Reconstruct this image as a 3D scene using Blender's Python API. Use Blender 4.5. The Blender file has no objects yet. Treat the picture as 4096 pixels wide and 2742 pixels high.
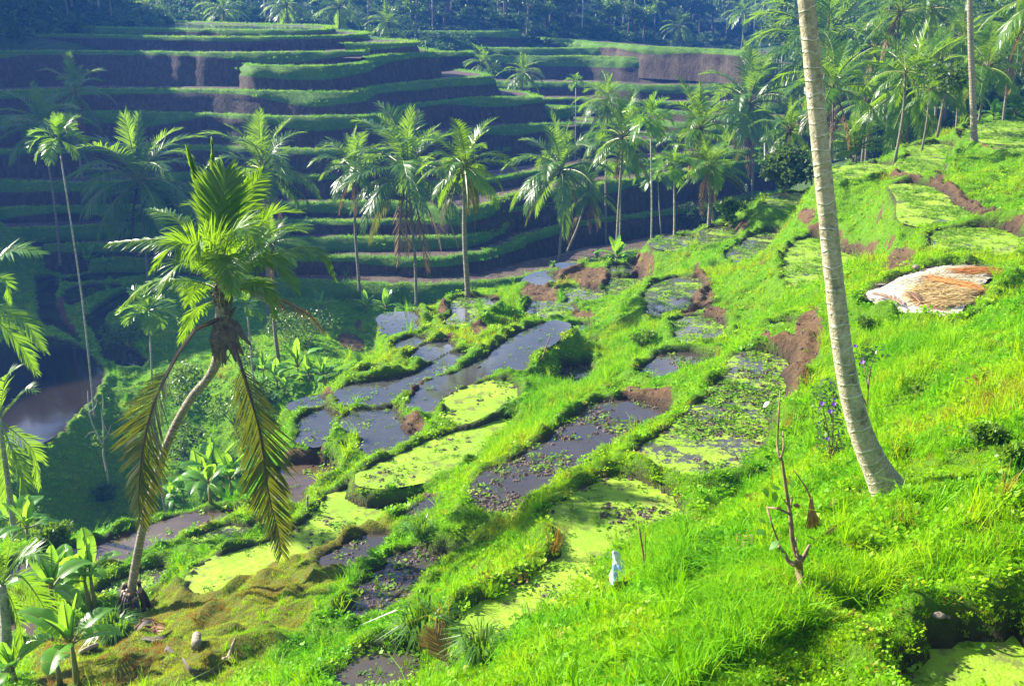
import bpy, math, random
import numpy as np
from mathutils import Vector, Matrix, Euler
from mathutils.bvhtree import BVHTree

random.seed(7)
RNG = np.random.default_rng(7)
R = math.radians
scene = bpy.context.scene
COL = scene.collection

# ------------------------------------------------------------------ camera
PITCH = 18.6
FPX = 4285.0                  # focal length in pixels of a 4096 wide picture
K = 1.4                       # metres per survey unit
Z0 = 40.0                     # height of the viewpoint
cam_d = bpy.data.cameras.new("camera")
cam = bpy.data.objects.new("camera", cam_d)
COL.objects.link(cam)
cam.location = (0, 0, Z0)
cam.rotation_euler = (R(90 - PITCH), 0, 0)
cam_d.sensor_width = 36
cam_d.lens = FPX / 4096 * 36
cam_d.clip_start = 0.1
cam_d.clip_end = 4000
scene.camera = cam

# ------------------------------------------------------------------ light
SUN_EL, SUN_DX, SUN_DY = 31.0, -0.90, 0.43
w = bpy.data.worlds.new("World")
scene.world = w
w.use_nodes = True
nt = w.node_tree
bg = nt.nodes["Background"]
sky = nt.nodes.new("ShaderNodeTexSky")
sky.sky_type = 'NISHITA'
sky.sun_disc = False
sky.sun_elevation = R(SUN_EL)
sky.sun_rotation = math.atan2(SUN_DX, SUN_DY)
sky.air_density = 1.0
sky.dust_density = 0.6
sky.ozone_density = 2.0
# white morning clouds
tcw = nt.nodes.new("ShaderNodeTexCoord"); mpw = nt.nodes.new("ShaderNodeMapping"); mpw.inputs["Scale"].default_value = (1, 1, 2.2)
nt.links.new(tcw.outputs["Generated"], mpw.inputs[0])
nzw = nt.nodes.new("ShaderNodeTexNoise"); nzw.inputs["Scale"].default_value = 2.6; nzw.inputs["Detail"].default_value = 7; nzw.inputs["Roughness"].default_value = 0.6
nt.links.new(mpw.outputs[0], nzw.inputs["Vector"])
rpw = nt.nodes.new("ShaderNodeValToRGB"); rpw.color_ramp.elements[0].position = 0.55; rpw.color_ramp.elements[1].position = 0.66
nt.links.new(nzw.outputs["Fac"], rpw.inputs[0])
mxw = nt.nodes.new("ShaderNodeMix"); mxw.data_type = 'RGBA'; mxw.inputs[7].default_value = (19, 19.6, 20.6, 1)
nt.links.new(rpw.outputs[0], mxw.inputs[0]); nt.links.new(sky.outputs[0], mxw.inputs[6]); nt.links.new(mxw.outputs[2], bg.inputs[0])
bg.inputs[1].default_value = 0.044
sun_d = bpy.data.lights.new("sun", 'SUN')
sun_d.energy = 5.0
sun_d.angle = R(0.5)
sun_d.color = (1.0, 0.93, 0.80)
sun = bpy.data.objects.new("sun", sun_d)
COL.objects.link(sun)
_sv = Vector((SUN_DX, SUN_DY, math.tan(R(SUN_EL)) * math.hypot(SUN_DX, SUN_DY))).normalized()
sun.rotation_euler = _sv.to_track_quat('Z', 'Y').to_euler()
sun.location = (-60, 60, 120)
vs = scene.view_settings
vs.view_transform = 'Standard'
vs.look = 'None'
vs.gamma = 1
vs.exposure = 2.0
cy = scene.cycles
cy.max_bounces = 6
cy.diffuse_bounces = 3
cy.glossy_bounces = 2
cy.transmission_bounces = 3
cy.transparent_max_bounces = 6
cy.volume_bounces = 0
cy.use_denoising = True

# ------------------------------------------------------------------ survey helpers
cp, sp = math.cos(R(PITCH)), math.sin(R(PITCH))
CROPS = {1: (0, 0), 2: (1350, 0), 3: (2696, 0), 4: (0, 900), 5: (1350, 900), 6: (2696, 900),
         7: (0, 1802), 8: (1350, 1802), 9: (2696, 1802)}


def src(c, u, v):
    """reading on survey sheet c -> bearing units"""
    if c == 0:
        return u * 1.749, v * 1.749
    if c == 10:
        return 440 + u / 1.668, 560 + v / 1.668
    x0, y0 = CROPS[c]
    return x0 + u / 1.668, y0 + v / 1.668


def ray(sx, sy):
    sx = np.asarray(sx, float); sy = np.asarray(sy, float)
    a = (sx - 2048) / FPX
    b = -(sy - 1371) / FPX
    return np.stack([a, cp + b * sp, -sp + b * cp], -1)


def on_level(pts, H):
    """bearings to points on the level H units under the viewpoint"""
    pts = np.asarray(pts, float)
    d = ray(pts[:, 0], pts[:, 1])
    t = -H * K / d[:, 2]
    p = d * t[:, None]
    p[:, 2] += Z0
    return p


def at(sx, sy, Y):
    d = ray(sx, sy)
    p = d * (Y / d[1])
    return Vector((p[0], p[1], p[2] + Z0))


def to_px(x, y, z):
    z = z - Z0
    f = y * cp - z * sp
    u = y * sp + z * cp
    f = np.maximum(f, 0.05)
    return 2048 + FPX * x / f, 1371 - FPX * u / f


def inpoly(px, py, poly):
    poly = np.asarray(poly, float)
    ins = np.zeros(px.shape, bool)
    box = (px >= poly[:, 0].min()) & (px <= poly[:, 0].max()) & (py >= poly[:, 1].min()) & (py <= poly[:, 1].max())
    idx = np.nonzero(box)
    if len(idx[0]) == 0:
        return ins
    X = px[idx]; Y = py[idx]
    r = np.zeros(X.shape, bool)
    n = len(poly)
    for i in range(n):
        x1, y1 = poly[i]; x2, y2 = poly[(i + 1) % n]
        if y1 == y2:
            continue
        c = (y1 > Y) != (y2 > Y)
        r ^= c & (X < (x2 - x1) * (Y - y1) / (y2 - y1) + x1)
    ins[idx] = r
    return ins


def chaikin(p, n=2, closed=False):
    p = np.asarray(p, float)
    for _ in range(n):
        if closed:
            q = np.roll(p, -1, 0)
            p = np.stack([.75 * p + .25 * q, .25 * p + .75 * q], 1).reshape(-1, p.shape[1])
        else:
            a, b = p[:-1], p[1:]
            m = np.stack([.75 * a + .25 * b, .25 * a + .75 * b], 1).reshape(-1, p.shape[1])
            p = np.concatenate([p[:1], m, p[-1:]])
    return p


def resample(p, step):
    p = np.asarray(p, float)
    d = np.r_[0, np.cumsum(np.linalg.norm(np.diff(p, axis=0), axis=1))]
    n = max(4, int(d[-1] / step) + 1)
    s = np.linspace(0, d[-1], n)
    return np.stack([np.interp(s, d, p[:, k]) for k in range(p.shape[1])], 1)


def _hash(ix, iy, seed):
    h = (ix * 374761393 + iy * 668265263 + seed * 1442695041) & 0x7fffffff
    h = ((h ^ (h >> 13)) * 1274126177) & 0x7fffffff
    return ((h ^ (h >> 16)) & 0xffff) / 65535.0


def vnoise(x, y, f, seed=0):
    """value noise in -1..1"""
    x = np.asarray(x) * f; y = np.asarray(y) * f
    ix = np.floor(x).astype(np.int64); iy = np.floor(y).astype(np.int64)
    fx = x - ix; fy = y - iy
    fx = fx * fx * (3 - 2 * fx); fy = fy * fy * (3 - 2 * fy)
    a = _hash(ix, iy, seed); b = _hash(ix + 1, iy, seed)
    c = _hash(ix, iy + 1, seed); d = _hash(ix + 1, iy + 1, seed)
    return ((a * (1 - fx) + b * fx) * (1 - fy) + (c * (1 - fx) + d * fx) * fy) * 2 - 1


# ------------------------------------------------------------------ object helpers
def mesh_np(name, V, quads=None, tris=None, mats=(), mat_idx=None, smooth=True):
    """mesh from arrays of quads and / or triangles"""
    me = bpy.data.meshes.new(name)
    V = np.asarray(V, np.float32)
    q = np.zeros((0, 4), np.int32) if quads is None else np.asarray(quads, np.int32).reshape(-1, 4)
    t = np.zeros((0, 3), np.int32) if tris is None else np.asarray(tris, np.int32).reshape(-1, 3)
    me.vertices.add(len(V)); me.vertices.foreach_set("co", V.ravel())
    loops = np.concatenate([q.ravel(), t.ravel()])
    me.loops.add(len(loops)); me.loops.foreach_set("vertex_index", loops)
    starts = np.concatenate([np.arange(len(q)) * 4, len(q) * 4 + np.arange(len(t)) * 3]).astype(np.int32)
    me.polygons.add(len(starts)); me.polygons.foreach_set("loop_start", starts)
    me.update(calc_edges=True)
    if mat_idx is not None:
        me.polygons.foreach_set("material_index", np.asarray(mat_idx, np.int32))
    me.polygons.foreach_set("use_smooth", np.full(len(starts), smooth, bool))
    for m in mats:
        me.materials.append(m)
    return me


def fattr(me, name, vals):
    a = me.attributes.new(name, 'FLOAT', 'POINT')
    a.data.foreach_set("value", np.asarray(vals, np.float32))


def link(name, me, parent=None):
    o = bpy.data.objects.new(name, me)
    COL.objects.link(o)
    if parent is not None:
        o.parent = parent
    return o


def tag(o, label=None, cat=None, group=None, kind=None):
    if label: o["label"] = label
    if cat: o["category"] = cat
    if group: o["group"] = group
    if kind: o["kind"] = kind
    return o


def thing(name, label, cat, loc=(0, 0, 0), rz=0.0, group=None):
    o = bpy.data.objects.new(name, None)
    COL.objects.link(o)
    o.empty_display_size = 0.3
    o.location = loc
    o.rotation_euler = (0, 0, rz)
    return tag(o, label, cat, group)


class MB:
    """collects tubes, strips and lumps into ONE mesh"""
    def __init__(s):
        s.v = []; s.f = []; s.m = []

    def add(s, vs, fs, m=0):
        o = len(s.v)
        s.v.extend([tuple(p) for p in vs])
        s.f.extend([tuple(i + o for i in f) for f in fs])
        s.m.extend([m] * len(fs))

    def tube(s, pts, rad, n=8, m=0, cap=True, rough=0.0):
        pts = [Vector(p) for p in pts]
        N = len(pts)
        rad = [rad] * N if isinstance(rad, (int, float)) else list(rad)
        vs = []; ref = None
        for i, p in enumerate(pts):
            t = (pts[min(i + 1, N - 1)] - pts[max(i - 1, 0)]).normalized()
            if ref is None:
                ref = Vector((1, 0, 0)) if abs(t.x) < 0.8 else Vector((0, 1, 0))
            a = (ref - t * ref.dot(t)).normalized(); ref = a
            b = t.cross(a)
            for k in range(n):
                an = 2 * math.pi * k / n
                r = rad[i] * (1 + rough * random.uniform(-1, 1))
                vs.append(p + (a * math.cos(an) + b * math.sin(an)) * r)
        fs = [(i * n + k, i * n + (k + 1) % n, (i + 1) * n + (k + 1) % n, (i + 1) * n + k)
              for i in range(N - 1) for k in range(n)]
        if cap:
            fs.append(tuple(range(n))[::-1]); fs.append(tuple((N - 1) * n + k for k in range(n)))
        s.add(vs, fs, m)

    def strip(s, pts, side, wid, m=0, fold=0.0):
        """flat tapering blade along pts; side = sideways vector(s)"""
        N = len(pts); vs = []
        for i, p in enumerate(pts):
            sd = side[i] if isinstance(side, list) else side
            p = Vector(p); ww = wid[i] if hasattr(wid, '__len__') else wid
            vs += [p - sd * ww, p + sd * ww]
        s.add(vs, [(2 * i, 2 * i + 1, 2 * i + 3, 2 * i + 2) for i in range(N - 1)], m)

    def lump(s, c, r, m=0, seed=0, nu=8, nv=6, amp=0.25):
        rr = random.Random(seed); vs = []; fs = []
        c = Vector(c); r = Vector(r) if hasattr(r, '__len__') else Vector((r, r, r))
        for j in range(nv + 1):
            th = math.pi * j / nv
            for i in range(nu):
                ph = 2 * math.pi * i / nu
                k = 1 + rr.uniform(-amp, amp)
                vs.append(c + Vector((r.x * math.sin(th) * math.cos(ph) * k, r.y * math.sin(th) * math.sin(ph) * k, r.z * math.cos(th) * k)))
        for j in range(nv):
            for i in range(nu):
                fs.append((j * nu + i, (j + 1) * nu + i, (j + 1) * nu + (i + 1) % nu, j * nu + (i + 1) % nu))
        s.add(vs, fs, m)

    def mesh(s, name, mats, smooth=True):
        me = bpy.data.meshes.new(name)
        me.from_pydata(s.v, [], s.f)
        for m in (mats if isinstance(mats, (list, tuple)) else [mats]):
            me.materials.append(m)
        me.polygons.foreach_set("material_index", s.m)
        me.polygons.foreach_set("use_smooth", [smooth] * len(s.f))
        me.update()
        return me

    def build(s, name, mats, parent=None, smooth=True):
        return link(name, s.mesh(name, mats, smooth), parent)


def spline(pts, n):
    """Catmull-Rom through the points"""
    P = [Vector(p) for p in pts]
    P = [P[0] * 2 - P[1]] + P + [P[-1] * 2 - P[-2]]
    out = []
    segs = len(P) - 3
    for i in range(n):
        u = i / (n - 1) * segs
        k = min(int(u), segs - 1); t = u - k
        a, b, c, d = P[k:k + 4]
        out.append(0.5 * ((2 * b) + (c - a) * t + (2 * a - 5 * b + 4 * c - d) * t * t + (3 * b - 3 * c + d - a) * t ** 3))
    return out


# ------------------------------------------------------------------ materials
def new_mat(name):
    m = bpy.data.materials.new(name)
    m.use_nodes = True
    t = m.node_tree
    b = t.nodes["Principled BSDF"]
    return m, t, b


def nd(t, kind, **kw):
    n = t.nodes.new(kind)
    for k, v in kw.items():
        if k in ('operation', 'blend_type', 'data_type', 'attribute_type', 'attribute_name', 'noise_dimensions', 'feature', 'wave_type', 'bands_direction', 'clamp'):
            setattr(n, k, v)
        else:
            n.inputs[k].default_value = v
    return n


def noise(t, scale, detail=4, rough=0.6, vec=None, obj=False):
    n = nd(t, "ShaderNodeTexNoise", Scale=scale, Detail=detail, Roughness=rough)
    if vec is None:
        g = t.nodes.new("ShaderNodeTexCoord" if obj else "ShaderNodeNewGeometry")
        vec = g.outputs["Object" if obj else "Position"]
    t.links.new(vec, n.inputs["Vector"])
    return n.outputs["Fac"]


def ramp(t, fac, stops):
    r = t.nodes.new("ShaderNodeValToRGB")
    el = r.color_ramp.elements
    while len(el) < len(stops):
        el.new(0.5)
    for e, (p, c) in zip(el, stops):
        e.position = p
        e.color = (c, c, c, 1) if isinstance(c, (int, float)) else (*c, 1)
    t.links.new(fac, r.inputs[0])
    return r.outputs[0]


def mixc(t, fac, a, b, mode='MIX'):
    m = t.nodes.new("ShaderNodeMix")
    m.data_type = 'RGBA'; m.blend_type = mode
    for s, v in ((m.inputs[0], fac), (m.inputs[6], a), (m.inputs[7], b)):
        if isinstance(v, (int, float)):
            s.default_value = v
        elif isinstance(v, tuple):
            s.default_value = (*v, 1)
        else:
            t.links.new(v, s)
    return m.outputs[2]


def math_(t, op, a, b=None, clamp=False):
    m = t.nodes.new("ShaderNodeMath"); m.operation = op; m.use_clamp = clamp
    for s, v in ((m.inputs[0], a), (m.inputs[1], b)):
        if v is None: continue
        if isinstance(v, (int, float)): s.default_value = v
        else: t.links.new(v, s)
    return m.outputs[0]


def vattr(t, name, kind='GEOMETRY'):
    a = t.nodes.new("ShaderNodeAttribute"); a.attribute_type = kind; a.attribute_name = name
    return a.outputs["Fac"]


def bump(t, b, h, dist=0.05, strength=0.6):
    n = t.nodes.new("ShaderNodeBump")
    n.inputs["Strength"].default_value = strength
    n.inputs["Distance"].default_value = dist
    t.links.new(h, n.inputs["Height"])
    t.links.new(n.outputs[0], b.inputs["Normal"])


def simple(name, c1, c2, scale=6, rough=0.8, bmp=0.0, obj=True, detail=5):
    m, t, b = new_mat(name)
    f = noise(t, scale, detail, 0.65, obj=obj)
    t.links.new(mixc(t, ramp(t, f, [(0.3, 0.0), (0.7, 1.0)]), c1, c2), b.inputs["Base Color"])
    b.inputs["Roughness"].default_value = rough
    if bmp: bump(t, b, f, bmp)
    return m


def leaf_mat(name, c1, c2, tcol, trans=0.35, rough=0.4, spec=0.5, inst=False, rnd=0.35):
    """leaf lit from both sides: c1..c2 across the plant and between plants"""
    m, t, b = new_mat(name)
    oi = t.nodes.new("ShaderNodeObjectInfo")
    f = noise(t, 1.3, 3)
    f = math_(t, 'ADD', math_(t, 'MULTIPLY', f, 1 - rnd), math_(t, 'MULTIPLY', oi.outputs["Random"], rnd))
    c = mixc(t, ramp(t, f, [(0.25, 0.0), (0.75, 1.0)]), c1, c2)
    t.links.new(c, b.inputs["Base Color"])
    b.inputs["Roughness"].default_value = rough
    b.inputs["Specular IOR Level"].default_value = spec
    tr = t.nodes.new("ShaderNodeBsdfTranslucent")
    tr.inputs[0].default_value = (*tcol, 1)
    mx = t.nodes.new("ShaderNodeMixShader"); mx.inputs[0].default_value = trans
    t.links.new(b.outputs[0], mx.inputs[1]); t.links.new(tr.outputs[0], mx.inputs[2])
    t.links.new(mx.outputs[0], t.nodes["Material Output"].inputs[0])
    return m
# ------------------------------------------------------------------ the lie of the land
# survey readings: bearing on sheet 0 and level under the viewpoint (units)
LAND = [
 # the near slope
 (2340,1000,4.5),(2040,1120,5.3),(1700,1400,5.05),(1820,1340,5.2),(2340,1300,4.64),(2000,1365,4.52),(1700,1480,4.8),
 (1200,1565,6.4),(700,1565,9.3),(100,1565,11.4),(300,1420,13.0),(0,1250,14.4),(560,1165,14.0),(850,1230,12.0),
 (1200,1100,10.0),(1600,1000,8.2),(1850,900,7.1),(2110,670,6.5),(1750,700,8.7),(1450,830,10.6),(1050,850,12.6),
 (800,900,14.0),(700,1000,14.4),(1250,620,14.0),(1480,560,12.6),(1700,480,10.6),(1950,400,8.7),(2250,290,6.7),
 (2340,450,6.0),(2340,280,6.3),(930,740,15.6),(1300,1300,7.9),(1000,1350,9.6),(1420,1320,6.4),(1550,1250,6.6),(1050,1490,7.6),(2340,700,5.3),(2200,850,5.3),
 (2340,1470,5.0),
 # the valley floor
 (130,900,21),(30,1030,21),(60,780,21),(260,850,21),(180,960,21),(280,690,20.7),(150,640,20.7),(320,640,20.7),
 (170,1150,23.2),(210,1190,24.2),(690,840,19.2),(850,715,22.4),(600,720,22.2),(450,640,21.2),(740,780,20.8),(600,900,20),(0,700,20.5),(1000,700,22.2),(1100,680,22),
 (340,900,21.6),(300,1020,22.8)]
# points that the near slope hides: across, away, level (units)
HID = [(0,2,1.6),(4,3,2.6),(-4,3,3.6),(2,5,4.3),(-14,26,15.5),(-8,33,22),(-14,36,24.5),(-6,40,23),(-18,40,24.0),(2,47,20.5),(0,56,21.8),(8,64,22.6),(-30,60,17),(-38,44,15),(-38,75,16),
 (14,68,22.4),(25,67,20),(30,64,15),(-24,48,20.5),(-22,30,16),(-16,18,14),(-25,24,16),(12,3,1.2),(14,10,2.6),(20,18,3.4),(26,30,4.4),(34,50,4.8),(10,5,3.0),
 (32,80,10.5),(48,80,7.5),(30,110,13),(50,120,6.5),(70,100,2),(34,150,11.5),(60,170,-2),(80,140,-14)]
FAR = [(-20,80,20.8),(0,78,22.6),(15,82,22.6),(25,92,21.5),(-20,95,13.2),(0,95,15.5),(-20,110,6.6),(0,108,13.5),(-45,95,12.5),(-40,110,5.5),(-30,130,5.8),(-10,130,5.6),
 (14,105,18.5),(24,115,18.5),(5,128,17),(12,122,19),(10,108,20),(16,115,20),(20,125,19.5),(15,130,18),(6,120,17.5),(10,140,15),(22,135,15.5),(36,135,15.5),(0,150,9.8),(14,152,10.3),(28,160,12.5),(6,168,8.2),(-20,160,6),(-50,140,2),(-60,110,2),(-70,90,-2),(-60,70,9),
 (-20,190,1),(-60,190,1),(-100,150,-6),(14,195,6),(40,175,14),(60,200,8),(40,240,11),(52,300,8.5),(70,330,0),(20,260,-6),(-20,260,-8),(90,260,-8),(40,340,3),(60,420,-40),(0,400,-40),(100,400,-60),(-100,300,-18),
 (110,200,-22),(70,240,1),(-100,60,-4),(-160,200,-25),(160,300,-70),(130,100,-20),(120,40,-8),(-80,30,8),(60,40,0),(60,10,-1)]


def _tps(r2):
    return np.where(r2 > 1e-9, r2 * np.log(np.maximum(r2, 1e-9)), 0.0)


class Surface:
    def __init__(s, pts, lam=0.5):
        pts = np.asarray(pts, float)
        s.c = pts[:, :2] / 50.0; n = len(pts)
        A = np.zeros((n + 3, n + 3))
        d2 = ((s.c[:, None] - s.c[None]) ** 2).sum(-1)
        A[:n, :n] = _tps(d2) + np.eye(n) * lam * 1e-3
        A[:n, n] = 1; A[:n, n + 1:] = s.c
        A[n:, :n] = A[:n, n:].T
        s.w = np.linalg.solve(A, np.r_[pts[:, 2], 0, 0, 0])

    def __call__(s, x, y):
        x = np.asarray(x, float); sh = x.shape
        q = np.stack([x.ravel(), np.asarray(y, float).ravel()], -1) / 50.0
        out = np.empty(len(q)); n = len(s.c)
        for i in range(0, len(q), 20000):
            b = q[i:i + 20000]
            d2 = ((b[:, None] - s.c[None]) ** 2).sum(-1)
            out[i:i + 20000] = _tps(d2) @ s.w[:n] + s.w[n] + b @ s.w[n + 1:]
        return out.reshape(sh)


def _collect(extra=()):
    L = []
    for x, y, H in LAND:
        sx, sy = src(0, x, y)
        L.append(on_level([(sx, sy)], H)[0])
    L += [(a * K, b * K, Z0 - h * K) for a, b, h in HID]
    L += [(a * K, b * K, Z0 - h * K) for a, b, h in FAR]
    L += list(extra)
    return L


BASE = Surface(_collect())

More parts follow.
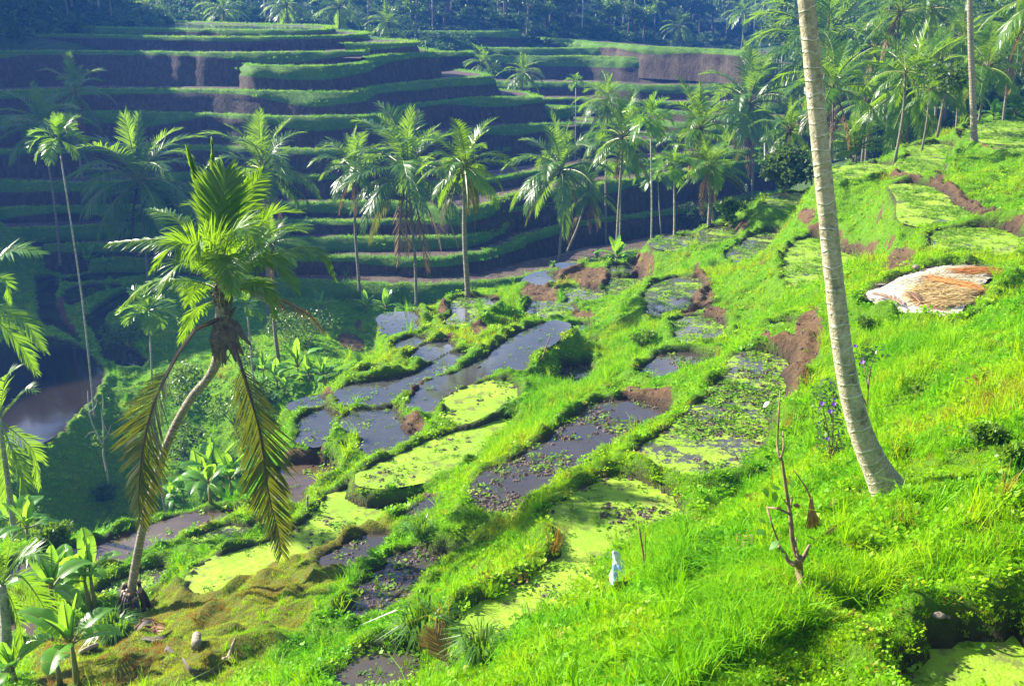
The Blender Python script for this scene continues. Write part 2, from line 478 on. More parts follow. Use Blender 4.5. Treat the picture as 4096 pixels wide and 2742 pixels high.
# paddies: kind, sheet, level (None: read off the slope), outline.  kinds: w water, a algae, m mud clods, p pink mud, x weeds
PADDIES = [
 ('w',5,11.95,[(40,1165),(70,1085),(180,1075),(330,1050),(470,1020),(600,980),(700,915),(760,870),(840,860),(800,900),(740,935),(690,975),(600,1035),(530,1045),(505,1090),(440,1140),(360,1150),(330,1185),(250,1180),(110,1180)]),
 ('w',5,11.72,[(640,1045),(760,1020),(870,980),(960,930),(1050,880),(1120,810),(1200,760),(1330,690),(1430,655),(1500,645),(1480,690),(1440,730),(1380,790),(1260,830),(1220,870),(1215,930),(1180,960),(1080,985),(1000,1010),(900,1050),(850,1085),(770,1130),(720,1170),(690,1200),(640,1240),(600,1260),(560,1230),(530,1200),(560,1150),(590,1100)]),
 ('w',5,12.10,[(120,1015),(150,995),(260,960),(200,1010)]),
 ('w',5,11.95,[(575,835),(640,790),(745,790),(735,815),(690,845),(620,870),(580,900),(530,910),(490,915),(540,880)]),
 ('w',5,12.3,[(350,660),(310,610),(400,595),(480,590),(480,640),(470,690),(490,720),(440,735),(350,720)]),
 ('w',5,12.1,[(470,760),(550,765),(540,800),(470,830),(430,860),(450,820),(465,790)]),
 ('x',5,12.2,[(800,495),(1000,490),(990,540),(920,570),(870,620),(860,660),(780,700),(770,640),(830,590),(800,540)]),
 ('x',5,None,[(1290,525),(1400,525),(1540,540),(1560,580),(1540,610),(1400,625),(1300,660),(1270,620),(1330,580)]),
 ('x',5,None,[(1500,440),(1560,420),(1620,430),(1740,450),(1730,480),(1690,530),(1670,560),(1600,560),(1550,530),(1590,490),(1570,450)]),
 ('w',5,None,[(1270,370),(1330,330),(1420,310),(1420,340),(1415,390),(1370,410),(1290,390)]),
 ('w',5,None,[(1480,262),(1580,255),(1560,275),(1500,290),(1475,285)]),
 ('x',5,None,[(1790,510),(1800,450),(1850,410),(1870,360),(1880,330),(1950,335),(1990,370),(1980,410),(1960,470),(1900,500),(1850,525)]),
 ('w',5,None,[(1860,275),(1940,270),(1950,300),(1900,310),(1840,290)]),
 ('x',5,None,[(2100,110),(2200,85),(2400,80),(2420,130),(2335,165),(2250,160),(2170,160)]),
 ('x',5,None,[(2110,490),(2130,420),(2220,370),(2335,360),(2400,370),(2400,430),(2330,470),(2290,560),(2240,620),(2150,600),(2110,560)]),
 ('w',5,None,[(1570,720),(1600,690),(1680,670),(1650,700),(1600,730)]),
 ('x',5,None,[(1530,830),(1640,790),(1700,770),(1690,810),(1630,850),(1560,860)]),
 ('m',5,None,[(1530,1140),(1540,1060),(1560,970),(1600,940),(1650,950),(1640,1000),(1600,1060),(1560,1140)]),
 ('m',5,None,[(2050,1010),(2130,930),(2230,870),(2335,860),(2440,880),(2440,960),(2335,1020),(2300,1080),(2230,1075),(2150,1040)]),
 ('m',5,None,[(1770,1190),(1900,1170),(2000,1190),(2100,1230),(2190,1250),(2180,1290),(2080,1350),(1960,1400),(1880,1440),(1800,1490),(1740,1545),(1600,1580),(1550,1640),(1480,1724),(1380,1794),(1230,1864),(1160,1944),(1110,1954),(1060,1894),(980,1844),(970,1794),(990,1724),(1050,1654),(1110,1614),(1200,1574),(1330,1510),(1480,1420),(1600,1300),(1660,1260)]),
 ('ma',6,None,[(455,880),(560,850),(740,900),(690,960),(660,1020),(660,1100),(700,1170),(640,1240),(590,1330),(560,1430),(520,1520),(420,1660),(300,1700),(150,1690),(65,1654),(-105,1579),(-235,1524),(-150,1480),(-50,1420),(100,1330),(190,1230),(280,1130),(370,1050),(430,960)]),
 ('am',8,None,[(1680,260),(1780,200),(1900,180),(2050,250),(2200,330),(2230,400),(2200,480),(2130,510),(2000,560),(1880,620),(1760,680),(1700,720),(1660,750),(1620,860),(1560,960),(1480,1060),(1440,1150),(1330,1240),(1230,1320),(1090,1390),(930,1390),(830,1340),(770,1260),(740,1200),(850,1110),(1000,1050),(1160,990),(1260,900),(1380,850),(1450,760),(1560,690),(1560,600),(1490,480),(1480,400),(1580,330)]),
 ('b',8,None,[(200,1400),(240,1330),(360,1340),(560,1340),(640,1420),(600,1500),(520,1568),(420,1680),(50,1680),(-40,1600),(40,1500),(120,1470)]),
 ('m',8,None,[(340,790),(420,700),(490,660),(560,670),(680,740),(820,720),(830,700),(800,740),(700,770),(520,790),(490,870),(480,950),(420,1020),(300,1080),(190,1130),(80,1170),(20,1190),(60,1120),(170,1030),(180,920),(290,860)]),
 ('m',8,10.95,[(0,690),(160,620),(310,570),(350,560),(280,620),(210,690),(190,760),(120,830),(30,830),(-60,810),(-50,720)]),
 ('m',8,11.0,[(430,490),(500,420),(600,370),(680,290),(650,330),(600,420),(500,500)]),
 ('a',8,None,[(0,290),(200,285),(400,265),(640,240),(690,232),(600,300),(500,350),(400,440),(330,490),(200,520),(120,560),(0,620),(-150,690),(-270,740),(-380,790),(-510,850),(-600,890),(-660,910),(-780,950),(-860,960),(-930,920),(-940,860),(-910,810),(-830,750),(-650,680),(-490,655),(-350,590),(-250,550),(-140,450),(-50,340)]),
 ('a',5,None,[(170,1694),(250,1634),(400,1570),(560,1490),(700,1430),(860,1385),(1000,1345),(1150,1290),(1120,1340),(980,1400),(950,1440),(900,1500),(870,1560),(800,1604),(720,1634),(600,1674),(450,1704),(300,1724),(200,1719)]),
 ('a',5,11.55,[(730,1190),(840,1140),(870,1110),(1000,1060),(1120,1060),(1130,1110),(1120,1160),(1110,1200),(1060,1215),(950,1270),(850,1310),(790,1320),(770,1270),(780,1220)]),
 ('w',5,12.0,[(60,1330),(130,1270),(190,1220),(260,1215),(340,1230),(350,1290),(370,1340),(410,1400),(440,1420),(520,1430),(480,1460),(420,1480),(330,1540),(260,1560),(240,1490),(200,1410),(150,1380)]),
 ('w',4,12.4,[(1970,1210),(2030,1180),(2150,1150),(2170,1180),(2130,1215),(2030,1235),(1960,1250)]),
 ('w',4,12.25,[(2070,1280),(2120,1245),(2200,1240),(2230,1270),(2220,1300),(2180,1350),(2140,1400),(2120,1460),(2040,1455),(2060,1380),(2050,1310)]),
 ('p',7,None,[(1880,140),(1960,120),(2130,100),(2190,160),(2150,200),(2050,210),(1970,270),(1930,290),(1960,320),(2000,360),(1960,400),(1900,360),(1860,300),(1900,220)]),
 ('p',7,None,[(640,640),(760,610),(900,570),(1000,520),(1120,490),(1250,450),(1400,430),(1520,430),(1600,410),(1590,430),(1500,470),(1400,500),(1300,520),(1200,570),(1120,610),(1050,650),(960,660),(870,690),(760,740),(650,770),(540,790),(420,830),(310,860),(200,900),(100,870),(120,800),(200,740),(300,700),(500,680)]),
 ('x',7,None,[(1310,610),(1350,580),(1500,540),(1700,520),(1750,540),(1640,560),(1450,590),(1320,640)]),
 ('x',7,None,[(650,1000),(700,950),(800,890),(930,840),(1050,810),(1090,830),(1020,890),(980,940),(920,930),(800,980)]),
 ('p',7,None,[(30,1250),(60,1180),(150,1120),(240,1150),(330,1200),(200,1260),(70,1280)]),
 ('s',6,None,[(1250,490),(1420,430),(1500,400),(1550,370),(1700,320),(1800,300),(1950,290),(2130,320),(2080,370),(1990,430),(1940,520),(1870,610),(1780,640),(1700,660),(1500,590)]),
 ('g',6,None,[(1790,170),(1770,60),(1900,30),(2100,30),(2230,60),(2280,110),(2240,160),(2180,220),(2120,230),(1950,225),(1830,215)]),
 ('g',3,None,[(1480,1240),(1600,1230),(1700,1270),(1780,1320),(1790,1360),(1900,1410),(1960,1440),(2020,1490),(1900,1500),(1700,1500),(1600,1500),(1560,1440),(1570,1330)]),
 ('g',3,None,[(1050,1130),(1400,1085),(1440,1170),(1250,1200),(1060,1210)]),
 ('g',3,None,[(1560,1100),(1620,1040),(1580,980),(1700,975),(1810,960),(1800,1020),(1760,1060),(1750,1130),(1720,1190),(1600,1170),(1540,1150)]),
 ('g',3,None,[(1950,910),(2010,830),(2120,810),(2335,810),(2440,830),(2440,1050),(2290,1040),(2200,1010),(2100,970),(1990,940)]),
 ('x',3,None,[(650,1310),(740,1300),(870,1285),(860,1340),(840,1370),(760,1410),(660,1390)]),
 ('x',6,None,[(210,60),(260,20),(380,20),(370,100),(300,130),(210,150)]),
 ('x',6,None,[(380,190),(470,140),(560,80),(680,40),(640,120),(560,180),(560,250),(480,260),(420,230)]),
 ('g',6,None,[(800,300),(810,150),(900,100),(980,100),(1060,180),(1120,200),(1230,270),(1220,380),(1150,420),(1010,470),(900,500),(860,420),(820,380)]),
 ('x',6,None,[(70,740),(40,650),(150,610),(220,640),(300,690),(250,760),(190,800),(100,810)]),
 ('x',6,None,[(680,690),(720,670),(810,660),(790,690),(720,710)]),
 ('ab',9,5.10,[(1540,1540),(1620,1470),(1800,1370),(1920,1330),(2080,1310),(2200,1290),(2400,1260),(2500,1700),(1900,1800),(1480,1680)]),
 ('v',4,21,[(45,760),(100,760),(200,770),(290,750),(410,770),(500,800),(560,830),(610,870),(700,980),(690,1010),(660,1080),(600,1180),(540,1240),(460,1310),(420,1370),(330,1430),(230,1470),(100,1500),(-50,1530),(-200,1500),(-250,1200),(-160,900)]),
 ('u',4,20.9,[(250,360),(400,340),(420,400),(370,450),(370,520),(400,620),(440,680),(520,740),(560,790),(480,740),(400,700),(300,680),(270,640),(260,550),(250,440)]),
 ('u',4,20.8,[(430,440),(560,400),(810,395),(820,420),(660,450),(530,520),(480,560),(430,520)]),
 ('v',4,21.1,[(600,600),(700,520),(850,440),(960,420),(960,500),(850,560),(700,600),(690,650),(780,760),(880,840),(970,890),(970,940),(830,970),(740,930),(665,850),(680,800),(620,720),(570,650)]),
 ('u',4,20.6,[(380,365),(600,325),(990,305),(1000,340),(800,360),(600,375),(400,385)]),
]
# bare earth faces, dry mossy ground
EARTH = [
 (5,[(1430,330),(1490,310),(1560,275),(1690,280),(1830,320),(1830,380),(1750,445),(1620,420),(1540,380),(1430,385)]),
 (5,[(1215,420),(1300,410),(1470,415),(1475,520),(1420,525),(1225,490)]),
 (5,[(890,680),(960,665),(1020,670),(1005,735),(890,740)]),(5,[(720,730),(810,725),(800,770),(720,785)]),
 (5,[(1950,330),(1960,240),(2040,200),(2110,230),(2110,340),(2070,380),(1990,350)]),
 (5,[(415,1410),(420,1290),(500,1310),(600,1330),(600,1370),(540,1415)]),
 (5,[(490,1090),(540,1040),(620,1045),(590,1120),(540,1190),(480,1180)]),
 (5,[(1760,1150),(1880,1130),(1930,1080),(2020,1075),(2130,1120),(2250,1150),(2210,1250),(2050,1200),(1900,1160)]),
 (5,[(1555,580),(1660,600),(1690,560),(1725,600),(1700,660),(1640,625),(1555,615)]),
 (5,[(480,610),(560,600),(560,660),(490,690),(470,660)]),(5,[(690,530),(730,530),(730,600),(650,650)]),
 (5,[(1010,500),(1100,460),(1110,500),(1060,550)]),(5,[(1110,1140),(1230,1180),(1200,1230),(1110,1200)]),
 (5,[(0,720),(110,720),(200,790),(150,860),(0,800)]),(5,[(120,640),(160,620),(160,690),(115,700)]),
 (6,[(0,620),(60,540),(120,420),(130,300),(160,240),(200,350),(270,440),(270,520),(180,600),(60,620)]),
 (6,[(180,610),(290,530),(360,590),(320,690),(230,650)]),
 (6,[(580,740),(660,750),(770,770),(740,870),(640,830),(590,780)]),
 (6,[(740,870),(830,640),(900,600),(1000,620),(1000,780),(940,900),(880,1000),(850,1130),(750,1250),(690,1150),(660,1060),(690,950)]),
 (6,[(1390,300),(1420,190),(1500,130),(1580,150),(1630,220),(1600,280),(1480,320),(1400,330)]),
 (6,[(870,10),(960,0),(960,90),(900,70)]),(6,[(1090,30),(1130,130),(1240,180),(1230,270),(1190,270),(1110,170)]),
 (6,[(550,240),(620,210),(640,230),(570,275)]),
 (3,[(1440,1180),(1480,1160),(1640,1170),(1660,1230),(1560,1220),(1450,1200)]),
 (3,[(1690,1270),(1720,1180),(1800,1160),(1830,1260),(2000,1350),(2100,1400),(2190,1440),(2160,1490),(2000,1480),(1900,1400),(1780,1340)]),
 (3,[(2150,1520),(2335,1470),(2335,1568),(2160,1568)]),(3,[(800,1460),(870,1400),(940,1400),(940,1470),(880,1510)]),
 (3,[(390,1560),(430,1490),(510,1440),(480,1560)]),(3,[(1850,880),(1950,900),(2080,980),(2250,1040),(2160,1040),(2000,980),(1870,920)]),
 (7,[(1890,100),(1900,30),(2110,0),(2150,80),(2000,110)]),(7,[(2130,0),(2180,150),(2130,100)]),
 (4,[(1130*0+2110,1460),(2150,1465),(2160,1560),(2110,1560)]),(4,[(2140,1190),(2180,1100),(2210,1090),(2220,1190)]),
 (8,[(620,690),(740,710),(820,700),(800,750),(700,740)]),(8,[(430,490),(640,300),(690,290),(500,500)]),
 (4,[(375,500),(420,490),(440,620),(520,720),(480,720),(400,620)]),
]
DRY = [
 (7,[(2335,570),(2335,830),(2250,900),(2150,1100),(1900,1300),(1600,1500),(1400,1640),(500,1640),(150,1620),(250,1300),(560,1180),(950,1100),(1000,950),(1150,900),(1350,950),(1700,880),(2000,730)]),
 (8,[(0,600),(200,520),(460,510),(330,570),(100,640),(0,690)]),
 (9,[(0,920),(150,900),(240,1000),(230,1150),(100,1230),(0,1230)]),
 (8,[(1850,1100),(2335,950),(2335,1350),(2100,1400),(1950,1250)]),
 (6,[(1350,1130),(1700,990),(2335,900),(2335,1568),(1400,1568),(1330,1400)]),
 (8,[(1500,1100),(1800,950),(1850,960),(1600,1200),(1300,1450),(1100,1568),(1000,1568),(1400,1300)]),
]


def mean_level(pts):
    d = ray([p[0] for p in pts], [p[1] for p in pts])
    T = np.geomspace(7, 170, 260)
    X = d[:, None, 0] * T; Y = d[:, None, 1] * T; Z = Z0 + d[:, None, 2] * T
    below = Z < BASE(X, Y)
    i = np.where(below.any(1), below.argmax(1), len(T) - 1)
    z = Z[np.arange(len(pts)), i]
    return (Z0 - np.median(z)) / K


def grow(p, d, st=0.5):
    p = resample(np.r_[p, p[:1]], st)[:-1]
    dl = np.roll(p, -1, 0) - np.roll(p, 1, 0)
    nr = np.stack([dl[:, 1], -dl[:, 0]], -1); nr /= np.linalg.norm(nr, axis=1)[:, None] + 1e-9
    a = 0.5 * np.sum(p[:, 0] * np.roll(p[:, 1], -1) - np.roll(p[:, 0], -1) * p[:, 1])
    p[:, :2] += nr * (d if a > 0 else -d)
    return p


SPEC = []
for kind, sheet, lev, pts in PADDIES:
    s = [src(sheet, u, v) for u, v in pts]
    c = np.mean(s, 0)
    free = lev is None
    if free:
        lev = mean_level([tuple(.5 * np.array(p) + .5 * c) for p in s])
    SPEC.append([kind, s, lev, free])


def outline(sp_, d):
    return grow(chaikin(on_level(sp_[1], sp_[2]), 2, True), d)


# neighbouring paddies step by no more than about a metre
PXO = [np.concatenate([np.linspace(np.array(q[1][i]), np.array(q[1][(i + 1) % len(q[1])]), 5)[:-1] for i in range(len(q[1]))]) for q in SPEC]
CLOSE = set()
for a in range(len(SPEC)):
    for b_ in range(a):
        if ((PXO[a][:, None] - PXO[b_][None]) ** 2).sum(-1).min() < 62 ** 2:
            CLOSE.add((a, b_))
for _ in range(60):
    O = [outline(q, 0.3)[:, :2] for q in SPEC]
    delta = np.zeros(len(SPEC))
    for a in range(len(SPEC)):
        for b_ in range(a):
            if not (SPEC[a][3] and SPEC[b_][3]): continue
            A, B = O[a], O[b_]
            dz = (SPEC[a][2] - SPEC[b_][2])
            if (a, b_) in CLOSE:
                if abs(dz) > 0.42:
                    mv = min((abs(dz) - 0.42) * 0.2, .35) * np.sign(dz)
                    if abs(dz) > 2.5:      # one of the two was read past the rim of the slope: it follows the higher one
                        if dz > 0: delta[a] -= mv * 2
                        else: delta[b_] += mv * 2
                    else: delta[a] -= mv; delta[b_] += mv
                continue
            if A[:, 0].min() > B[:, 0].max() + 1 or B[:, 0].min() > A[:, 0].max() + 1 or A[:, 1].min() > B[:, 1].max() + 1 or B[:, 1].min() > A[:, 1].max() + 1:
                continue
            if ((A[:, None] - B[None]) ** 2).sum(-1).min() > 0.9 ** 2 and not inpoly(A[:, 0], A[:, 1], B).any():
                continue
            dz = (SPEC[a][2] - SPEC[b_][2])
            if abs(dz) > 0.36:
                mv = (abs(dz) - 0.36) * 0.2 * np.sign(dz)
                delta[a] -= mv; delta[b_] += mv
    for q, d_ in zip(SPEC, delta):
        q[2] += d_
PAD = [(q[0], q[2], outline(q, min(.46, .0085 * q[2] * K / abs(ray(*np.mean(q[1], 0))[2])) if q[0] not in 'vu' else 0.0)) for q in SPEC]

# the slope follows the paddies
_extra = [tuple(p) for k, l, o in PAD for p in o[::max(1, len(o) // 7)]]
BASE = Surface(_collect(_extra), 2.0)

GX0, GX1, GY0, GY1, GS = -56.0, 56.0, 5.0, 112.0, 0.13
gx = np.arange(GX0, GX1, GS); gy = np.arange(GY0, GY1, GS)
NX, NY = len(gx), len(gy)
XX, YY = np.meshgrid(gx, gy)
cgx = np.arange(GX0 - 2, GX1 + 3, 1.0); cgy = np.arange(GY0 - 2, GY1 + 3, 1.0)
CZ = BASE(*np.meshgrid(cgx, cgy))


def bilin(Z, x0, y0, st, x, y):
    u = np.clip((x - x0) / st, 0, Z.shape[1] - 1.001); v = np.clip((y - y0) / st, 0, Z.shape[0] - 1.001)
    i = u.astype(int); j = v.astype(int); a = u - i; b = v - j
    return (Z[j, i] * (1 - a) + Z[j, i + 1] * a) * (1 - b) + (Z[j + 1, i] * (1 - a) + Z[j + 1, i + 1] * a) * b


S = bilin(CZ, cgx[0], cgy[0], 1.0, XX, YY)
XW = XX + 0.13 * vnoise(XX, YY, 1.1, 71) + .07 * vnoise(XX, YY, 3.1, 72); YW = YY + 0.13 * vnoise(XX, YY, 1.1, 73) + .07 * vnoise(XX, YY, 3.1, 74)
lvl = np.full(S.shape, -1e9); pid = np.full(S.shape, -1, int)
for n, (kind, lev, out) in enumerate(PAD):
    m = inpoly(XW, YW, out[:, :2])
    z = Z0 - lev * K
    m &= (z > lvl)
    lvl[m] = z; pid[m] = n
wet = pid >= 0
LV0 = lvl.copy()
for n, (kind, lev, out) in enumerate(PAD):          # a paddy keeps its own bund where a lower one lies close
    z = Z0 - lev * K
    m = (inpoly(XX, YY, grow(out, 0.42)[:, :2]) & (LV0 < z - 0.30) | inpoly(XX, YY, grow(out, 0.28)[:, :2]) & (LV0 < z - 0.01)) & (LV0 > -1e8) & (pid != n)
    lvl[m] = -1e9; pid[m] = -1; wet[m] = False
shelf = on_level([src(0, *p) for p in [(1760, 1568), (1950, 1490), (2150, 1440), (2342, 1400), (2500, 1370), (2500, 1800), (1700, 1800)]], 5.0)
m = inpoly(XW, YW, shelf[:, :2]) & ~wet
lvl[m] = Z0 - 5.0 * K
rim = on_level([src(0, *p) for p in [(1640, 1520), (1800, 1435), (2000, 1362), (2342, 1297), (2500, 1270), (2500, 1225), (2342, 1252), (2000, 1315), (1800, 1385), (1600, 1470)]], 4.58)
fixed = (lvl > -1e8) | inpoly(XX, YY, rim[:, :2])
lvl = np.where(fixed & (lvl < -1e8), S, lvl)
C = np.where(fixed, lvl - S, 0.0)
for it in range(420):
    A = np.pad(C, 1, mode='edge')
    L = (A[:-2, 1:-1] + A[2:, 1:-1] + A[1:-1, :-2] + A[1:-1, 2:]) * 0.25 * 0.9985
    C = np.where(fixed, C, L)
Z = S + C
# distance to the nearest paddy edge, in metres
D = np.where(wet, 0.0, 99.0)
for it in range(16):
    A = np.pad(D, 1, mode='constant', constant_values=99.)
    D = np.minimum.reduce([D, A[:-2, 1:-1] + GS, A[2:, 1:-1] + GS, A[1:-1, :-2] + GS, A[1:-1, 2:] + GS,
                           A[:-2, :-2] + GS * 1.414, A[2:, 2:] + GS * 1.414, A[:-2, 2:] + GS * 1.414, A[2:, :-2] + GS * 1.414])
PXX, PYY = to_px(XX, YY, Z)
earth = np.zeros(S.shape); dry = np.zeros(S.shape)
for sheet, pts in EARTH:
    earth[inpoly(PXX, PYY, chaikin([src(sheet, u, v) for u, v in pts], 2, True))] = 1
for k_, (sheet, pts) in enumerate(DRY):
    dry[inpoly(PXX, PYY, chaikin([src(sheet, u, v) for u, v in pts], 2, True))] = 1 if k_ < 2 else .22


def blur(a, n):
    for _ in range(n):
        A = np.pad(a, 1, mode='edge')
        a = (A[:-2, 1:-1] + A[2:, 1:-1] + A[1:-1, :-2] + A[1:-1, 2:] + 4 * a) / 8
    return a


earth = blur(earth, 2); dry = blur(dry, 6)
n1 = vnoise(XX, YY, 0.7, 1); n2 = vnoise(XX, YY, 1.9, 2); n3 = vnoise(XX, YY, 3.7, 3); n0 = vnoise(XX, YY, 0.25, 4)
bund = 0.34 * np.exp(-((D - 0.42) / 0.28) ** 2) * (1 + 0.45 * n2 + .2 * n3)
Z = Z + np.where(wet, 0, bund)
rise = np.clip((D - 0.15) / 1.0, 0, 1)
Z += np.where(wet, 0, rise * (0.22 * n1 + 0.16 * n2 + 0.07 * n3) * (1 - 0.4 * earth))
Z += np.where(wet, 0, np.clip(D / 1.2, 0, 1) * dry * (0.30 * np.abs(n1) + 0.16 * np.abs(n2)))
kinds = np.array([p[0] for p in PAD])
muddy = np.zeros(S.shape)
for n, (kind, lev, out) in enumerate(PAD):
    m = pid == n
    if kind == 's':
        Z[m] += 0.03 * n2[m]
    else:
        a = 0.11 if 'm' in kind else (0.05 if kind in 'xpu' else 0.0)
        base = -0.10 if 'm' in kind else -0.09
        if kind == 'u': base = -0.04
        Z[m] += base + a * (0.6 * n2[m] + 0.7 * n3[m])
gzx, gzy = np.gradient(Z, GS)
slope = np.hypot(gzx, gzy)
earth = np.clip(earth + np.clip((slope - 2.4 - .8 * n2) / 0.8, 0, 1) * 0.75 * (~wet), 0, 1)


def ground_z(x, y):
    return bilin(Z, GX0, GY0, GS, np.asarray(x, float), np.asarray(y, float))


# keep the cells a viewer near the camera could look at
keep = np.abs(XX) < 0.50 * YY * 1.12 + 8
vi = np.full(S.shape, -1, int)
q = keep[:-1, :-1] & keep[1:, :-1] & keep[:-1, 1:] & keep[1:, 1:]
jj, ii = np.nonzero(q)
used = np.zeros(S.shape, bool)
for a, b in ((0, 0), (1, 0), (0, 1), (1, 1)):
    used[jj + a, ii + b] = True
vi[used] = np.arange(used.sum())
quads = np.stack([vi[jj, ii], vi[jj, ii + 1], vi[jj + 1, ii + 1], vi[jj + 1, ii]], -1)

# ---- ground material
m_ground, t, b = new_mat("terrace_ground")
fe = vattr(t, "earth"); fd = vattr(t, "dry"); f_mud_shade = vattr(t, "wet"); fp = vattr(t, "pink")
nA = noise(t, 1.1, 6, 0.7); nB = noise(t, 7, 5, 0.7); nC = noise(t, 30, 3, 0.6)
gr = mixc(t, ramp(t, nA, [(0.3, 0.), (0.7, 1.)]), (0.085, 0.24, 0.004), (0.15, 0.33, 0.004))
gr = mixc(t, ramp(t, nB, [(0.35, .0), (0.75, .6)]), gr, (0.075, 0.12, 0.012))
drc = mixc(t, ramp(t, nB, [(0.3, 0.), (0.7, 1.)]), (0.17, 0.115, 0.022), (0.15, 0.20, 0.012))
gr = mixc(t, math_(t, 'MULTIPLY', fd, ramp(t, nA, [(0.25, 0.3), (0.6, 1.)])), gr, drc)
g2 = t.nodes.new("ShaderNodeNewGeometry")
mp = t.nodes.new("ShaderNodeMapping"); mp.inputs["Scale"].default_value = (3, 3, 0.7)
t.links.new(g2.outputs["Position"], mp.inputs[0])
st = noise(t, 2.2, 7, 0.75, mp.outputs[0])
ec = ramp(t, st, [(0.25, (0.035, 0.022, 0.012)), (0.45, (0.13, 0.078, 0.038)), (0.6, (0.20, 0.125, 0.062)), (0.8, (0.30, 0.21, 0.12))])
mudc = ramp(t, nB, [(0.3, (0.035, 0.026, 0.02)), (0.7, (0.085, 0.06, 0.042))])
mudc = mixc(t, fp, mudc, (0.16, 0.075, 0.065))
em = math_(t, 'ADD', fe, math_(t, 'MULTIPLY', math_(t, 'SUBTRACT', nB, 0.5), 0.9))
em = ramp(t, em, [(0.42, 0.), (0.56, 1.)])
c = mixc(t, em, gr, ec)
c = mixc(t, f_mud_shade, c, mudc)  # paddy mud, and the painted shade rim around it
t.links.new(c, b.inputs["Base Color"])
b.inputs["Roughness"].default_value = 0.9
b.inputs["Specular IOR Level"].default_value = 0.2
bump(t, b, math_(t, 'ADD', math_(t, 'ADD', nB, math_(t, 'MULTIPLY', nC, 0.5)), math_(t, 'MULTIPLY', st, 1.2)), 0.16, 1.0)

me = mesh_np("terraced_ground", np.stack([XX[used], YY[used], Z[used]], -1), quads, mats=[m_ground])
fattr(me, "earth", earth[used]); fattr(me, "dry", dry[used])
fattr(me, "wet", np.where(wet, 1.0, np.clip(1.25 - D / 0.26, 0, 1))[used])  # mud in the paddies; band beyond paints shade along the bund edges
pk = np.zeros(S.shape)
for n, (kind, lev, out) in enumerate(PAD):
    if 'p' in kind: pk[pid == n] = 0.8
    if kind == 'u': pk[pid == n] = 0.15
fattr(me, "pink", pk[used])
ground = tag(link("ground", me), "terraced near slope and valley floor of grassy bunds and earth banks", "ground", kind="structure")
BV = [BVHTree.FromPolygons([tuple(v) for v in np.stack([XX[used], YY[used], Z[used]], -1)], [tuple(x) for x in quads])]

# ---- water sheets
m_water, t, b = new_mat("paddy_water")
fa = vattr(t, "algae"); fm = vattr(t, "mud")
n1w = noise(t, 0.9, 6, 0.65); n2w = noise(t, 6.0, 4, 0.7); n3w = noise(t, 22.0, 3, 0.6)
s_ = math_(t, 'ADD', math_(t, 'MULTIPLY', n1w, 0.55), math_(t, 'MULTIPLY', n2w, 0.30))
s_ = math_(t, 'ADD', s_, math_(t, 'MULTIPLY', n3w, 0.15))
thr = math_(t, 'SUBTRACT', math_(t, 'ADD', s_, math_(t, 'MULTIPLY', fa, 0.62)), 0.81)
cov = math_(t, 'MULTIPLY', thr, 22, True)
alg = ramp(t, math_(t, 'ADD', math_(t, 'MULTIPLY', n2w, .6), math_(t, 'MULTIPLY', n3w, .4)), [(0.28, (0.10, 0.17, 0.012)), (0.42, (0.20, 0.33, 0.015)), (0.55, (0.30, 0.43, 0.04)), (0.75, (0.42, 0.52, 0.12))])
alg = mixc(t, ramp(t, noise(t, 0.45, 4, .6), [(.40, 0.), (.62, .85)]), alg, (0.17, 0.30, 0.02))
alg = mixc(t, ramp(t, noise(t, 1.7, 5, .7), [(.53, 0.), (.63, .8)]), alg, (0.12, 0.13, 0.04))
murk = mixc(t, fm, (0.060, 0.062, 0.060), (0.095, 0.064, 0.040))
murk = mixc(t, ramp(t, n1w, [(.35, 0.), (.7, .55)]), murk, (0.03, 0.026, 0.022))
murk = mixc(t, vattr(t, "deep"), murk, (0.020, 0.014, 0.009))
t.links.new(mixc(t, cov, murk, alg), b.inputs["Base Color"])
t.links.new(math_(t, 'ADD', math_(t, 'MULTIPLY', cov, 0.6), 0.06), b.inputs["Roughness"])
t.links.new(math_(t, 'ADD', math_(t, 'SUBTRACT', 0.5, math_(t, 'MULTIPLY', cov, 0.35)), math_(t, 'MULTIPLY', vattr(t, "deep"), 0.5)), b.inputs["Specular IOR Level"])
bump(t, b, math_(t, 'ADD', math_(t, 'MULTIPLY', noise(t, 2.5, 2), 0.06), math_(t, 'MULTIPLY', math_(t, 'MULTIPLY', cov, n3w), 1.0)), 0.03, 0.5)

WD = []; WV = []; WF = []; WA = []; WM = []
for n, (kind, lev, out) in enumerate(PAD):
    if kind == 's': continue
    p = grow(out, 0.12, 0.22)              # the sheet runs a little under its bunds
    area = 0.5 * np.sum(p[:, 0] * np.roll(p[:, 1], -1) - np.roll(p[:, 0], -1) * p[:, 1])
    o = len(WV)
    al = {'g': 0.62, 'a': 0.75, 'am': 0.70, 'ma': 0.55, 'x': 0.50, 'ab': 0.9, 'w': 0.28, 'm': 0.36, 'b': 0.40, 'p': 0.2, 'v': 0.0, 'u': 0.0}[kind]
    mu = {'g': 0.1, 'a': 0.3, 'am': 0.8, 'ma': 0.2, 'x': 0.3, 'ab': 0.2, 'w': 0.0, 'm': 0.45, 'b': 0.5, 'p': 1.0, 'v': 0.25, 'u': 0.8}[kind]
    for v in p:
        WV.append((v[0], v[1], Z0 - lev * K + 0.0002 * n)); WM.append(mu)
        WA.append(al); WD.append({'v': 1.0, 'u': .9, 'm': .35}.get(kind, 0.0))
    f = list(range(o, o + len(p)))
    WF.append(f if area > 0 else f[::-1])
me = bpy.data.meshes.new("paddy_water")
me.from_pydata(WV, [], WF); me.materials.append(m_water)
fattr(me, "algae", WA); fattr(me, "mud", WM); fattr(me, "deep", WD)
water = tag(link("water", me), "shallow water in the paddies, in places under green algae", "water", kind="structure")
